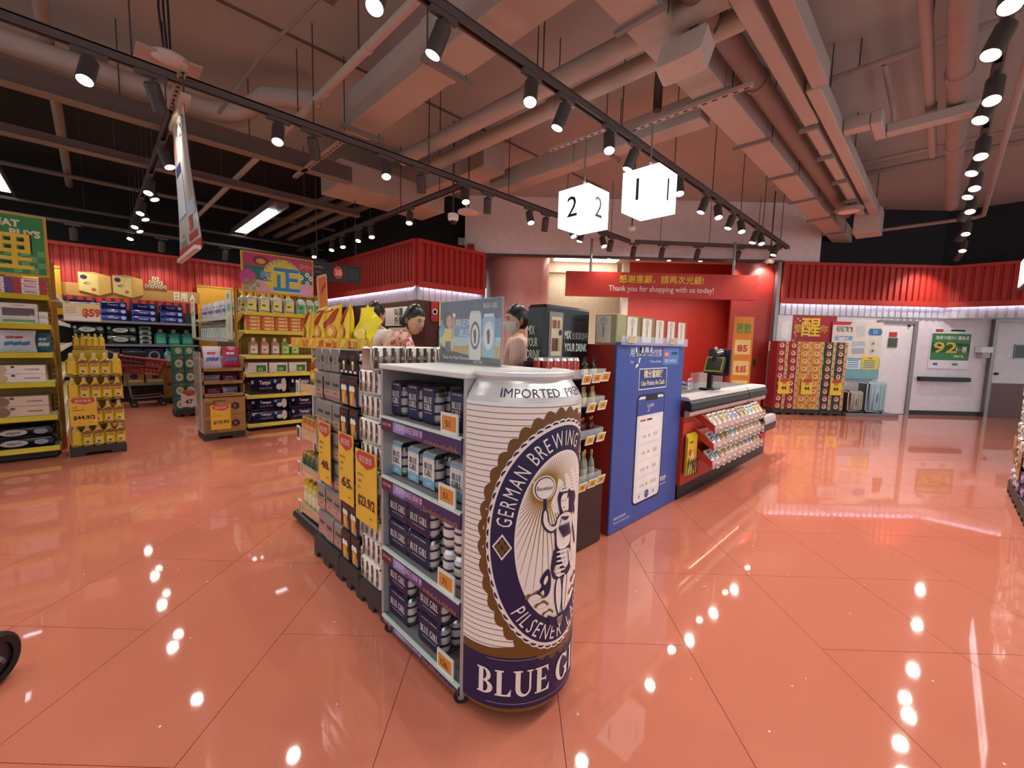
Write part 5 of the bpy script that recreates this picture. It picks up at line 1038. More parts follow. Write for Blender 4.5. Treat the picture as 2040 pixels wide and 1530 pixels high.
for k, z in enumerate((.61, .455, .30)):
    x0, x1 = 3.72, 5.16
    g = G(); g.add([(x0, 1.30, z), (x1, 1.30, z), (x1, 1.47, z+.12), (x0, 1.47, z+.12), (x0, 1.30, z-.012), (x1, 1.30, z-.012), (x1, 1.47, z+.108), (x0, 1.47, z+.108)], [(0, 1, 2, 3), (7, 6, 5, 4), (0, 4, 5, 1), (3, 2, 6, 7), (0, 3, 7, 4), (1, 5, 6, 2)], CRED); tr = part('sweets_tray', g, t)
    for x in (x0-.008, x1): g = G(); g.prism([(1.30, z-.02), (1.30, z+.04), (1.47, z+.16), (1.47, z+.09)], (x, 0, 0), (0, 1, 0), ZUP, (.008, 0, 0), CRED); part('tray_end', g, t, tr)
    g = G(); g.box(x0, x1, 1.292, 1.296, z-.03, z+.045, CLR); part('clear_guard', g, t, tr)
    g = G()
    for i in range(10): x = x0+.08+i*.142; g.box(x, x+.05, 1.284, 1.291, z-.035, z+.012, WHT); g.box(x+.01, x+.04, 1.282, 1.285, z-.022, z+.003, M('6a6038', .5))
    part('price_tickets', g, t, tr, kind='stuff')
    n = 12
    for i in range(n):
        P = PKS[(i//2+2*k) % 6]; inst(P, (x0+.07+i*.119, 1.325, z+.022), 0, '%s packet from the near end of the %s sweets tray at the checkout' % (ORD[i], ('upper', 'middle', 'lower')[k]), 'sweets packet', 'sweets packets on the %s tray' % ('upper', 'middle', 'lower')[k], rot=(-.62, 0, random.uniform(-.08, .08)))
# light strip under the upper rail
g = G(); g.cyl((3.75, 1.452, .705), (5.1, 1.452, .705), .006, M('fff0d8', em=9), 6); part('light_strip', g, t)
t = thing('magazine_rack', 'yellow illustrated magazines in a wire pocket on the checkout counter', 'magazines', (3.62, 1.44, .22))
for i in range(3): g = G(); g.box(3.50+.01*i, 3.69+.02*i, 1.425+.012*i, 1.433+.012*i, .22, .55+.012*i, M('e6c82a', .45)); part('magazine', g, t)
g = G()
for (x, z, rx, rz_, c_) in ((3.55, .42, .025, .03, 'c8442a'), (3.60, .38, .03, .04, 'e9e0d2'), (3.62, .31, .035, .035, 'b85a3a'), (3.56, .29, .03, .045, 'f0eee6'), (3.65, .27, .02, .03, '4a8a4a'), (3.53, .33, .014, .05, '3a7a3a')): g.disc((x, 1.4235, z), FX, FZ, rx, rz_, M(c_, .5), 14)
g.quad((3.53, 1.4238, .50), FX, FZ, .08, .01, K1); part('print', g, t)
g = G()
for i in range(5): x = 3.50+.05*i; g.tube([(x, 1.418, .22), (x, 1.415, .34), (x+.02, 1.415, .36)], .003, BLK, 6)
g.tube([(3.49, 1.416, .22), (3.73, 1.416, .22)], .003, BLK, 6); g.tube([(3.49, 1.416, .33), (3.73, 1.416, .33)], .003, BLK, 6); part('wire_pocket', g, t)
# ---- POS terminal
t = thing('pos_terminal', 'black till terminal with two screens on the checkout counter', 'till', (4.42, 1.62, .882)); PB_ = M('131315', .35)
g = G(); g.rbox(4.34, 4.52, 1.55, 1.70, .882, .905, .006, PB_); part('foot', g, t)
g = G(); g.rbox(4.40, 4.45, 1.60, 1.65, .90, 1.16, .008, PB_); g.tube([(4.42, 1.62, 1.1), (4.40, 1.60, 1.18), (4.36, 1.58, 1.2)], .02, PB_); part('post', g, t)
R_ = Matrix.Translation((4.50, 1.56, 1.03)) @ Matrix.Rotation(math.radians(-10), 4, 'Z'); g = G(); g.T = R_; g.rbox(-.02, .02, -.10, .13, 0, .27, .006, PB_); g.T = None; sc_ = part('customer_screen', g, t); g = G(); g.T = R_; g.quad((.0212, -.09, .01), (0, 1, 0), ZUP, .21, .25, M('4a4050', .15)); g.quad((-.0212, .12, .01), (0, -1, 0), ZUP, .21, .25, M('3c3448', .15)); g.T = None; part('glass', g, t, sc_)
R_ = Matrix.Translation((4.33, 1.57, 1.06)) @ Matrix.Rotation(math.radians(25), 4, 'Y'); g = G(); g.T = R_; g.rbox(-.02, .02, -.09, .09, 0, .17, .006, PB_); g.T = None; s2_ = part('operator_screen', g, t); g = G(); g.T = R_; g.box(-.022, -.019, -.085, .085, .005, .165, M('9aa848', .3)); g.box(-.0225, -.021, -.07, .07, .02, .15, M('2a2c20', .2)); g.T = None; part('bezel', g, t, s2_)
g = G(); g.cyl((4.37, 1.58, 1.245), (4.47, 1.55, 1.26), .035, M('5a5c62', .3, .4), 16); part('scanner', g, t); g = G(); g.ball((4.40, 1.58, 1.30), .014, .014, .018, WHT); part('beacon', g, t)
t = thing('card_stand', 'small white and pink notice on the counter beside the till', 'notice', (4.15, 1.75, .882)); g = G(); g.box(4.12, 4.22, 1.72, 1.724, .882, 1.0, M('f0e6ee', .5)); part('card', g, t); g = G(); g.quad((4.125, 1.7195, .96), FX, FZ, .09, .03, M('c86ab0', .5)); g.text('ABC', (4.17, 1.719, .92), FX, FZ, .02, M('6a3a8a', .5)); part('print', g, t)
t = thing('acrylic_divider', 'clear acrylic divider box between till and notice', 'divider', (4.62, 1.70, .882)); g = G(); g.box(4.28, 4.70, 1.76, 1.763, .882, 1.05, CLR); g.box(4.70, 4.703, 1.60, 1.763, .882, 1.03, CLR); part('sheet', g, t)
t = thing('promo_strip_sign', 'tall orange price sign standing by the exit', 'sign', UV(4.36, 8.2, .0)); OR = M('e08a2a', .5)
g = G(); uvbox(g, 4.18, 4.56, 8.2, 8.215, .35, 1.92, OR); part('board', g, t); g = G(); uvbox(g, 4.34, 4.40, 8.2, 8.23, 0, .35, BLK); uvbox(g, 4.2, 4.54, 8.1, 8.35, 0, .02, BLK); part('stand', g, t)
g = G(); o_ = Vector(UV(4.37, 8.197, 0)); AXU = Vector(UX)
g.text('著數', o_+Vector((0, 0, 1.62)), AXU, ZUP, .15, M('3aa038', .5), w=.3, bold=.015)
for z in (1.2, .80, .42): g.add([Vector(UV(4.22, 8.198, z)), Vector(UV(4.52, 8.198, z)), Vector(UV(4.52, 8.198, z+.28)), Vector(UV(4.22, 8.198, z+.28))], [(0, 1, 2, 3)], M('f0dc8a', .5)); g.text('85' if z > 1 else '8.85', o_+Vector((0, 0, z+.06))-Vector(UYV)*.003, AXU, ZUP, .12, M('c8382a', .5), bold=.03, w=.2)
part('print', g, t)
# ---- hanging thank-you sign
t = thing('hanging_sign', 'wide red thank you for shopping sign hanging before the exit', 'sign', UV(2.78, 8.3, 2.25)); g = G(); uvbox(g, .95, 4.62, 8.3, 8.42, 2.25, 2.715, M('c2382a', .45)); part('board', g, t)
g = G(); o_ = Vector(UV(2.78, 8.295, 0)); g.text('感謝惠顧，請再次光顧!', o_+Vector((0, 0, 2.53)), AXU, ZUP, .115, M('f0e04a', .5), w=1.62, bold=.01); part('lettering', g, t); g = G(); g.text('Thank you for shopping with us today!', o_+Vector((0, 0, 2.36)), AXU, ZUP, .105, M('f4ece4', .5), w=2.02, bold=.012); part('lettering', g, t)
for u in (1.42, 4.17): g = G(); p0, p1 = UV(u, 8.36, 2.715), UV(u, 8.36, 3.34); g.cyl(p0, p1, .025, STEEL, 10); part('hanging_post', g, t)
# ================================================================== RIGHT SIDE
def carton(c1, c2):
    w, d, h = .230, .25, .151; g = G(); g.rbox(-w/2, w/2, -d/2, d/2, 0, h, .003, M(c1, .55)); q = G(); q.quad((w*.22, -d/2-.001, .0), FX, FZ, w*.27, h, M('c9a878', .5)); q.disc((-w*.1, -d/2-.0015, h*.42), FX, FZ, .045, .045, M('e8c8b0', .5), 16); q.disc((-w*.12, -d/2-.002, h*.45), FX, FZ, .025, .025, M(c2, .5), 12); q.quad((-w*.3, -d/2-.0015, h*.78), FX, FZ, w*.38, h*.14, M('c8483a', .5)); q.disc((w*.36, -d/2-.002, h*.5), FX, FZ, .018, .03, M('a8604a', .5), 10)
    return ('carton', g.mesh('carton'), [('print', q.mesh('print'), ())])
CT = [carton('8c1f22', 'b84a3a'), carton('d09a24', 'c85a2a'), carton('1f4030', 'b84a3a')]
for c_ in range(3):
    for k in range(2):
        for r_ in range(9):
            u = 5.285+.12+(.236*(2*c_+k)); inst(CT[c_], UV(u, 8.72+random.uniform(-.008, .008), .112+.153*r_), -PI/4, '%s drink carton, %s layer from the floor, %s column of its colour' % (('dark red', 'golden yellow', 'dark green')[c_], ORD[r_], ('left', 'right')[k]), 'carton', '%s cartons' % ('dark red', 'golden yellow', 'dark green')[c_])
for k in range(3):
    u0 = 5.28+.475*k; t = thing('pallet_base', 'black pallet base under the %s cartons' % ('dark red', 'golden yellow', 'dark green')[k], 'pallet', UV(u0+.23, 8.7)); g = G(); uvbox(g, u0, u0+.46, 8.58, 8.90, .03, .11, M('33302f', .6)); part('deck', g, t); g = G()
    for q_ in (0, .19, .38): uvbox(g, u0+q_, u0+q_+.08, 8.58, 8.90, 0, .03, M('33302f', .6))
    part('feet', g, t)
    offer_u = u0+(.07, .06, .17)[k]; t = thing('offer_poster', 'yellow price sign on the %s cartons' % ('dark red', 'golden yellow', 'dark green')[k], 'poster', UV(offer_u, 8.57, .42)); g = G(); uvbox(g, offer_u, offer_u+.23, 8.57, 8.574, .42, .74, M('ecc83a', .5)); part('sheet', g, t); g = G(); o_ = Vector(UV(offer_u+.115, 8.567, 0)); g.poly([(-.10, .70), (-.05, .74), (.1, .735), (.1, .68), (0, .65), (-.08, .67)], o_, AXU, ZUP, M('b8403a', .5)); g.text('44', o_+Vector((0, 0, .51)), AXU, ZUP, .07, K1, bold=.03); g.text('.9', o_+Vector(UX)*.085+Vector((0, 0, .51)), AXU, ZUP, .03, K1); g.text('優惠價', o_+Vector((0, 0, .62)), AXU, ZUP, .02, K1); part('print', g, t)
t = thing('wake_poster', 'red poster with big yellow characters behind the cartons', 'poster', UV(6.2, 9.04, 1.4)); g = G(); uvbox(g, 5.83, 6.75, 9.035, 9.05, 1.3, 2.04, M('a8202a', .5)); part('sheet', g, t); g = G(); o_ = Vector(UV(6.22, 9.03, 0)); g.text('醒', o_+Vector((0, 0, 1.64)), AXU, ZUP, .30, M('ecc83a', .5), bold=.015); g.text('堅', o_-AXU*.27+Vector((0, 0, 1.70)), AXU, ZUP, .13, M('ecc83a', .5)); g.text('你', o_+AXU*.27+Vector((0, 0, 1.70)), AXU, ZUP, .13, M('ecc83a', .5))
for i in range(26): a_, b_ = random.random(), random.random(); q_ = o_-AXU*(.37-.16*a_*b_)+Vector((0, 0, 1.34+.66*b_)); g.quad(q_, AXU, ZUP, .028, .028, M(('e6dcc8', 'c86a3a', '6a3a8a')[i % 3], .5))
part('print', g, t)
t = thing('white_panel', 'plain white wall panel left of the red poster', 'panel', UV(5.6, 9.04, 1.3)); g = G(); uvbox(g, 5.52, 5.83, 9.04, 9.052, 1.45, 2.04, M('eae6ec', .4)); part('sheet', g, t); g = G(); uvbox(g, 5.6, 5.76, 9.036, 9.04, 1.55, 1.9, M('f4f2f6', .4)); part('notice', g, t)
t = thing('luggage_poster', 'tall promotional poster showing suitcases beside the white door', 'poster', UV(7.18, 9.0, .74)); g = G(); uvbox(g, 6.65, 7.70, 8.99, 9.005, .74, 1.93, M('e6dad2', .5)); sh_ = part('board', g, t); g = G(); AXU = Vector(UX)
def U2(pts, m, e=.002): g.add([Vector(UV(a, 8.99-e, b)) for a, b in pts], [tuple(range(len(pts)))], m)
U2([(6.65, .74), (7.70, .74), (7.70, 1.18), (6.65, 1.18)], M('7fb0b8', .5)); U2([(6.65, 1.86), (7.0, 1.86), (7.05, 1.93), (6.65, 1.93)], M('c8382a', .5)); o_ = Vector(UV(6.9, 8.986, 0)); g.text('玩玩飲飲', o_+Vector((0, 0, 1.73)), AXU, ZUP, .085, M('4a4850', .5), w=.34, bold=.02); g.text('出遊著數', o_+Vector((.0, 0, 1.55)), AXU, ZUP, .07, M('5aa8d8', .5), w=.38, bold=.03)
for (a, b, w, h, c_) in ((7.17, 1.62, .16, .24, 'c8ccd0'), (7.10, 1.26, .26, .14, 'a8b0b8'), (7.10, 1.42, .26, .12, 'b8c0c6')): U2([(a, b), (a+w, b+.02), (a+w-.02, b+h), (a-.02, b+h-.02)], M(c_, .4), .003)
U2([(7.42, 1.66), (7.66, 1.66), (7.69, 1.72), (7.66, 1.80), (7.42, 1.80), (7.40, 1.72)], M('3a78b0', .5), .003); g.text('33', Vector(UV(7.54, 8.985, 1.70)), AXU, ZUP, .07, WHT); U2([(7.32, .95), (7.68, .95), (7.68, 1.22), (7.32, 1.22)], M('ecd23a', .5), .003); g.text('APP', Vector(UV(7.5, 8.985, 1.16)), AXU, ZUP, .035, M('b8302a', .5), bold=.03); U2([(6.98, .95), (7.30, .95), (7.30, 1.14), (6.98, 1.14)], M('e8eef2', .5), .003)
for i in range(4):
    for a in (7.02, 7.36): U2([(a, .98+.045*i), (a+.24, .98+.045*i), (a+.24, 1.0+.045*i), (a, 1.0+.045*i)], M('5a86c0', .5), .004)
for z in (1.5, 1.34): g.disc(Vector(UV(7.52, 8.985, z)), AXU, ZUP, .06, .06, M('d8cfc8', .5), 16); g.text('▲' if z > 1.4 else '◆', Vector(UV(7.52, 8.984, z-.03)), AXU, ZUP, .05, M('5a6a78', .5))
part('print', g, t, sh_)
t = thing('luggage_platform', 'low grey platform carrying the suitcases', 'platform', UV(7.23, 8.7)); g = G(); uvbox(g, 6.72, 7.78, 8.5, 8.95, 0, .065, M('7a7478', .6)); part('deck', g, t)
def suitcase(u, v, w, h, d, c_, lab):
    t = thing('suitcase', lab, 'suitcase', UV(u, v, .066)); m = M(c_, .35); g = G(); g.T = Matrix.Translation(UV(u, v, .066)) @ Matrix.Rotation(-PI/4+.1, 4, 'Z'); g.rbox(-w/2, w/2, -d/2, d/2, .03, h, .035, m, True); T0 = g.T; g.T = None; sh_ = part('shell', g, t); g = G(); g.T = T0
    for x in (-w*.33, -w*.16, w*.16, w*.33): g.rbox(x-.012, x+.012, -d/2-.006, -d/2+.002, .07, h-.05, .003, m)
    g.T = None; part('ribs', g, t, sh_); g = G(); g.T = T0; g.cb(0, -d/2-.004, h*.5, .006, .006, h*.3, M('3a3a3e', .4)); g.tube([(-.06, 0, h), (-.055, 0, h+.02), (.055, 0, h+.02), (.06, 0, h)], .008, m); g.T = None; part('handle', g, t)
    for x in (-w*.38, w*.38): g = G(); g.T = T0; g.cyl((x-.012, -d*.3, .018), (x+.012, -d*.3, .018), .018, BLK, 10); g.T = None; part('castor', g, t)
suitcase(7.36, 8.70, .44, .64, .26, '9db4bd', 'large pale blue suitcase beside the white door'); suitcase(6.94, 8.68, .34, .45, .24, 'a79a8e', 'small beige suitcase in front of the dark green cartons'); suitcase(6.9, 8.93, .26, .58, .1, 'a9c0b6', 'pale mint suitcase half hidden behind the beige one')
sign_on('wall_poster', 'green price poster with gold 92 on the white wall', UV(8.78, 9.055, 1.0), UX, .86, .86, M('ece8ee', .4), [('#', .02, .18, .56, M('2f7a3a', .4), .82), ('#', .03, .34, .2, M('7ab04a', .4), .80), ('92', .32, .34, .22, M('d8b838', .4), .5), ('優惠', .66, .36, .09, M('e6f0c8', .5), .24), ('信用卡額外優惠高達', .45, .62, .06, M('e6f0d8', .5), .7), ('#', .08, .77, .06, M('b8302a', .5), .16), ('#', .40, .79, .035, K1, .3), ('#', .10, .07, .05, M('6a5ab0', .5), .1), ('#', .5, .07, .05, M('5a8a6a', .5), .12), ('購物每滿', .62, .24, .04, M('e6f0c8', .5), .2)], cat='poster')
t = thing('wall_bumper', 'black bumper rail on the white wall below the green poster', 'bumper rail', UV(9.12, 9.05, .73)); g = G(); uvbox(g, 8.59, 9.65, 8.98, 9.06, .73, .82, BLK); part('rail', g, t)
t = thing('dispenser', 'small white hand dispenser on the wall beside the second door', 'dispenser', UV(9.87, 9.0, 1.25)); g = G(); uvbox(g, 9.74, 9.99, 8.94, 9.06, 1.36, 1.48, M('f0eef0', .4)); part('cover', g, t); g = G(); uvbox(g, 9.78, 9.95, 8.95, 9.06, 1.25, 1.36, M('b8a8a6', .4)); part('tray', g, t)
t = thing('access_reader', 'small yellow and white card reader on the exit post', 'card reader', UV(5.36, 8.95, 1.3)); g = G(); uvbox(g, 5.33, 5.40, 8.94, 8.97, 1.28, 1.48, M('e6e2de', .4)); part('case', g, t); g = G(); uvbox(g, 5.335, 5.395, 8.936, 8.94, 1.29, 1.36, LYEL); part('sticker', g, t)
# ---- lit menu box and tissue stack at the right edge
t = thing('lightbox_sign', 'long glowing white sign hanging at the right edge', 'sign', (6.8, -.6, 2.1)); g = G(); g.box(5.4, 8.05, -.66, -.58, 2.1, 2.46, M('3a3638', .5)); part('case', g, t); g = G(); g.box(5.43, 8.02, -.585, -.572, 2.13, 2.43, M('eef2ff', em=3.2)); pn = part('panel', g, t); g = G()
for i in range(12): g.text('營養健康美麗'[i % 6], (7.95-.21*i, -.57, 2.22), (-1, 0, 0), ZUP, .12, M('3a4048', .5))
part('lettering', g, t, pn)
for x in (5.7, 7.7): g = G(); g.cyl((x, -.62, 2.46), (x, -.62, 4.3), .008, GREYD, 6); part('rod', g, t)
def tissue(w, d, h, c1, c2, c3):
    g = G(); g.rbox(-w/2, w/2, -d/2, d/2, 0, h, .022, M(c1, .25), True); q = G(); q.poly([(-w*.4, h*.2), (w*.1, h*.1), (w*.4, h*.5), (w*.1, h*.85), (-w*.3, h*.7)], (0, -d/2-.001, 0), FX, FZ, M(c2, .3)); q.quad((-w*.3, -d/2-.002, h*.4), FX, FZ, w*.4, h*.2, M(c3, .4)); q.quad((w*.2, -d/2-.002, h*.65), FX, FZ, w*.2, h*.2, M(c3, .4))
    return ('tissue_pack', g.mesh('tissue_pack'), [('print', q.mesh('print'), ())])
TW, TB_, TP = tissue(.23, .2, .112, 'e9e8e2', 'cdd6cf', '8a5a4a'), tissue(.23, .2, .112, 'dfe6ea', 'b8cdd8', '4a5a8a'), tissue(.23, .2, .112, '4a3a78', '6a5aa0', 'e6e0e8')
for c_ in range(5):
    for r_ in range(11):
        P = TP if (r_ < 2 and c_ > 1) else (TW if (r_+c_) % 3 else TB_); inst(P, (6.10-.24*c_, -.66+random.uniform(-.012, .012), .132+.113*r_), PI, 'tissue pack of the right edge stack, %s layer, %s column from far end' % (ORD[r_], ORD[c_]), 'tissue pack', 'tissue packs at the right edge')
for c_ in range(3): dolly(5.0+.405*c_, 5.40+.405*c_, -.78, -.55, .13, '%s black pallet base under the tissue stack at the right edge, from the near end' % ORD[c_])
for k, (x, z) in enumerate(((6.02, .32), (5.62, .26))): t = thing('price_card', '%s kraft price card on the right tissue stack' % ('far', 'near')[k], 'price card', (x, -.545, z)); g = G(); g.box(x-.09, x+.09, -.548, -.543, z, z+.24, M('b88a5a', .6)); part('card', g, t); g = G(); g.text('$29', (x, -.5425, z+.08), (-1, 0, 0), ZUP, .05, K1); part('print', g, t)
# ================================================================== LEFT SIDE OF THE SHOP
YB, YL, DKS = M('b88a1e', .5), M('d8c22a', .4), M('1a1816', .6)
def gondola(name, label, x0, x1, y0, depth, zs, top, sign=None):
    t = thing(name, label, 'shelf unit', ((x0+x1)/2, y0+depth/2, 0)); y1 = y0+depth
    g = G(); g.box(x0, x1, y1-.03, y1, 0.05, top, M('a8881e', .55)); part('back_panel', g, t)
    for x in (x0, x1-.035):
        g = G(); g.box(x, x+.035, y1-.07, y1-.03, 0, top+.05, YB); p = part('post', g, t); g = G()
        for i in range(int(top/.05)): g.box(x+.012, x+.022, y1-.072, y1-.069, .06+.05*i, .085+.05*i, BLK)
        part('slots', g, t, p, kind='stuff')
    for k, z in enumerate(zs):
        g = G(); g.box(x0+.01, x1-.01, y0, y1-.03, z-.02, z, DKS if k == len(zs)-1 else M('cfc08a', .5)); s_ = part('shelf', g, t); g = G(); g.prism([(0, -.045), (.012, -.05), (.03, -.01), (.03, .003), (.02, .003)], (x0, y0-.02, z), (0, 1, 0), ZUP, (x1-x0, 0, 0), YL); part('lip', g, t, s_)
        for x in (x0+.002, x1-.014): g = G(); g.prism([(y0+.02, z-.03), (y1-.05, z-.16), (y1-.05, z-.02), (y0, z-.02)], (x, 0, 0), (0, 1, 0), ZUP, (.012, 0, 0), YB); part('bracket', g, t, s_)
    g = G(); g.box(x0+.02, x1-.02, y0+.03, y1, .02, zs[-1]-.03, DKS); part('base', g, t)
    return t
def bx_proto(name, w, d, h, c1, prints, r=.35, bev=.004, smooth=False):
    "box product; prints = ('r', x, z, w, h, colour) / ('t', text, x, z, h, colour, width) / ('o', x, z, rx, rz, colour) in front-face fractions"
    g = G(); g.rbox(-w/2, w/2, -d/2, d/2, 0, h, bev, M(c1, r), smooth); q = G(); e = .001
    for p in prints:
        e += .0004
        if p[0] == 'r': q.quad((-w/2+p[1]*w, -d/2-e, p[2]*h), FX, FZ, p[3]*w, p[4]*h, M(p[5], .5))
        elif p[0] == 'o': q.disc((-w/2+p[1]*w, -d/2-e, p[2]*h), FX, FZ, p[3]*w, p[4]*h, M(p[5], .5), 14)
        else: q.text(p[1], (-w/2+p[2]*w, -d/2-e, p[3]*h), FX, FZ, p[4]*h, M(p[5], .5), w=p[6]*w, bold=.02)
    return (name, g.mesh(name), [('print', q.mesh('print'), ())] if prints else [])
def bottle(name, w, d, h, c1, cap, lab, prints=(), handle=False, neck=.3):
    g = G(); hh = h*.72; g.rbox(-w/2, w/2, -d/2, d/2, 0, hh, min(w, d)*.2, M(c1, .3), True); g.lathe([(w*.36, hh-.004), (w*.28, hh+h*.06), (w*.17, hh+h*.12)], M(c1, .3), 12, cap0=False)
    if handle: g.tube([(w*.30, 0, hh+h*.04), (w*.5, 0, hh-.01), (w*.52, 0, hh*.6)], w*.09, M(c1, .3), 8)
    c_ = G(); c_.lathe([(w*.2, hh+h*.10), (w*.2, h*.96), (w*.14, h)], M(cap, .4), 12); q = G(); e = .001
    q.quad((-w*.36, -d/2-e, hh*.15), FX, FZ, w*.72, hh*.6, M(lab, .45))
    for p in prints:
        e += .0004
        if p[0] == 't': q.text(p[1], (-w/2+p[2]*w, -d/2-e, p[3]*h), FX, FZ, p[4]*h, M(p[5], .5), w=p[6]*w, bold=.03)
        elif p[0] == 'p': q.poly([(-w/2+a*w, b*h) for a, b in p[1]], (0, -d/2-e, 0), FX, FZ, M(p[2], .5))
        else: q.disc((-w/2+p[1]*w, -d/2-e, p[2]*h), FX, FZ, p[3]*w, p[4]*h, M(p[5], .5), 12)
    return (name, g.mesh(name), [('cap', c_.mesh('cap'), ()), ('label', q.mesh('label'), ())])
def row(P, xs, y, z, lab, cat, group, rz=0.0, jit=.0):
    for i, x in enumerate(xs): inst(P, (x, y, z), rz+random.uniform(-jit, jit), lab % ORD[i] if '%s' in lab else lab, cat, group)
# ---- gondola with the green sign
gondola('endcap_shelf', 'yellow shelf unit under the green neat buys sign', -1.0, -.30, 6.35, .42, (1.66, 1.37, 1.085, .79, .45, .13), 1.85)
TPASTE = [bx_proto('toothpaste_box', .22, .05, .05, 'efe9ea', [('r', 0, 0, .22, 1, c), ('r', .75, .0, .25, 1, c), ('t', 'Colgate' if False else 'FRESH', .48, .3, .4, 'b83040', .34)]) for c in ('6a4a8c', 'b83a40')]
for r_ in range(3):
    for k in range(3): inst(TPASTE[(k+1) % 2], (-.415-.225*k, 6.40, 1.662+.052*r_), 0, 'toothpaste box on the top shelf, %s layer, %s from the post' % (ORD[r_], ORD[k]), 'toothpaste box', 'toothpaste boxes')
WB = bx_proto('storage_box', .25, .2, .20, 'e6e4de', [('r', .08, .38, .84, .38, '6a5a58'), ('r', .08, .08, .84, .14, '7ab04a'), ('r', .08, .2, .84, .1, 'd0d8d0'), ('r', .35, .86, .3, .05, 'b8b4b0')])
row(WB, (-.51, -.77), 6.50, 1.372, '%s white printed box on the second shelf, from the post', 'box', 'white printed boxes')
SB = bx_proto('small_carton', .06, .1, .062, 'e8e6e0', [('r', .1, .1, .8, .3, 'c8d4cc')])
for r_ in range(2):
    for k in range(2): inst(SB, (-.35+.0-.063*k+.0, 6.45, 1.372+.064*r_), 0, 'small white carton beside the printed box, %s layer, %s from the post' % (ORD[r_], ORD[k]), 'carton', 'small white cartons')
def pouch(w, h, c1, c2, c3, seed):
    g, sf = bag_mesh(w, h, .07, M(c1, .3), None, seed); q = G()
    def sp(pts, c_, e): 
        vs = [sf(a*w, b*h, e) for a, b in pts]; q.add(vs, [tuple(range(len(vs)))], M(c_, .4))
    for x0 in (-.36, -.12, .12): sp([(x0, .30), (x0+.24, .36), (x0+.24, .52), (x0, .46)], c2, .004)
    for x0 in (-.3, -.05): sp([(x0, .62), (x0+.22, .64), (x0+.22, .74), (x0, .72)], c3, .004)
    return ('pouch', g.mesh('pouch'), [('print', q.mesh('print'), ())])
PB1, PB2, PB3 = pouch(.26, .22, 'd6dde2', '3a78b8', 'a84a58', 4), pouch(.12, .20, '3a6a80', 'd6dde2', 'c8d8e0', 5), pouch(.16, .19, 'c8d0d8', '5a8ac0', 'e6e6ea', 6)
row(PB1, (-.54, -.82), 6.48, 1.087, '%s blue and white laundry pouch on the third shelf', 'pouch', 'laundry pouches'); inst(PB2, (-.365, 6.52, 1.087), 0, 'narrow teal pouch at the end of the third shelf', 'pouch')
LB = bx_proto('pan_box', .34, .3, .085, 'ece6de', [('o', .12, .5, .14, .48, 'cbb68a'), ('t', 'COOKWARE', .72, .42, .16, '4a4440', .3), ('o', .36, .8, .04, .12, '1c1c1c')])
LB2 = bx_proto('pan_box', .35, .3, .10, 'd9c4ae', [('o', .12, .5, .14, .48, '8a6a58'), ('t', 'COOKWARE', .72, .42, .16, '4a4440', .3), ('o', .30, .8, .05, .12, '5a4a40')])
for r_ in range(2):
    inst(LB, (-.53, 6.52, .792+.087*r_), 0, 'long cream pan box on the fourth shelf, %s layer' % ('lower', 'upper')[r_], 'box', 'cream pan boxes'); inst(LB2, (-.53, 6.52, .452+.102*r_), 0, 'long tan pan box on the fifth shelf, %s layer' % ('lower', 'upper')[r_], 'box', 'tan pan boxes')
BT = bx_proto('tissue_bundle', .42, .3, .105, '1c1e24', [('o', .35, .5, .22, .3, 'b8b4b0'), ('t', 'VIRJOY', .35, .38, .22, '2a2a30', .24), ('o', .78, .5, .12, .26, '8a9098'), ('r', .02, .1, .1, .15, '6a7078')], .2, .02, True)
for r_ in range(2): inst(BT, (-.545, 6.52, .132+.108*r_), 0, 'black tissue bundle on the lowest shelf, %s layer' % ('lower', 'upper')[r_], 'tissue pack', 'black tissue bundles')
t = thing('offer_sign', 'green neat buys sign board with a big yellow character', 'sign', (-.62, 6.74, 1.83)); g = G(); g.box(-1.05, -.28, 6.33, 6.36, 1.835, 2.42, M('d9a52a', .5)); part('frame', g, t); g = G(); g.box(-1.03, -.30, 6.324, 6.33, 1.855, 2.40, M('2f8a4a', .45)); sh_ = part('sheet', g, t); g = G(); Y_ = 6.3235
for i in range(5):
    for j in range(4):
        if (i+j) % 2: g.quad((-.56+.052*i, Y_, 1.86+.055*j), FX, FZ, .052, .055, M('6ab06a', .5))
g.text('理', (-.556, Y_-.001, 1.915), FX, FZ, .27, K1, bold=.03); g.text('理', (-.56, Y_-.002, 1.92), FX, FZ, .27, M('ecc832', .5), bold=.012); g.text('NEAT', (-.56, Y_-.001, 2.295), FX, FZ, .06, M('e6e0b8', .5), bold=.05); g.text('BUYS', (-.42, Y_-.001, 2.21), FX, FZ, .06, M('e6e0b8', .5), bold=.05); g.poly([(-.63, 2.2), (-.60, 2.19), (-.57, 2.13), (-.61, 2.11)], (0, Y_-.001, 0), FX, FZ, WHT); g.poly([(-.622, 2.18), (-.60, 2.17), (-.58, 2.13), (-.605, 2.12)], (0, Y_-.0015, 0), FX, FZ, K1); part('print', g, t, sh_)
g = G(); g.box(-.95, -.92, 6.36, 6.38, 1.835, 2.3, YB); g.box(-.36, -.33, 6.36, 6.38, 1.835, 2.3, YB); part('support', g, t)
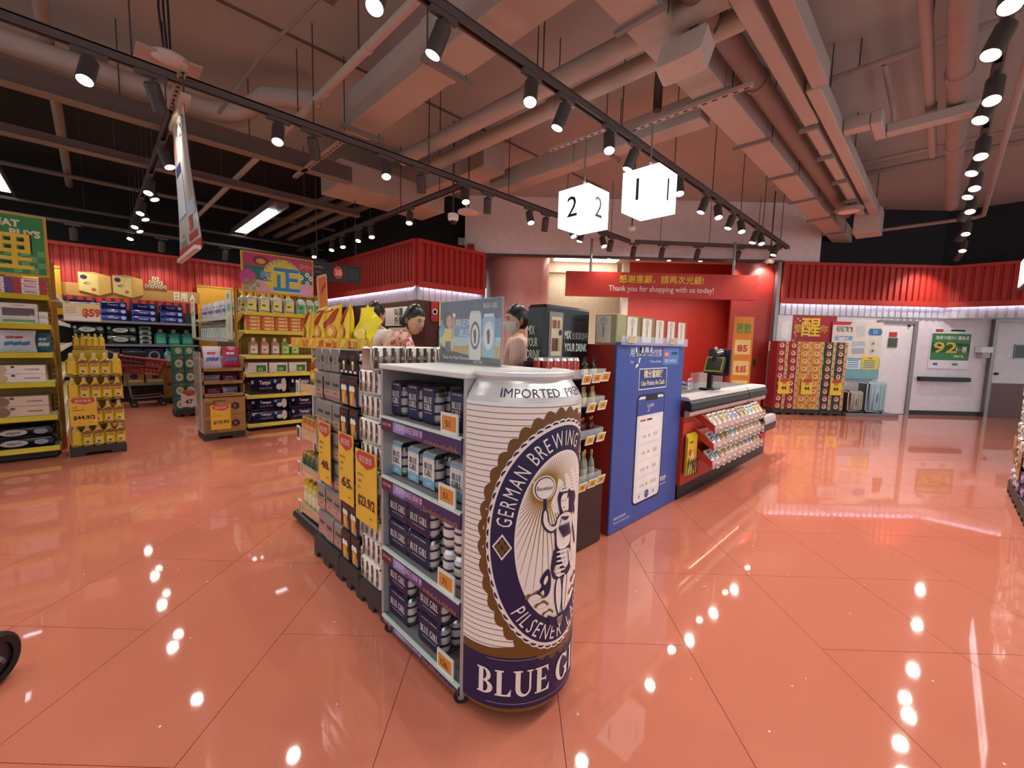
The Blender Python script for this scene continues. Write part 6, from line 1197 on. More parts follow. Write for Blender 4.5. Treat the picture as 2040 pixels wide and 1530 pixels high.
# long side of that gondola, seen edge on
t = thing('aisle_shelf', 'long yellow shelf run behind the stacked yellow bottles', 'shelf unit', (-.6, 8.6, 0)); g = G(); g.box(-.68, -.62, 6.85, 10.5, 0, 2.0, M('b8942a', .5)); part('spine', g, t)
for z in (.15, .48, .8, 1.12, 1.42, 1.72): g = G(); g.box(-.62, -.28, 6.85, 10.5, z-.02, z, M('cfc08a', .5)); s_ = part('shelf', g, t); g = G(); g.box(-.28, -.265, 6.85, 10.5, z-.04, z+.01, WHT); part('lip', g, t, s_)
g = G(); g.box(-.30, -.265, 6.80, 6.85, 0, 2.05, YB); part('post', g, t)
SIDE = [pouch(.18, .24, c1, c2, c3, 11+i) for i, (c1, c2, c3) in enumerate((('c8d0d0', '3a78b8', 'b84a4a'), ('b8c8c0', '5a9a6a', 'e6e6ea'), ('9ab0c0', 'd8b84a', '2a3a6a')))]
for k, z in enumerate((.151, .481, .801, 1.121, 1.421, 1.721)):
    for i in range(5): inst(SIDE[(k+i) % 3], (-.36, 7.0+.3*i, z), PI/2, 'refill pouch on the %s level of the shelf run behind the yellow bottles, %s along' % (ORD[k], ORD[i]), 'pouch', 'refill pouches on the side run')
# ---- yellow dish soap display
t = thing('soap_display', 'black pallet display carrying trays of yellow dish soap', 'display', (-.01, 6.42, 0))
g = G(); L_ = .44
g.prism([(0, 0), (.25*L_, 0), (.30*L_, .035), (.70*L_, .035), (.75*L_, 0), (L_, 0), (L_, .095), (0, .095)], (-.232, 6.27, 0), FX, ZUP, (0, .295, 0), M('35302f', .6)); part('pallet', g, t)
for z in (.335, .595, .845): g = G(); g.box(-.22, .21, 6.285, 6.56, z-.006, z, M('8a6a3a', .7)); part('tray', g, t)
AXE = bottle('dish_soap', .083, .065, .238, 'e2c032', 'd8c890', 'e6c63a', [('p', [(.05, .55), (.95, .55), (.95, .66), (.5, .72), (.05, .62)], '8a4a4a'), ('t', 'AXE', .5, .42, .10, '1c1c1c', .62), ('o', .48, .20, .28, .09, 'e6dcc8'), ('o', .48, .20, .2, .06, '8a5a4a'), ('p', [(.05, .5), (.95, .58), (.95, .52), (.05, .46)], 'c89a2a')])
AXP = bottle('dish_soap', .083, .065, .238, 'dcb82e', 'd8c890', 'dcb82e')
for r_, z in enumerate((.0965, .3365, .5965, .8465)):
    for k in range(5):
        plain = k == 0 or (r_ == 3 and k == 4)
        inst(AXP if plain else AXE, (-.178+.0855*k, 6.33, z), random.uniform(-.05, .05), '%syellow dish soap bottle, %s tier from the floor, %s from the left post' % ('plain ' if plain else '', ORD[r_], ORD[k]), 'dish soap', 'yellow dish soap bottles')
    for k in range(5): inst(AXP, (-.178+.0855*k, 6.43, z), 0, 'rear yellow dish soap bottle, %s tier from the floor, %s from the left post' % (ORD[r_], ORD[k]), 'dish soap', 'rear yellow dish soap bottles')
t2 = thing('soap_plinth', 'narrow yellow shelf holding small yellow bottles behind the dish soap', 'shelf', (-.03, 6.62, 0)); g = G(); g.box(-.17, .11, 6.57, 6.72, 0, 1.105, M('c8a82a', .5)); part('body', g, t2)
SY = bottle('cleaner_bottle', .05, .045, .185, 'e6c42a', 'e0c02a', 'e6c42a', [('o', .5, .18, .42, .09, 'a83a2a'), ('t', 'Mama', .5, .15, .05, 'f0e6d0', .6)]); row(SY, (-.135, -.085, -.035, .015, .065), 6.63, 1.106, '%s small yellow bottle with a red oval label, from the post', 'bottle', 'small yellow bottles')
offer('yellow offer poster priced 44.9 for 2 on the dish soap bottles', (-.213, 6.283, .32), (1, 0, 0), .205, .30, '$44.9/2', '', ink=K1, lines=('斧頭牌', '檸檬護膚洗潔精'))
t = thing('price_board', 'white and yellow price board reading 59 above the dish soap', 'price board', (-.07, 6.3, 1.42)); g = G(); g.box(-.205, .068, 6.292, 6.3, 1.42, 1.60, M('ecd88a', .45)); part('board', g, t); g = G(); g.quad((-.20, 6.2915, 1.425), FX, FZ, .262, .05, WHT); g.quad((-.20, 6.2912, 1.48), FX, FZ, .12, .09, M('eee6c8', .5)); g.text('$59', (.0, 6.291, 1.47), FX, FZ, .075, M('7a1a1a', .5), bold=.05, w=.135); g.text('$59', (.0, 6.2905, 1.472), FX, FZ, .072, M('d8482a', .5), bold=.02, w=.13)
for i in range(4): g.quad((-.19, 6.2908, 1.5+.018*i), FX, FZ, .08, .006, M('a8a048', .5))
part('print', g, t); g = G(); g.tube([(-.285, 6.30, 1.61), (.07, 6.30, 1.61)], .004, WHT, 6); part('arm', g, t)
# ---- cardboard display of dish tablets
CB, CBD = M('a07848', .75, sc=14), M('7a5630', .75)
t = thing('cardboard_display', 'brown cardboard tower display of dishwasher pouches', 'display', (1.15, 6.5, 0)); x0, x1, y0, y1 = .925, 1.365, 6.3, 6.7
g = G(); g.prism([(0, 0), (.3*.44, 0), (.34*.44, .04), (.66*.44, .04), (.7*.44, 0), (.44, 0), (.44, .085), (0, .085)], (x0-.01, y0-.01, 0), FX, ZUP, (0, .42, 0), M('35302f', .6)); part('pallet', g, t)
for z0, z1 in ((.086, .305), (.308, .532)):
    g = G(); g.rbox(x0, x1, y0, y1, z0, z1, .003, CB); b_ = part('carton', g, t); g = G(); g.quad((x0+.01, y0-.001, z0+.01), FX, FZ, .12, .2*.8, CBD); g.text('awawa', (x0+.16, y0-.002, z1-.05), FX, FZ, .024, M('3a2a1c', .6), w=.14, bold=.02); g.add([(x0+.33+.05*math.cos(PI/6+i*PI/3), y0-.002, z0+.11+.05*math.sin(PI/6+i*PI/3)) for i in range(6)], [tuple(range(6))], M('2c221a', .6)); g.text('R', (x0+.33, y0-.003, z0+.09), FX, FZ, .04, M('a07848', .7), bold=.03)
    for i in range(6): g.quad((x0+.02, y0-.0015, z0+.02+.02*i), FX, FZ, .08, .006, CB)
    part('print', g, t, b_)
for z in (.535, .695, .855):
    g = G(); g.box(x0, x1, y1-.01, y1, z, z+.158, CB); g.box(x0, x0+.012, y0, y1, z, z+.158, CB); g.box(x1-.012, x1, y0, y1, z, z+.158, CB); g.box(x0, x1, y0, y1, z, z+.008, CB); g.box(x0, x1, y0, y0+.008, z, z+.05, CB); b_ = part('tray', g, t); g = G()
    for i in range(3): g.quad((x0+.02+.1*i, y0-.001, z+.02+.004*i), FX, FZ, .09, .012, CBD)
    part('print', g, t, b_)
DP = pouch(.18, .17, 'a83048', '5a7ac8', 'e6e0e6', 21); DP2 = pouch(.18, .17, 'd6d0dc', '4a6ac0', 'c83a58', 22)
for k, (z, lo) in enumerate(((.543, .9), (.703, .9), (.863, .95))):
    for i in range(2): inst((DP, DP2)[(i+k) % 2], (1.05+.19*i, 6.45, z), random.uniform(-.1, .1), '%s dishwasher pouch in the %s cardboard tray' % (('left', 'right')[i], ('lower', 'middle', 'upper')[k]), 'pouch', 'dishwasher pouches', sc=(1, 1, .62) if k < 2 else (1.05, 1, 1.1), rot=(-.3 if k < 2 else -.1, 0, random.uniform(-.1, .1)))
for i in range(2): inst((DP2, DP)[i], (1.04+.2*i, 6.36, .90), 0, '%s dishwasher pouch standing on top of the cardboard tower' % ('left', 'right')[i], 'pouch', 'dishwasher pouches on top', rot=(-.05, 0, 0), sc=(1.1, .9, 1.6))
offer('yellow offer poster priced 129.9 for 2 on the cardboard tower', (.99, 6.293, .13), (1, 0, 0), .21, .31, '$129.9/2', '', ink=K1, lines=('洗碗', '五合一洗碗球'))
g = G(); g.box(.90, .918, 6.32, 6.75, .1, 1.1, clear_plastic('e6e6e0', .3)); solo('side_pocket', g, 'clear plastic side pocket on the cardboard tower', 'pocket')
# ---- end gondola with the great buys sign
gondola('endcap_shelf', 'yellow shelf unit under the great buys sign', 1.45, 2.55, 6.6, .45, (1.64, 1.39, 1.05, .80, .50, .10), 1.92)
LJ = bottle('laundry_jug', .135, .09, .27, 'e9ead8', 'e6cc2a', 'e6e070', [('o', .45, .35, .2, .05, '3a6a3a')], True); LJG = bottle('laundry_jug', .125, .09, .27, 'e6eae2', '2aa04a', '5ab86a', [('o', .45, .35, .2, .05, '2a5a3a')], True)
row(LJ, (1.55, 1.71, 1.87, 2.03), 6.68, 1.642, '%s white laundry jug with a yellow cap, front row from the left', 'laundry jug', 'yellow capped jugs'); row(LJ, (1.50, 1.66, 1.82, 1.98), 6.82, 1.642, '%s yellow capped laundry jug in the rear row', 'laundry jug', 'rear yellow capped jugs')
row(LJG, (2.20, 2.32, 2.44), 6.70, 1.642, '%s white laundry jug with a green cap', 'laundry jug', 'green capped jugs')
OB = bx_proto('soap_carton', .17, .12, .048, 'd8964a', [('r', 0, .1, .22, .8, 'c85a2a'), ('r', .3, .25, .4, .4, 'e6d0a0'), ('r', .76, .1, .2, .8, 'e6b060')])
for r_ in range(4):
    for k in range(5): inst(OB, (1.565+.175*k, 6.68, 1.392+.05*r_), 0, 'orange soap carton, %s layer, %s from the left on its shelf' % (ORD[r_], ORD[k]), 'soap carton', 'orange soap cartons')
HS = [bottle('hand_soap', .115, .07, .24, c, 'e6dcd2', l, [('o', .45, .3, .15, .04, '3a6a3a')]) for c, l in (('c8a08a', 'e6dcc8'), ('d0988a', 'e0c8b8'), ('8ab848', 'b8d888'))]
for k, x in enumerate((1.57, 1.705, 1.84, 1.97, 2.1)): inst(HS[(0, 1, 0, 2, 2)[k]], (x, 6.69, 1.052), 0, '%s hand soap bottle from the left on the great buys shelf' % ORD[k], 'hand soap', 'hand soap bottles')
TUB = bx_proto('detergent_tub', .24, .2, .145, 'e9e6e2', [('r', .42, .12, .5, .62, '2f7a34'), ('r', .5, .2, .25, .3, '9ac048'), ('r', 0, .86, 1, .14, 'f4f2ee')]); row(TUB, (1.61, 1.87, 2.13), 6.75, .802, '%s white detergent tub from the left', 'detergent tub', 'detergent tubs')
TMP = bx_proto('tissue_bundle', .51, .3, .17, '1e1c40', [('t', 'Tempo', .40, .55, .24, 'e6e6ee', .28), ('t', 'PRESTIGE', .42, .28, .12, '8a7aa0', .32), ('o', .88, .5, .07, .4, 'd8cfc0'), ('o', .76, .4, .08, .18, 'c8d0e6'), ('o', .66, .72, .04, .12, '6aa0d8'), ('r', .06, .6, .06, .2, 'b8b0c8')], .2, .03, True)
for r_, z in enumerate((.503, .103, .275)):
    sc_ = (.98, 1, 1.45 if r_ == 0 else (1.0))
    for k in range(2): inst(TMP, (1.735+.515*k, 6.78, z), 0, 'navy tissue bundle on the %s of the great buys unit, %s one' % (('fifth shelf', 'bottom shelf, lower layer', 'bottom shelf, upper layer')[r_], ('left', 'right')[k]), 'tissue pack', 'navy tissue bundles', sc=sc_)
t = thing('offer_sign', 'colourful great buys sign board with a blue character', 'sign', (1.9, 6.62, 1.9)); g = G(); g.box(1.45, 2.37, 6.64, 6.67, 1.9, 2.445, M('d9a52a', .5)); part('frame', g, t); g = G(); g.box(1.472, 2.35, 6.634, 6.64, 1.92, 2.425, M('b83a68', .45)); sh_ = part('sheet', g, t); g = G(); Y_ = 6.6335
g.quad((1.472, Y_, 2.08), FX, FZ, .878, .18, M('1f7a68', .5)); g.quad((1.472, Y_, 1.92), FX, FZ, .878, .16, M('d8a0b8', .5)); g.disc((1.95, Y_-.0005, 2.15), FX, FZ, .25, .24, M('d8cc38', .5), 32); g.disc((1.52, Y_-.0005, 2.10), FX, FZ, .10, .11, M('c04a90', .5), 20); g.disc((1.68, Y_-.0008, 2.34), FX, FZ, .10, .06, M('8a2030', .5), 16); g.disc((1.68, Y_-.001, 2.33), FX, FZ, .06, .035, M('c8a84a', .5), 16)
for i in range(4):
    for j in range(3):
        if (i+j) % 2 == 0: g.quad((1.48+.045*i, Y_-.001, 1.93+.05*j), FX, FZ, .045, .05, M('7ab03a', .5)); g.quad((2.18+.04*i, Y_-.001, 2.30+.02*j), FX, FZ, .04, .02, M('c8a04a', .5))
for x, z, c_ in ((2.20, 2.17, 'e6e0e0'), (2.28, 2.22, 'd8e6e0'), (2.33, 2.17, 'e6e0e0'), (2.28, 2.10, 'b8d8e0')): g.disc((x, Y_-.001, z), FX, FZ, .03, .035, M(c_, .5), 14); g.disc((x, Y_-.0014, z), FX, FZ, .012, .014, M('c8445a', .5), 10)
for i, c in enumerate('GREAT BUYS'):
    if c != ' ': a = math.radians(148-i*13); T_ = (1.95+.225*math.cos(a), 2.12+.235*math.sin(a)); g.text(c, (T_[0], Y_-.0015, T_[1]), (math.sin(a), 0, -math.cos(a)), (math.cos(a), 0, math.sin(a)), .036, M('7aa0a8', .5), bold=.05)
g.text('正', (2.0, Y_-.0015, 1.97), FX, FZ, .26, M('e8eef0', .5), bold=.04); g.text('正', (2.0, Y_-.002, 1.975), FX, FZ, .26, M('2a88c0', .5), bold=.03); g.text('堅', (1.74, Y_-.0015, 2.08), FX, FZ, .10, M('e8eef0', .5), bold=.03); g.text('堅', (1.74, Y_-.002, 2.082), FX, FZ, .10, M('2a6aa8', .5), bold=.008); part('print', g, t, sh_)
# aisle sign 25 hanging behind
t = thing('aisle_sign', 'black hanging aisle sign with a red 25 badge', 'sign', (2.73, 6.7, 2.2)); g = G(); g.box(2.38, 3.12, 6.69, 6.72, 2.19, 2.46, M('121214', .4)); part('board', g, t); g = G(); g.disc((2.76, 6.688, 2.325), FX, FZ, .075, .095, M('d8452f', .5), 24); g.text('25', (2.76, 6.686, 2.29), FX, FZ, .075, WHT, bold=.03); g.text('洗衣用品', (2.46, 6.688, 2.36), FX, FZ, .025, M('b8b8b8', .5)); g.text('Laundry', (2.46, 6.688, 2.29), FX, FZ, .02, M('b8b8b8', .5)); g.quad((2.86, 6.688, 2.2), FX, FZ, .003, .25, M('8a8a8a', .5))
for i in range(5): g.quad((2.88, 6.688, 2.40-.035*i), FX, FZ, .2, .006, M('6a6a6a', .5))
part('print', g, t)
for x in (2.45, 3.05): g = G(); g.cyl((x, 6.705, 2.46), (x, 6.705, 4.3 if x < 2.6 else 3.499), .006, GREYD, 6); part('wire', g, t)
t = thing('shelf_talker', 'slim orange plaque standing above the green capped jugs', 'plaque', (2.56, 6.5, 1.6)); g = G(); g.prism([(0, 0), (.13, .02), (.115, .60), (.10, .63), (-.02, .58), (-.03, .56)], (2.44, 6.615, 1.645), FX, ZUP, (0, .03, 0), M('d8c0a0', .5)); part('edge', g, t); g = G(); g.prism([(.01, .03), (.12, .04), (.10, .59), (-.015, .55)], (2.44, 6.611, 1.645), FX, ZUP, (0, .004, 0), M('c87a34', .45)); part('face', g, t); g = G(); g.poly([(.02, .3), (.1, .45), (.09, .5), (.03, .4)], (2.44, 6.610, 1.645), FX, FZ, M('a83a2a', .5)); part('print', g, t)
# ---- long left side of that gondola (faces the trolley aisle)
t = thing('aisle_shelf', 'long shelf run facing the trolley aisle with bags and bottles', 'shelf unit', (1.6, 9, 0)); g = G(); g.box(1.84, 1.9, 7.1, 10.6, 0, 1.98, M('c8b890', .5)); part('spine', g, t)
for z in (.15, .5, .85, 1.26, 1.60): g = G(); g.box(1.46, 1.84, 7.1, 10.6, z-.02, z, M('d8d4c8', .5)); s_ = part('shelf', g, t); g = G(); g.box(1.445, 1.46, 7.1, 10.6, z-.045, z+.01, M('c8c8c8', .4)); part('lip', g, t, s_)
g = G(); g.box(1.44, 1.48, 7.06, 7.10, 0, 2.0, YB); part('post', g, t)
for y, lab in ((7.35, 'near'), (10.45, 'far')):
    b = thing('shelf_banner', 'upright beige cleaner banner at the %s end of the trolley aisle run' % lab, 'banner', (1.43, y, 1.25)); g = G(); g.box(1.425, 1.435, y-.2, y+.2, 1.25, 1.96, M('d8cfb4', .5)); part('sheet', g, b); g = G(); g.disc((1.423, y, 1.72), (0, -1, 0), FZ, .14, .06, M('6ab0b8', .5)); g.disc((1.423, y+.02, 1.48), (0, -1, 0), FZ, .09, .12, M('b8c8b8', .5)); g.text('推介', (1.4225, y, 1.85), (0, -1, 0), FZ, .06, K1); part('print', g, b)
RB = [pouch(.2, .3, c1, c2, c3, 31+i) for i, (c1, c2, c3) in enumerate((('c0d0d8', '3a80b0', 'e6e6ea'), ('dcdcdc', 'b8a0c0', '4a80b0'), ('d8b8c8', 'c83a78', 'e6e6ea')))]
WBt = bottle('cleaner_bottle', .10, .08, .28, 'd8dcd8', 'b8c0c0', 'a8b8b8')
for i in range(14):
    inst(RB[i % 3], (1.58, 7.72+.2*i, 1.602), -PI/2, 'refill bag on the top level facing the trolley aisle, %s from the banner' % ORD[i], 'pouch', 'refill bags facing the trolley aisle'); inst(WBt, (1.55, 7.68+.2*i, 1.262), -PI/2, 'white cleaner bottle facing the trolley aisle, %s from the banner' % ORD[i], 'bottle', 'white cleaner bottles')
# ---- detergent cartons, brown cartons, trolley, back shelves
GD = bx_proto('detergent_box', .135, .3, .215, '2f7a5a', [('o', .5, .45, .36, .3, 'e6e2d8'), ('o', .5, .45, .22, .18, 'a8c8a0'), ('r', 0, .86, .5, .14, '3a70b8'), ('r', .5, .86, .5, .14, 'd8582a'), ('t', 'fab', .5, .4, .12, 'b8382a', .3)])
dolly(.87, 1.17, 8.44, 8.82, .10, 'black pallet base under the green detergent boxes')
for r_ in range(4):
    for k in range(2): inst(GD, (.945+.14*k, 8.62, .101+.218*r_), 0, 'green detergent box, %s layer from the floor, %s column' % (ORD[r_], ('left', 'right')[k]), 'detergent box', 'green detergent boxes')
for k in range(2): inst(bx_proto('detergent_box', .135, .3, .16, '3a8a68', [('o', .5, .5, .3, .3, 'e0dcc8')]), (.945+.14*k, 8.62, .974), 0, 'open topped green detergent box on the stack, %s one' % ('left', 'right')[k], 'detergent box', 'green detergent boxes on top')
t = thing('price_card', 'white price card reading 47 on the green detergent boxes', 'price card', (1.0, 8.45, .15)); g = G(); g.box(.95, 1.15, 8.455, 8.462, .15, .42, M('ece6e2', .5)); part('card', g, t); g = G(); g.poly([(0, .24), (.03, .27), (.2, .26), (.2, .2), (.1, .17)], (.95, 8.454, .15), FX, FZ, M('c8544a', .5)); g.text('47', (1.05, 8.453, .20), FX, FZ, .07, M('3a3238', .5), bold=.03); part('print', g, t)
BC = bx_proto('shipping_carton', .34, .3, .33, 'a5793f', [('r', .1, .7, .2, .15, '5a3c1c'), ('t', 'HOUSEHOLD', .6, .45, .08, '5a3c1c', .5)], .8)
dolly(.92, 1.28, 10.28, 10.6, .10, 'black pallet base under the brown shipping cartons')
for r_ in range(2): inst(BC, (1.10, 10.44, .101+.332*r_), 0, '%s brown shipping carton beside the trolley' % ('lower', 'upper')[r_], 'carton', 'brown shipping cartons')
BLB = bottle('bleach_bottle', .11, .09, .27, '4aa0a8', '3a78b8', 'd8e0d8', [], True); row(BLB, (1.0, 1.13), 10.42, .766, '%s teal bleach bottle on the brown cartons', 'bottle', 'bleach bottles')
t = thing('shopping_trolley', 'red plastic shopping trolley in the far aisle', 'trolley', (.62, 10.2, 0)); TR, TM = M('a83a34', .45), M('a8a29c', .3, .8)
def lerp3(a, b, f): return tuple(a[i]+(b[i]-a[i])*f for i in range(3))
g = G(); lo = [(.36, 9.95, .62), (.82, 9.95, .56), (.82, 10.4, .56), (.36, 10.4, .62)]; hi = [(.30, 9.88, .92), (.92, 9.88, .82), (.92, 10.46, .82), (.30, 10.46, .92)]
for k in range(4):
    a, b, c_, d_ = lo[k], lo[(k+1) % 4], hi[(k+1) % 4], hi[k]; n = 9
    for i in range(n+1): g.tube([lerp3(a, b, i/n), lerp3(d_, c_, i/n)], .008, TR, 5)
    for j in range(5): g.tube([lerp3(a, d_, j/4), lerp3(b, c_, j/4)], .01 if j < 4 else .02, TR, 6)
g.add(lo, [(0, 1, 2, 3)], TR); part('basket', g, t)
g = G(); g.tube([(.30, 9.88, .95), (.30, 10.46, .95)], .016, TR, 8); g.tube([(.33, 9.92, .62), (.30, 9.9, .95)], .012, TM, 8); g.tube([(.33, 10.42, .62), (.30, 10.44, .95)], .012, TM, 8); part('handle', g, t)
g = G()
for y in (9.95, 10.4): g.tube([(.36, y, .6), (.42, y, .35), (.44, y, .16), (.86, y, .18), (.88, y, .12)], .012, TM, 8)
g.tube([(.44, 9.95, .17), (.44, 10.4, .17)], .012, TM, 8); g.tube([(.86, 9.95, .18), (.86, 10.4, .18)], .012, TM, 8); part('chassis', g, t)
for x, y in ((.46, 9.95), (.86, 9.95), (.46, 10.4), (.86, 10.4)): wheel(t, x, y, .055, .03, PI/2)
g = G(); g.box(.36, .66, 9.98, 10.36, .75, .98, M('3a3634', .6)); part('child_seat', g, t)
t = thing('wall_shelf', 'back wall shelves full of blue and black tissue packs', 'shelf unit', (.6, 11.1, 0)); g = G(); g.box(-1.2, 1.55, 11.18, 11.2, 0, 1.95, M('2a2622', .7)); part('back_panel', g, t)
for z in (.35, .72, 1.10, 1.53): g = G(); g.box(-1.2, 1.55, 10.82, 11.18, z-.02, z, M('c8c4bc', .4)); s_ = part('shelf', g, t); g = G(); g.box(-1.2, 1.55, 10.805, 10.82, z-.04, z+.006, M('8a8688', .4)); part('lip', g, t, s_)
g = G(); g.box(-1.2, 1.55, 10.85, 11.18, 0, .33, M('1e1a18', .6)); part('base', g, t)
g = G(); g.box(-1.2, 1.6, 10.78, 10.83, 1.95, 2.17, M('b8894a', .55)); h_ = part('header_board', g, t); g = G(); g.text('日用 A', (1.35, 10.778, 2.0), FX, FZ, .12, M('e6e0d0', .5), w=.34, bold=.03); part('lettering', g, t, h_)
for k, (x, w_) in enumerate(((-.14, .62), (.30, .62))):
    b = thing('printed_carton', '%s cut out picture of a toilet paper carton on the shelf header' % ('first', 'second')[k], 'header board', (x, 10.76, 2.05)); g = G(); g.prism([(0, -.03), (.26, -.10), (.42, -.03), (.42, .26), (.2, .31), (0, .29)], (x, 10.76, 2.07), FX, ZUP, (0, .018, 0), M('caa050', .6)); part('board', g, b); g = G(); g.poly([(.01, -.02), (.255, -.085), (.25, .26), (.01, .28)], (x, 10.759, 2.07), FX, FZ, M('d8bc78', .5)); g.disc((x+.07, 10.758, 2.28), FX, FZ, .045, .04, M('2a2a5a', .5)); g.text('4D', (x+.10, 10.758, 2.15), FX, FZ, .05, K1, shear=.2); g.disc((x+.19, 10.758, 2.07), FX, FZ, .03, .03, M('b8582a', .5)); part('print', g, b)
RL = bx_proto('paper_roll', .10, .02, .075, 'b8a070', [('o', .5, .5, .3, .4, '3a3a4a'), ('o', .5, .5, .15, .2, 'd8c8a0')])
for k, (x, z) in enumerate(((.80, 2.175), (.91, 2.175), (1.02, 2.175), (.855, 2.251), (.965, 2.251), (.91, 2.327))): inst(RL, (x, 10.77, z), 0, '%s toilet roll picture in the pyramid on the shelf header' % ORD[k], 'header board', 'toilet roll pictures')
TB1 = bx_proto('tissue_bundle', .36, .25, .115, '24286a', [('t', 'Tempo', .45, .4, .25, 'd8dcf0', .4), ('o', .85, .5, .1, .3, 'a8b8e0'), ('r', .0, .1, .05, .8, '4a5ab0')], .2, .02, True); TB2 = bx_proto('tissue_bundle', .42, .25, .17, '16201e', [('o', .45, .5, .26, .26, 'c8ccc4'), ('t', 'VIRJOY', .45, .42, .12, '3a4440', .26), ('o', .85, .6, .1, .22, '9aa49c'), ('o', .08, .7, .06, .16, '9aa49c')], .2, .02, True); TB3 = bx_proto('tissue_bundle', .18, .25, .085, '8a9490', [('o', .5, .5, .3, .3, '2a3230')], .2, .015, True)
for r_ in range(3):
    for k, x in enumerate((.30, .72, 1.14, -.1)): inst(TB1, (x, 10.96, 1.532+.118*r_), 0, 'navy tissue bundle on the top back shelf, %s layer, %s stack' % (ORD[r_], ORD[k]), 'tissue pack', 'navy tissue bundles on the back shelf')
for r_ in range(2):
    for k, x in enumerate((-.05, .39)): inst(TB2, (x, 10.96, 1.102+.175*r_), 0, 'black and white tissue bundle on the second back shelf, %s layer, %s stack' % (ORD[r_], ORD[k]), 'tissue pack', 'black tissue bundles on the back shelf')
for r_ in range(4): inst(TB3, (.72, 10.96, 1.102+.088*r_), 0, 'grey tissue pack on the second back shelf, %s layer' % ORD[r_], 'tissue pack', 'grey tissue packs on the back shelf')
TJ = bottle('softener_jug', .19, .12, .30, '3aa08c', 'd08a90', '5ab8a0', [], True); row(TJ, (.95, 1.16, 1.37), 10.93, 1.102, '%s teal softener jug on the second back shelf', 'softener jug', 'teal softener jugs')
NV = bx_proto('paper_box', .3, .25, .3, '2a3470', [('o', .5, .55, .3, .3, 'd8d0b8'), ('o', .5, .55, .2, .2, '2a3470')]); YV = bx_proto('paper_box', .3, .25, .26, 'b88a3a', [('o', .5, .5, .2, .2, '3a3070'), ('r', .1, .1, .8, .15, 'e0c080')])
row(NV, (.2, .52, .84, 1.16, 1.44), 10.98, .722, '%s navy paper box on the third back shelf', 'box', 'navy paper boxes'); row(YV, (.2, .52, .84, 1.16, 1.44), 10.98, .352, '%s tan paper box on the lowest back shelf', 'box', 'tan paper boxes')
t = thing('wall_panel', 'mustard yellow wall panel right of the back shelf header', 'panel', (1.95, 11.1, 1.0)); g = G(); g.box(1.6, 2.45, 11.08, 11.12, 0, 2.36, M('c8921e', .5)); part('sheet', g, t); g = G(); g.box(1.6, 2.45, 11.07, 11.08, 2.32, 2.36, M('b07a1a', .5)); part('edge', g, t)
t = thing('wall_panel', 'mustard yellow wall panel left of the back shelf header', 'panel', (-.75, 11.1, 1.0)); g = G(); g.box(-1.5, -.35, 10.70, 10.74, 1.6, 2.42, M('c8921e', .5)); part('sheet', g, t); g = G(); g.box(-1.5, -.35, 10.69, 10.70, 2.38, 2.42, M('b07a1a', .5)); part('edge', g, t)
# ---- hanging price banner
t = thing('hanging_banner', 'tall glossy white price banner hanging in the aisle', 'banner', (.60, 4.6, 1.98)); g = G(); nx, nz = 6, 16; vs = []; bk = []
def bn(u, v): return (.60+.006*math.sin(v*5+u*2)+.03*u*(1-v)-.01*u*v, 4.96-(.62+.28*(1-v))*u, 1.98+1.14*v+.0*u)
for j in range(nz+1):
    for i in range(nx+1): vs.append(bn(i/nx, j/nz))
k = nx+1; fs = [(j*k+i, j*k+i+1, (j+1)*k+i+1, (j+1)*k+i) for j in range(nz) for i in range(nx)]
g.add(vs, fs, M('d9d3cc', .12), True); g.add([(v[0]+.004, v[1], v[2]) for v in vs], [f[::-1] for f in fs], M('d9d3cc', .12), True); part('sheet', g, t)
g = G()
def bq(u0, u1, v0, v1, c_):
    m_ = 5; vs = [(bn(u0+(u1-u0)*i/m_, v)[0]-.003, *bn(u0+(u1-u0)*i/m_, v)[1:]) for v in (v0, v1) for i in range(m_+1)]; g.add(vs, [(i, i+1, m_+2+i, m_+1+i) for i in range(m_)], M(c_, .3))
bq(0, 1, 0, .07, 'c8402a'); bq(.5, .9, .09, .14, 'b83a34'); bq(.1, .45, .6, .68, '3a3a6a'); bq(.05, .5, .3, .6, 'b8bcc4'); bq(.55, .95, .25, .35, '9aa0a8')
f_ = lambda a, b, u, v: (bn(u+a, v+b)[0]-.005, *bn(u+a, v+b)[1:])
g.text('20', None, None, None, .10, M('b83030', .5), fn=lambda a, b: f_(a*1.2, b, .66, .16), bold=.04); g.text('新上市', None, None, None, .10, K1, fn=lambda a, b: f_(a*1.3, b, .6, .84), bold=.02); g.text('優惠', None, None, None, .09, M('b8504a', .5), fn=lambda a, b: f_(a*1.2, b, .25, .76)); g.text('METEX', None, None, None, .03, K1, fn=lambda a, b: f_(a*1.2, b, .25, .14))
for i in range(5): bq(.08, .4, .12-.012*i, .125-.012*i, '6a6460')
part('print', g, t)
g = G(); g.box(.57, .63, 4.25, 5.0, 3.11, 3.15, M('c8b8a8', .5)); part('top_bar', g, t); g = G(); g.box(.58, .62, 4.04, 4.98, 1.955, 1.985, M('d8d0c8', .4)); part('bottom_bar', g, t); g = G(); g.tube([(.6, 4.35, 3.15), (.6, 4.35, 3.34)], .006, GREYD, 6); part('hook', g, t); g = G(); g.tube([(.6, 4.9, 3.15), (.6, 4.9, 3.34)], .006, GREYD, 6); part('hook', g, t)
strut('slotted strut carrying the hanging price banner', .60, 4.3, 5.1, 3.335)
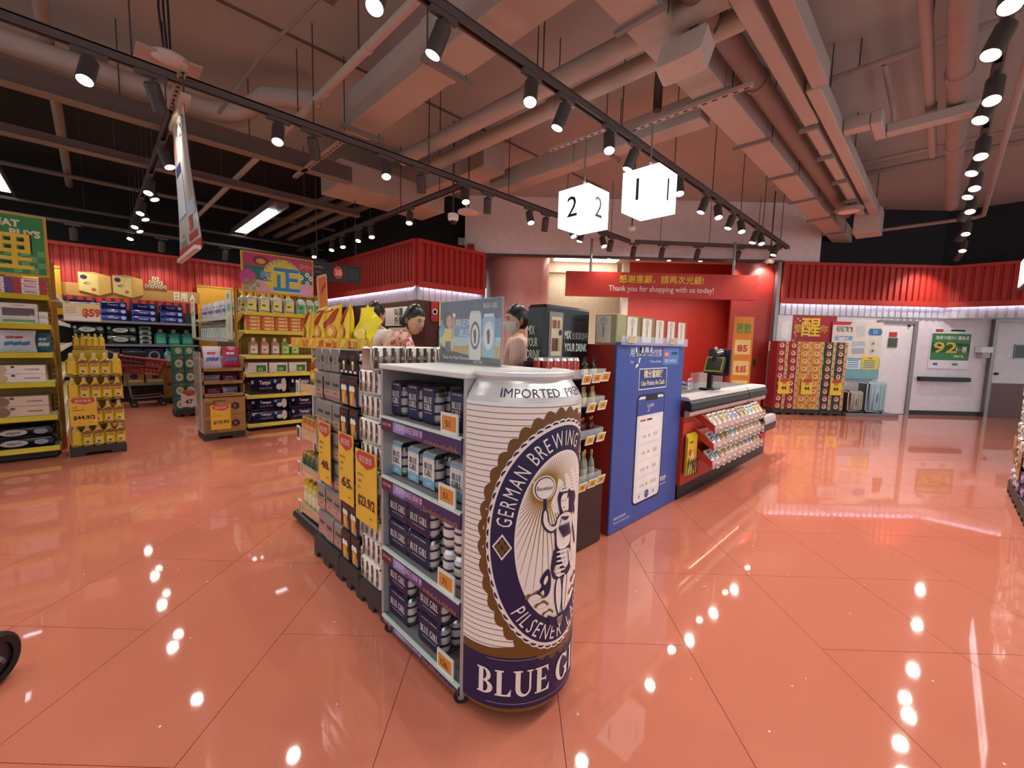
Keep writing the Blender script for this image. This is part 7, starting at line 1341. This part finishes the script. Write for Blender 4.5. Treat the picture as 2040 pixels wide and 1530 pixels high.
# ---- pushchair wheel at the left edge
t = thing('trolley_wheel', 'black trolley wheel at the left picture edge', 'wheel', (-.32, 2.33, 0)); d = Vector((.75, .66, 0)).normalized(); c0 = Vector((-.325, 2.33, .10)); nrm = Vector((.80, -.6, 0)).normalized()
g = G(); g.T = Matrix.Translation(c0) @ Vector((0, 0, 1)).rotation_difference(nrm).to_matrix().to_4x4(); g.lathe([(.062, -.02), (.085, -.024), (.097, -.014), (.10, 0), (.097, .014), (.085, .024), (.062, .02)], M('1a191a', .55), 32, cap0=False, cap1=False); g.T = None; w_ = part('tyre', g, t)
g = G(); g.T = Matrix.Translation(c0) @ Vector((0, 0, 1)).rotation_difference(nrm).to_matrix().to_4x4(); g.lathe([(.0, .012), (.02, .016), (.03, .006), (.062, .01), (.062, -.01), (.03, -.006), (.0, -.012)], M('2c2a2c', .4), 28); g.T = None; part('hub', g, t, w_)
g = G(); g.tube([c0+nrm*.035, c0+nrm*.035+Vector((-.12, .05, .16)), c0+nrm*.02+Vector((-.35, .1, .5))], .012, M('6a6866', .4, .6)); g.cyl(c0-nrm*.04, c0+nrm*.045, .008, M('6a6866', .4, .6)); part('fork', g, t)
# ================================================================== PEOPLE
SKIN, HAIRM = M('d6ab92', .5, no=.03), M('17120f', .35)
def grow(verts, edges, radii, root, sub=2):
    me = bpy.data.meshes.new('figure'); me.from_pydata([tuple(v) for v in verts], edges, []); o = bpy.data.objects.new('figure', me); COL.objects.link(o)
    s_ = o.modifiers.new('skin', 'SKIN'); s_.use_smooth_shade = True
    for i, d in enumerate(me.skin_vertices[0].data): r = radii[i]; d.radius = r if isinstance(r, tuple) else (r, r); d.use_root = (i == root)
    b = o.modifiers.new('sub', 'SUBSURF'); b.levels = sub; b.render_levels = sub
    ev = o.evaluated_get(bpy.context.evaluated_depsgraph_get()); m = bpy.data.meshes.new_from_object(ev)
    vs = [tuple(v.co) for v in m.vertices]; fs = [tuple(p.vertices) for p in m.polygons]
    bpy.data.objects.remove(o); bpy.data.meshes.remove(m); bpy.data.meshes.remove(me)
    return vs, fs
def head_pt(th, ph):
    "th: angle round the head (0 = face, -Y), ph: -pi/2 chin .. pi/2 crown"
    x, y, z = .074*math.cos(ph)*math.sin(th), -.094*math.cos(ph)*math.cos(th), .118*math.sin(ph)
    if z < 0:
        f = (-z/.118)**1.4; x *= 1-.34*f; y = y*(1-.22*f)-(.022*f)
    else: y += .006*(z/.118)
    def gs(cx, cz, sx, sz): return math.exp(-((x-cx)/sx)**2-((z-cz)/sz)**2)
    if y < -.02:
        y -= .021*gs(0, -.020, .011, .017)+.010*gs(0, .004, .007, .02)            # nose
        y += .009*(gs(.031, .012, .017, .012)+gs(-.031, .012, .017, .012))        # eye sockets
        y -= .005*gs(0, .034, .05, .012)+.006*gs(0, -.058, .020, .008)+.006*gs(0, -.095, .022, .014)
        y += .003*gs(0, -.045, .02, .004)
    return x, y, z
def head(t, body_g, T, hair='bun', mask=False, band=False):
    n, k = 36, 26; vs = []; fs = []
    for j in range(k+1):
        ph = -PI/2+PI*j/k
        for i in range(n): vs.append(tuple(T @ Vector(head_pt(2*PI*i/n, ph))))
    for j in range(k):
        for i in range(n): fs.append((j*n+i, j*n+(i+1) % n, (j+1)*n+(i+1) % n, (j+1)*n+i))
    body_g.add(vs, fs, SKIN, True)
    for s_ in (-1, 1):                                                             # ears
        ev = []
        for j in range(7):
            for i in range(10): a, b = 2*PI*i/10, -PI/2+PI*j/6; ev.append(tuple(T @ Vector((s_*(.072+.010*math.cos(b)*abs(math.cos(a))), .012+.017*math.cos(b)*math.sin(a), -.006+.031*math.sin(b)))))
        body_g.add(ev, [(j*10+i, j*10+(i+1) % 10, (j+1)*10+(i+1) % 10, (j+1)*10+i) for j in range(6) for i in range(10)], SKIN, True)
    g = G(); g.T = T                                                               # hair shell
    hv = []; idx = {}; n, k = 84, 64
    for j in range(k+1):
        ph = -PI/2+PI*j/k
        for i in range(n):
            th = 2*PI*i/n; p = Vector(head_pt(th, ph)); q = p*1.075+Vector((0, .006, .006)); idx[j, i] = len(hv); hv.append((q.x, max(q.y, -.098), q.z))
    def hairy(j, i):
        th = 2*PI*(i+.5)/n; th = min(th, 2*PI-th); z = math.sin(-PI/2+PI*(j+.5)/k)
        lim = .44 if th < .6 else (.44-(th-.6)*.55 if th < 1.25 else (.08-(th-1.25)*.9 if th < 1.6 else -.78))
        return z > lim
    g.add(hv, [(idx[j, i], idx[j, (i+1) % n], idx[j+1, (i+1) % n], idx[j+1, i]) for j in range(k) for i in range(n) if hairy(j, i)], HAIRM, True)
    if hair == 'bun': g.ball((0, .105, -.01), .045, .04, .05, HAIRM, 14, 10); g.ball((0, .115, -.06), .03, .028, .045, HAIRM, 12, 8)
    if hair == 'tuft': g.ball((0, .10, -.045), .05, .035, .05, HAIRM, 14, 10); g.ball((.055, .03, .0), .022, .05, .06, HAIRM, 12, 8); g.ball((-.055, .03, .0), .022, .05, .06, HAIRM, 12, 8)
    part('hair', g, t)
    for s_ in (-1, 1):
        g = G(); g.T = T; g.ball((s_*.030, -.0755, .011), .0125, .008, .0075, M('e6e0d8', .3), 12, 8); e_ = part('eye', g, t); g = G(); g.T = T; g.ball((s_*.030, -.0815, .010), .0055, .003, .0055, M('1c120e', .2), 10, 6); part('iris', g, t, e_)
        g = G(); g.T = T; g.tube([(s_*.014, -.093, .031), (s_*.03, -.091, .036), (s_*.046, -.080, .031)], .0028, HAIRM, 6); part('eyebrow', g, t); g = G(); g.T = T; g.tube([(s_*.017, -.085, .016), (s_*.03, -.0855, .0195), (s_*.044, -.078, .014)], .0022, M('3a2620', .4), 6); part('eyelid', g, t)
    if not mask: g = G(); g.T = T; g.ball((0, -.0955, -.0555), .021, .006, .0045, M('a8605a', .4), 14, 6); g.ball((0, -.094, -.0625), .018, .006, .005, M('b06a60', .4), 14, 6); part('lips', g, t)
    else:
        g = G(); g.T = T; mv = []; a_, b_ = 13, 9
        for j in range(b_):
            for i in range(a_):
                th = -1.25+2.5*i/(a_-1); z = -.112+.105*j/(b_-1); ph = math.asin(max(-1, min(1, z/.118))); p = Vector(head_pt(th, ph)); q = Vector((p.x*1.06, p.y*1.03-.012*math.cos(th), p.z)); mv.append(tuple(q))
        g.add(mv, [(j*a_+i, j*a_+i+1, (j+1)*a_+i+1, (j+1)*a_+i) for j in range(b_-1) for i in range(a_-1)], M('d8e0e4', .6), True); mk = part('face_mask', g, t, label='pale disposable face mask'); g = G(); g.T = T
        for s_ in (-1, 1): g.tube([(s_*.066, -.04, -.02), (s_*.074, -.01, .01), (s_*.078, .025, .02)], .0015, WHT, 5); g.tube([(s_*.058, -.045, -.09), (s_*.072, -.005, -.05), (s_*.078, .022, -.03)], .0015, WHT, 5)
        part('ear_loops', g, t, mk)
    if band: g = G(); g.T = T; g.tube([(.079*math.cos(a), .012, .012+.114*math.sin(a)) for a in (PI*i/14 for i in range(15))], .005, M('0c0a0a', .3), 8); part('hair_band', g, t)
def hand(g, w, fw, up, m=None, curl=.5, s=1.0):
    "palm with four fingers and a thumb at wrist w, pointing fw, back of the hand towards up"
    m = m or SKIN; w, fw, up = Vector(w), Vector(fw).normalized(), Vector(up).normalized(); side = fw.cross(up).normalized(); up = side.cross(fw)
    pv = []
    for f, wd, th in ((-.01, .024, .018), (.03, .036, .016), (.06, .042, .014), (.088, .040, .011)):
        pv += [w+fw*f*s+side*(wd*s*math.cos(a))+up*(th*s*math.sin(a)) for a in (2*PI*i/10 for i in range(10))]
    g.add(pv, [(j*10+i, j*10+(i+1) % 10, (j+1)*10+(i+1) % 10, (j+1)*10+i) for j in range(3) for i in range(10)]+[tuple(range(10))[::-1], tuple(range(30, 40))], m, True)
    for k, (o_, L) in enumerate(((-.030, .062), (-.010, .074), (.011, .070), (.030, .055))):
        p = w+fw*(.082*s)+side*(o_*s); d = fw.copy(); pts = [p-fw*.01*s]
        for q in range(3): pts.append(pts[-1]+d*(L*s*(.5, .32, .25)[q])); d = (d-up*curl*(.45+.2*q)).normalized()
        g.tube(pts, [.0095*s, .009*s, .0082*s, .006*s], m, 8)
    p = w+fw*.025*s-side*.03*s; g.tube([p, p+(-side*.8+fw*.6-up*.2).normalized()*.035*s, p+(-side*.8+fw*.6-up*.2).normalized()*.035*s+(fw-up*.3).normalized()*.03*s, p+(-side*.7+fw*.6-up*.2).normalized()*.035*s+(fw-up*.4).normalized()*.052*s], [.012*s, .011*s, .0095*s, .007*s], m, 8)
def cloth(h, stripes, floral):
    if not (stripes or floral): return M(h, .7, no=.05, sc=30)
    m = bpy.data.materials.new('printed_cloth'); m.use_nodes = True; nt = m.node_tree; b = nt.nodes['Principled BSDF']; b.inputs['Roughness'].default_value = .75
    tc = nt.nodes.new('ShaderNodeTexCoord'); cr = nt.nodes.new('ShaderNodeValToRGB')
    if stripes:
        w = nt.nodes.new('ShaderNodeTexWave'); w.wave_type = 'BANDS'; w.bands_direction = 'DIAGONAL'; w.inputs['Scale'].default_value = 34; w.inputs['Distortion'].default_value = .3
        mp = nt.nodes.new('ShaderNodeMapping'); mp.inputs['Scale'].default_value = (1, -1, 0.0); nt.links.new(tc.outputs['Object'], mp.inputs['Vector']); nt.links.new(mp.outputs[0], w.inputs['Vector']); src = w.outputs['Fac']
        cols = ((.18, 'b0665e'), (.34, 'e8d8cc'))
    else:
        w = nt.nodes.new('ShaderNodeTexNoise'); w.inputs['Scale'].default_value = 26; w.inputs['Detail'].default_value = 2; nt.links.new(tc.outputs['Object'], w.inputs['Vector']); src = w.outputs['Fac']
        cols = ((.40, 'a05a56'), (.50, 'e2b4a8'), (.62, 'e8c8ba'), (.70, 'b87a72'))
    el = cr.color_ramp.elements
    while len(el) < len(cols): el.new(.5)
    for e_, (p, c) in zip(el, cols): e_.position = p; e_.color = lin(c)
    nt.links.new(src, cr.inputs[0]); nt.links.new(cr.outputs[0], b.inputs['Base Color'])
    return m
def person(label, J, face, tilt=0.0, roll=0.0, top='e6b8a8', pants='2a2a34', hair='bun', mask=False, band=False, sleeve='short', stripes=False, floral=False, glove=None, hs=1.0, bag=False):
    "J: joint name -> point; face = yaw direction (x, y) the face looks to"
    V = {k: Vector(v) for k, v in J.items()}
    names = ['pelvis', 'waist', 'chest', 'neck', 'skull', 'shL', 'elL', 'wrL', 'shR', 'elR', 'wrR', 'hiL', 'knL', 'anL', 'toL', 'hiR', 'knR', 'anR', 'toR']
    E = [(0, 1), (1, 2), (2, 3), (3, 4), (2, 5), (5, 6), (6, 7), (2, 8), (8, 9), (9, 10), (0, 11), (11, 12), (12, 13), (13, 14), (0, 15), (15, 16), (16, 17), (17, 18)]
    Rr = [(.13, .10), (.115, .09), (.135, .10), .048, .045, .055, .040, .027, .055, .040, .027, .085, .055, .038, .03, .085, .055, .038, .03]
    root = V['pelvis']; t = thing('person', label, 'person', (root.x, root.y, 0.0))
    vs, fs = grow([V[n] for n in names], E, Rr, 0); g = G(); g.add(vs, fs, SKIN, True)
    fx = Vector((face[0], face[1], 0)).normalized(); T = Matrix.Translation(V['head']) @ Matrix.Rotation(math.atan2(fx.y, fx.x)+PI/2, 4, 'Z') @ Matrix.Rotation(tilt, 4, 'X') @ Matrix.Rotation(roll, 4, 'Y') @ Matrix.Scale(hs, 4)
    for s_ in 'LR':
        fw = V['wr'+s_]-V['el'+s_]; hand(g, V['wr'+s_]+fw.normalized()*.005, fw, (0, 0, 1) if abs(fw.normalized().z) < .8 else fx, None, .5, .95)
    head(t, g, T, hair, mask, band)
    part('body', g, t)
    c_ = cloth(top, stripes, floral)
    nm = ['pelvis', 'waist', 'chest', 'neckb', 'shL', 'elL', 'shR', 'elR']; V['neckb'] = V['chest']*.35+V['neck']*.65; f = 1.0 if sleeve == 'long' else .75
    V2 = dict(V); V2['elL'] = V['shL'].lerp(V['elL'], f); V2['elR'] = V['shR'].lerp(V['elR'], f)
    vs, fs = grow([V2[n] for n in nm], [(0, 1), (1, 2), (2, 3), (2, 4), (4, 5), (2, 6), (6, 7)], [(.155, .125), (.135, .11), (.152, .118), .066, .075, .062, .075, .062], 0); g = G(); g.add(vs, fs, c_, True)
    blouse = part('blouse', g, t)
    if bag: g = G(); g.tube([V['shR']+Vector((0, 0, .07)), V['chest']+fx*.13+Vector((0, 0, .02)), V['pelvis']+fx*.12], .007, BLK, 6); part('bag_strap', g, t)
    vs, fs = grow([V[n] for n in ('pelvis', 'hiL', 'knL', 'anL', 'hiR', 'knR', 'anR')], [(0, 1), (1, 2), (2, 3), (0, 4), (4, 5), (5, 6)], [(.15, .12), .105, .078, .062, .105, .078, .062], 0, 1); g = G(); g.add(vs, fs, M(pants, .75), True); part('trousers', g, t)
    for s_ in 'LR': g = G(); a, b = V['an'+s_], V['to'+s_]; d = (b-a); d.z = 0; d.normalize(); g.T = Matrix.Translation((a.x, a.y, 0)) @ Matrix.Rotation(math.atan2(d.y, d.x), 4, 'Z'); g.rbox(-.07, .18, -.045, .045, 0.0, .075, .022, M('1c1a1a', .5), True); g.T = None; part('shoe', g, t)
    if glove:
        g = G(); w = V['wr'+glove]; fw = w-V['el'+glove]; hand(g, w+fw.normalized()*.004, fw, (0, 0, 1), M('3a78b0', .5), .5, 1.08); g.cyl(w-fw.normalized()*.05, w+fw.normalized()*.01, .034, M('3a78b0', .5), 12, .03); part('glove', g, t, label='blue disposable glove')
    return t
def stand(x, y, h, face, lean=0.0, arms=None, sit=0.0):
    "joints of an upright figure of height h facing the direction face; lean tips the trunk forward"
    f = Vector((face[0], face[1], 0)).normalized(); s = Vector((f.y, -f.x, 0)); B = Vector((x, y, 0)); k = h/1.65
    pel = B+Vector((0, 0, .90*k)); up = (Vector((0, 0, math.cos(lean)))+f*math.sin(lean)); J = {'pelvis': pel, 'waist': pel+up*.14*k, 'chest': pel+up*.40*k, 'neck': pel+up*.53*k, 'skull': pel+up*.60*k, 'head': pel+up*.635*k+f*.02*k}
    for n, d in (('L', -1), ('R', 1)):
        J['sh'+n] = pel+up*.44*k+s*(.165*k*d); J['el'+n] = J['sh'+n]+Vector((0, 0, -.27*k))+s*(.04*d)+f*.03; J['wr'+n] = J['el'+n]+Vector((0, 0, -.10*k))+f*(.20*k)
        J['hi'+n] = pel+s*(.085*k*d)-Vector((0, 0, .05*k)); J['kn'+n] = B+s*(.09*k*d)+f*.02+Vector((0, 0, .48*k)); J['an'+n] = B+s*(.09*k*d)+Vector((0, 0, .09*k)); J['to'+n] = J['an'+n]+f*.14-Vector((0, 0, .045))
    if arms: J.update(arms)
    return J
# cashier in a striped shirt, seen in profile
cf = (-S2, S2)
J = stand(2.46, 2.42, 1.60, cf); person('person in a striped shirt and face mask behind the drink machine', J, (-.82, .42), .12, 0, 'e6d2c8', '26242c', 'bun', True, stripes=True)
# shopper leaning over the snack rack
wf = (.80, .05)
bx_, by_, _ = UV(-1.18, 3.72)
J = stand(bx_, by_, 1.52, (.93, -.36)); s_ = Vector((-.36, -.93, 0))
J.update({'waist': Vector(UV(-1.15, 3.73, 1.04)), 'chest': Vector(UV(-1.01, 3.66, 1.27)), 'neck': Vector(UV(-.905, 3.605, 1.375)), 'head': Vector(UV(-.85, 3.575, 1.475))}); J['skull'] = J['neck'].lerp(J['head'], .5)
for n_, d_ in (('L', -1), ('R', 1)):
    J['sh'+n_] = Vector(UV(-.985, 3.645, 1.315))+s_*(.155*d_); J['el'+n_] = J['sh'+n_]+Vector((.07, -.06, -.25))+s_*(.04*d_); J['wr'+n_] = J['el'+n_]+Vector((.17, -.08, -.10))
person('person in a pink floral blouse leaning over the snack rack', J, (.25, -1), .34, .0, 'e0aca0', '2c2630', 'tuft', False, band=True, floral=True, bag=True)
mx, my, _ = UV(-1.36, 4.1)
person('person with short black hair in a white shirt behind the crisp packets', stand(mx, my, 1.66, (.9, .3)), (.9, .3), .2, 0, 'e6e2d6', '2a2c34', 'none')
gx, gy = 4.72, 2.42
J = stand(gx, gy, 1.50, (-.1, -1)); J['elR'] = J['shR']+Vector((-.06, -.12, -.22)); J['wrR'] = Vector((4.36, 1.97, .955)); J['elR'] = (J['shR']+J['wrR'])/2+Vector((-.05, .06, -.08)); 
person('person wearing blue gloves behind the blue promotion cabinet', J, (-.1, -1), .2, 0, 'd8c8bc', '2a2c34', 'none', glove='R')
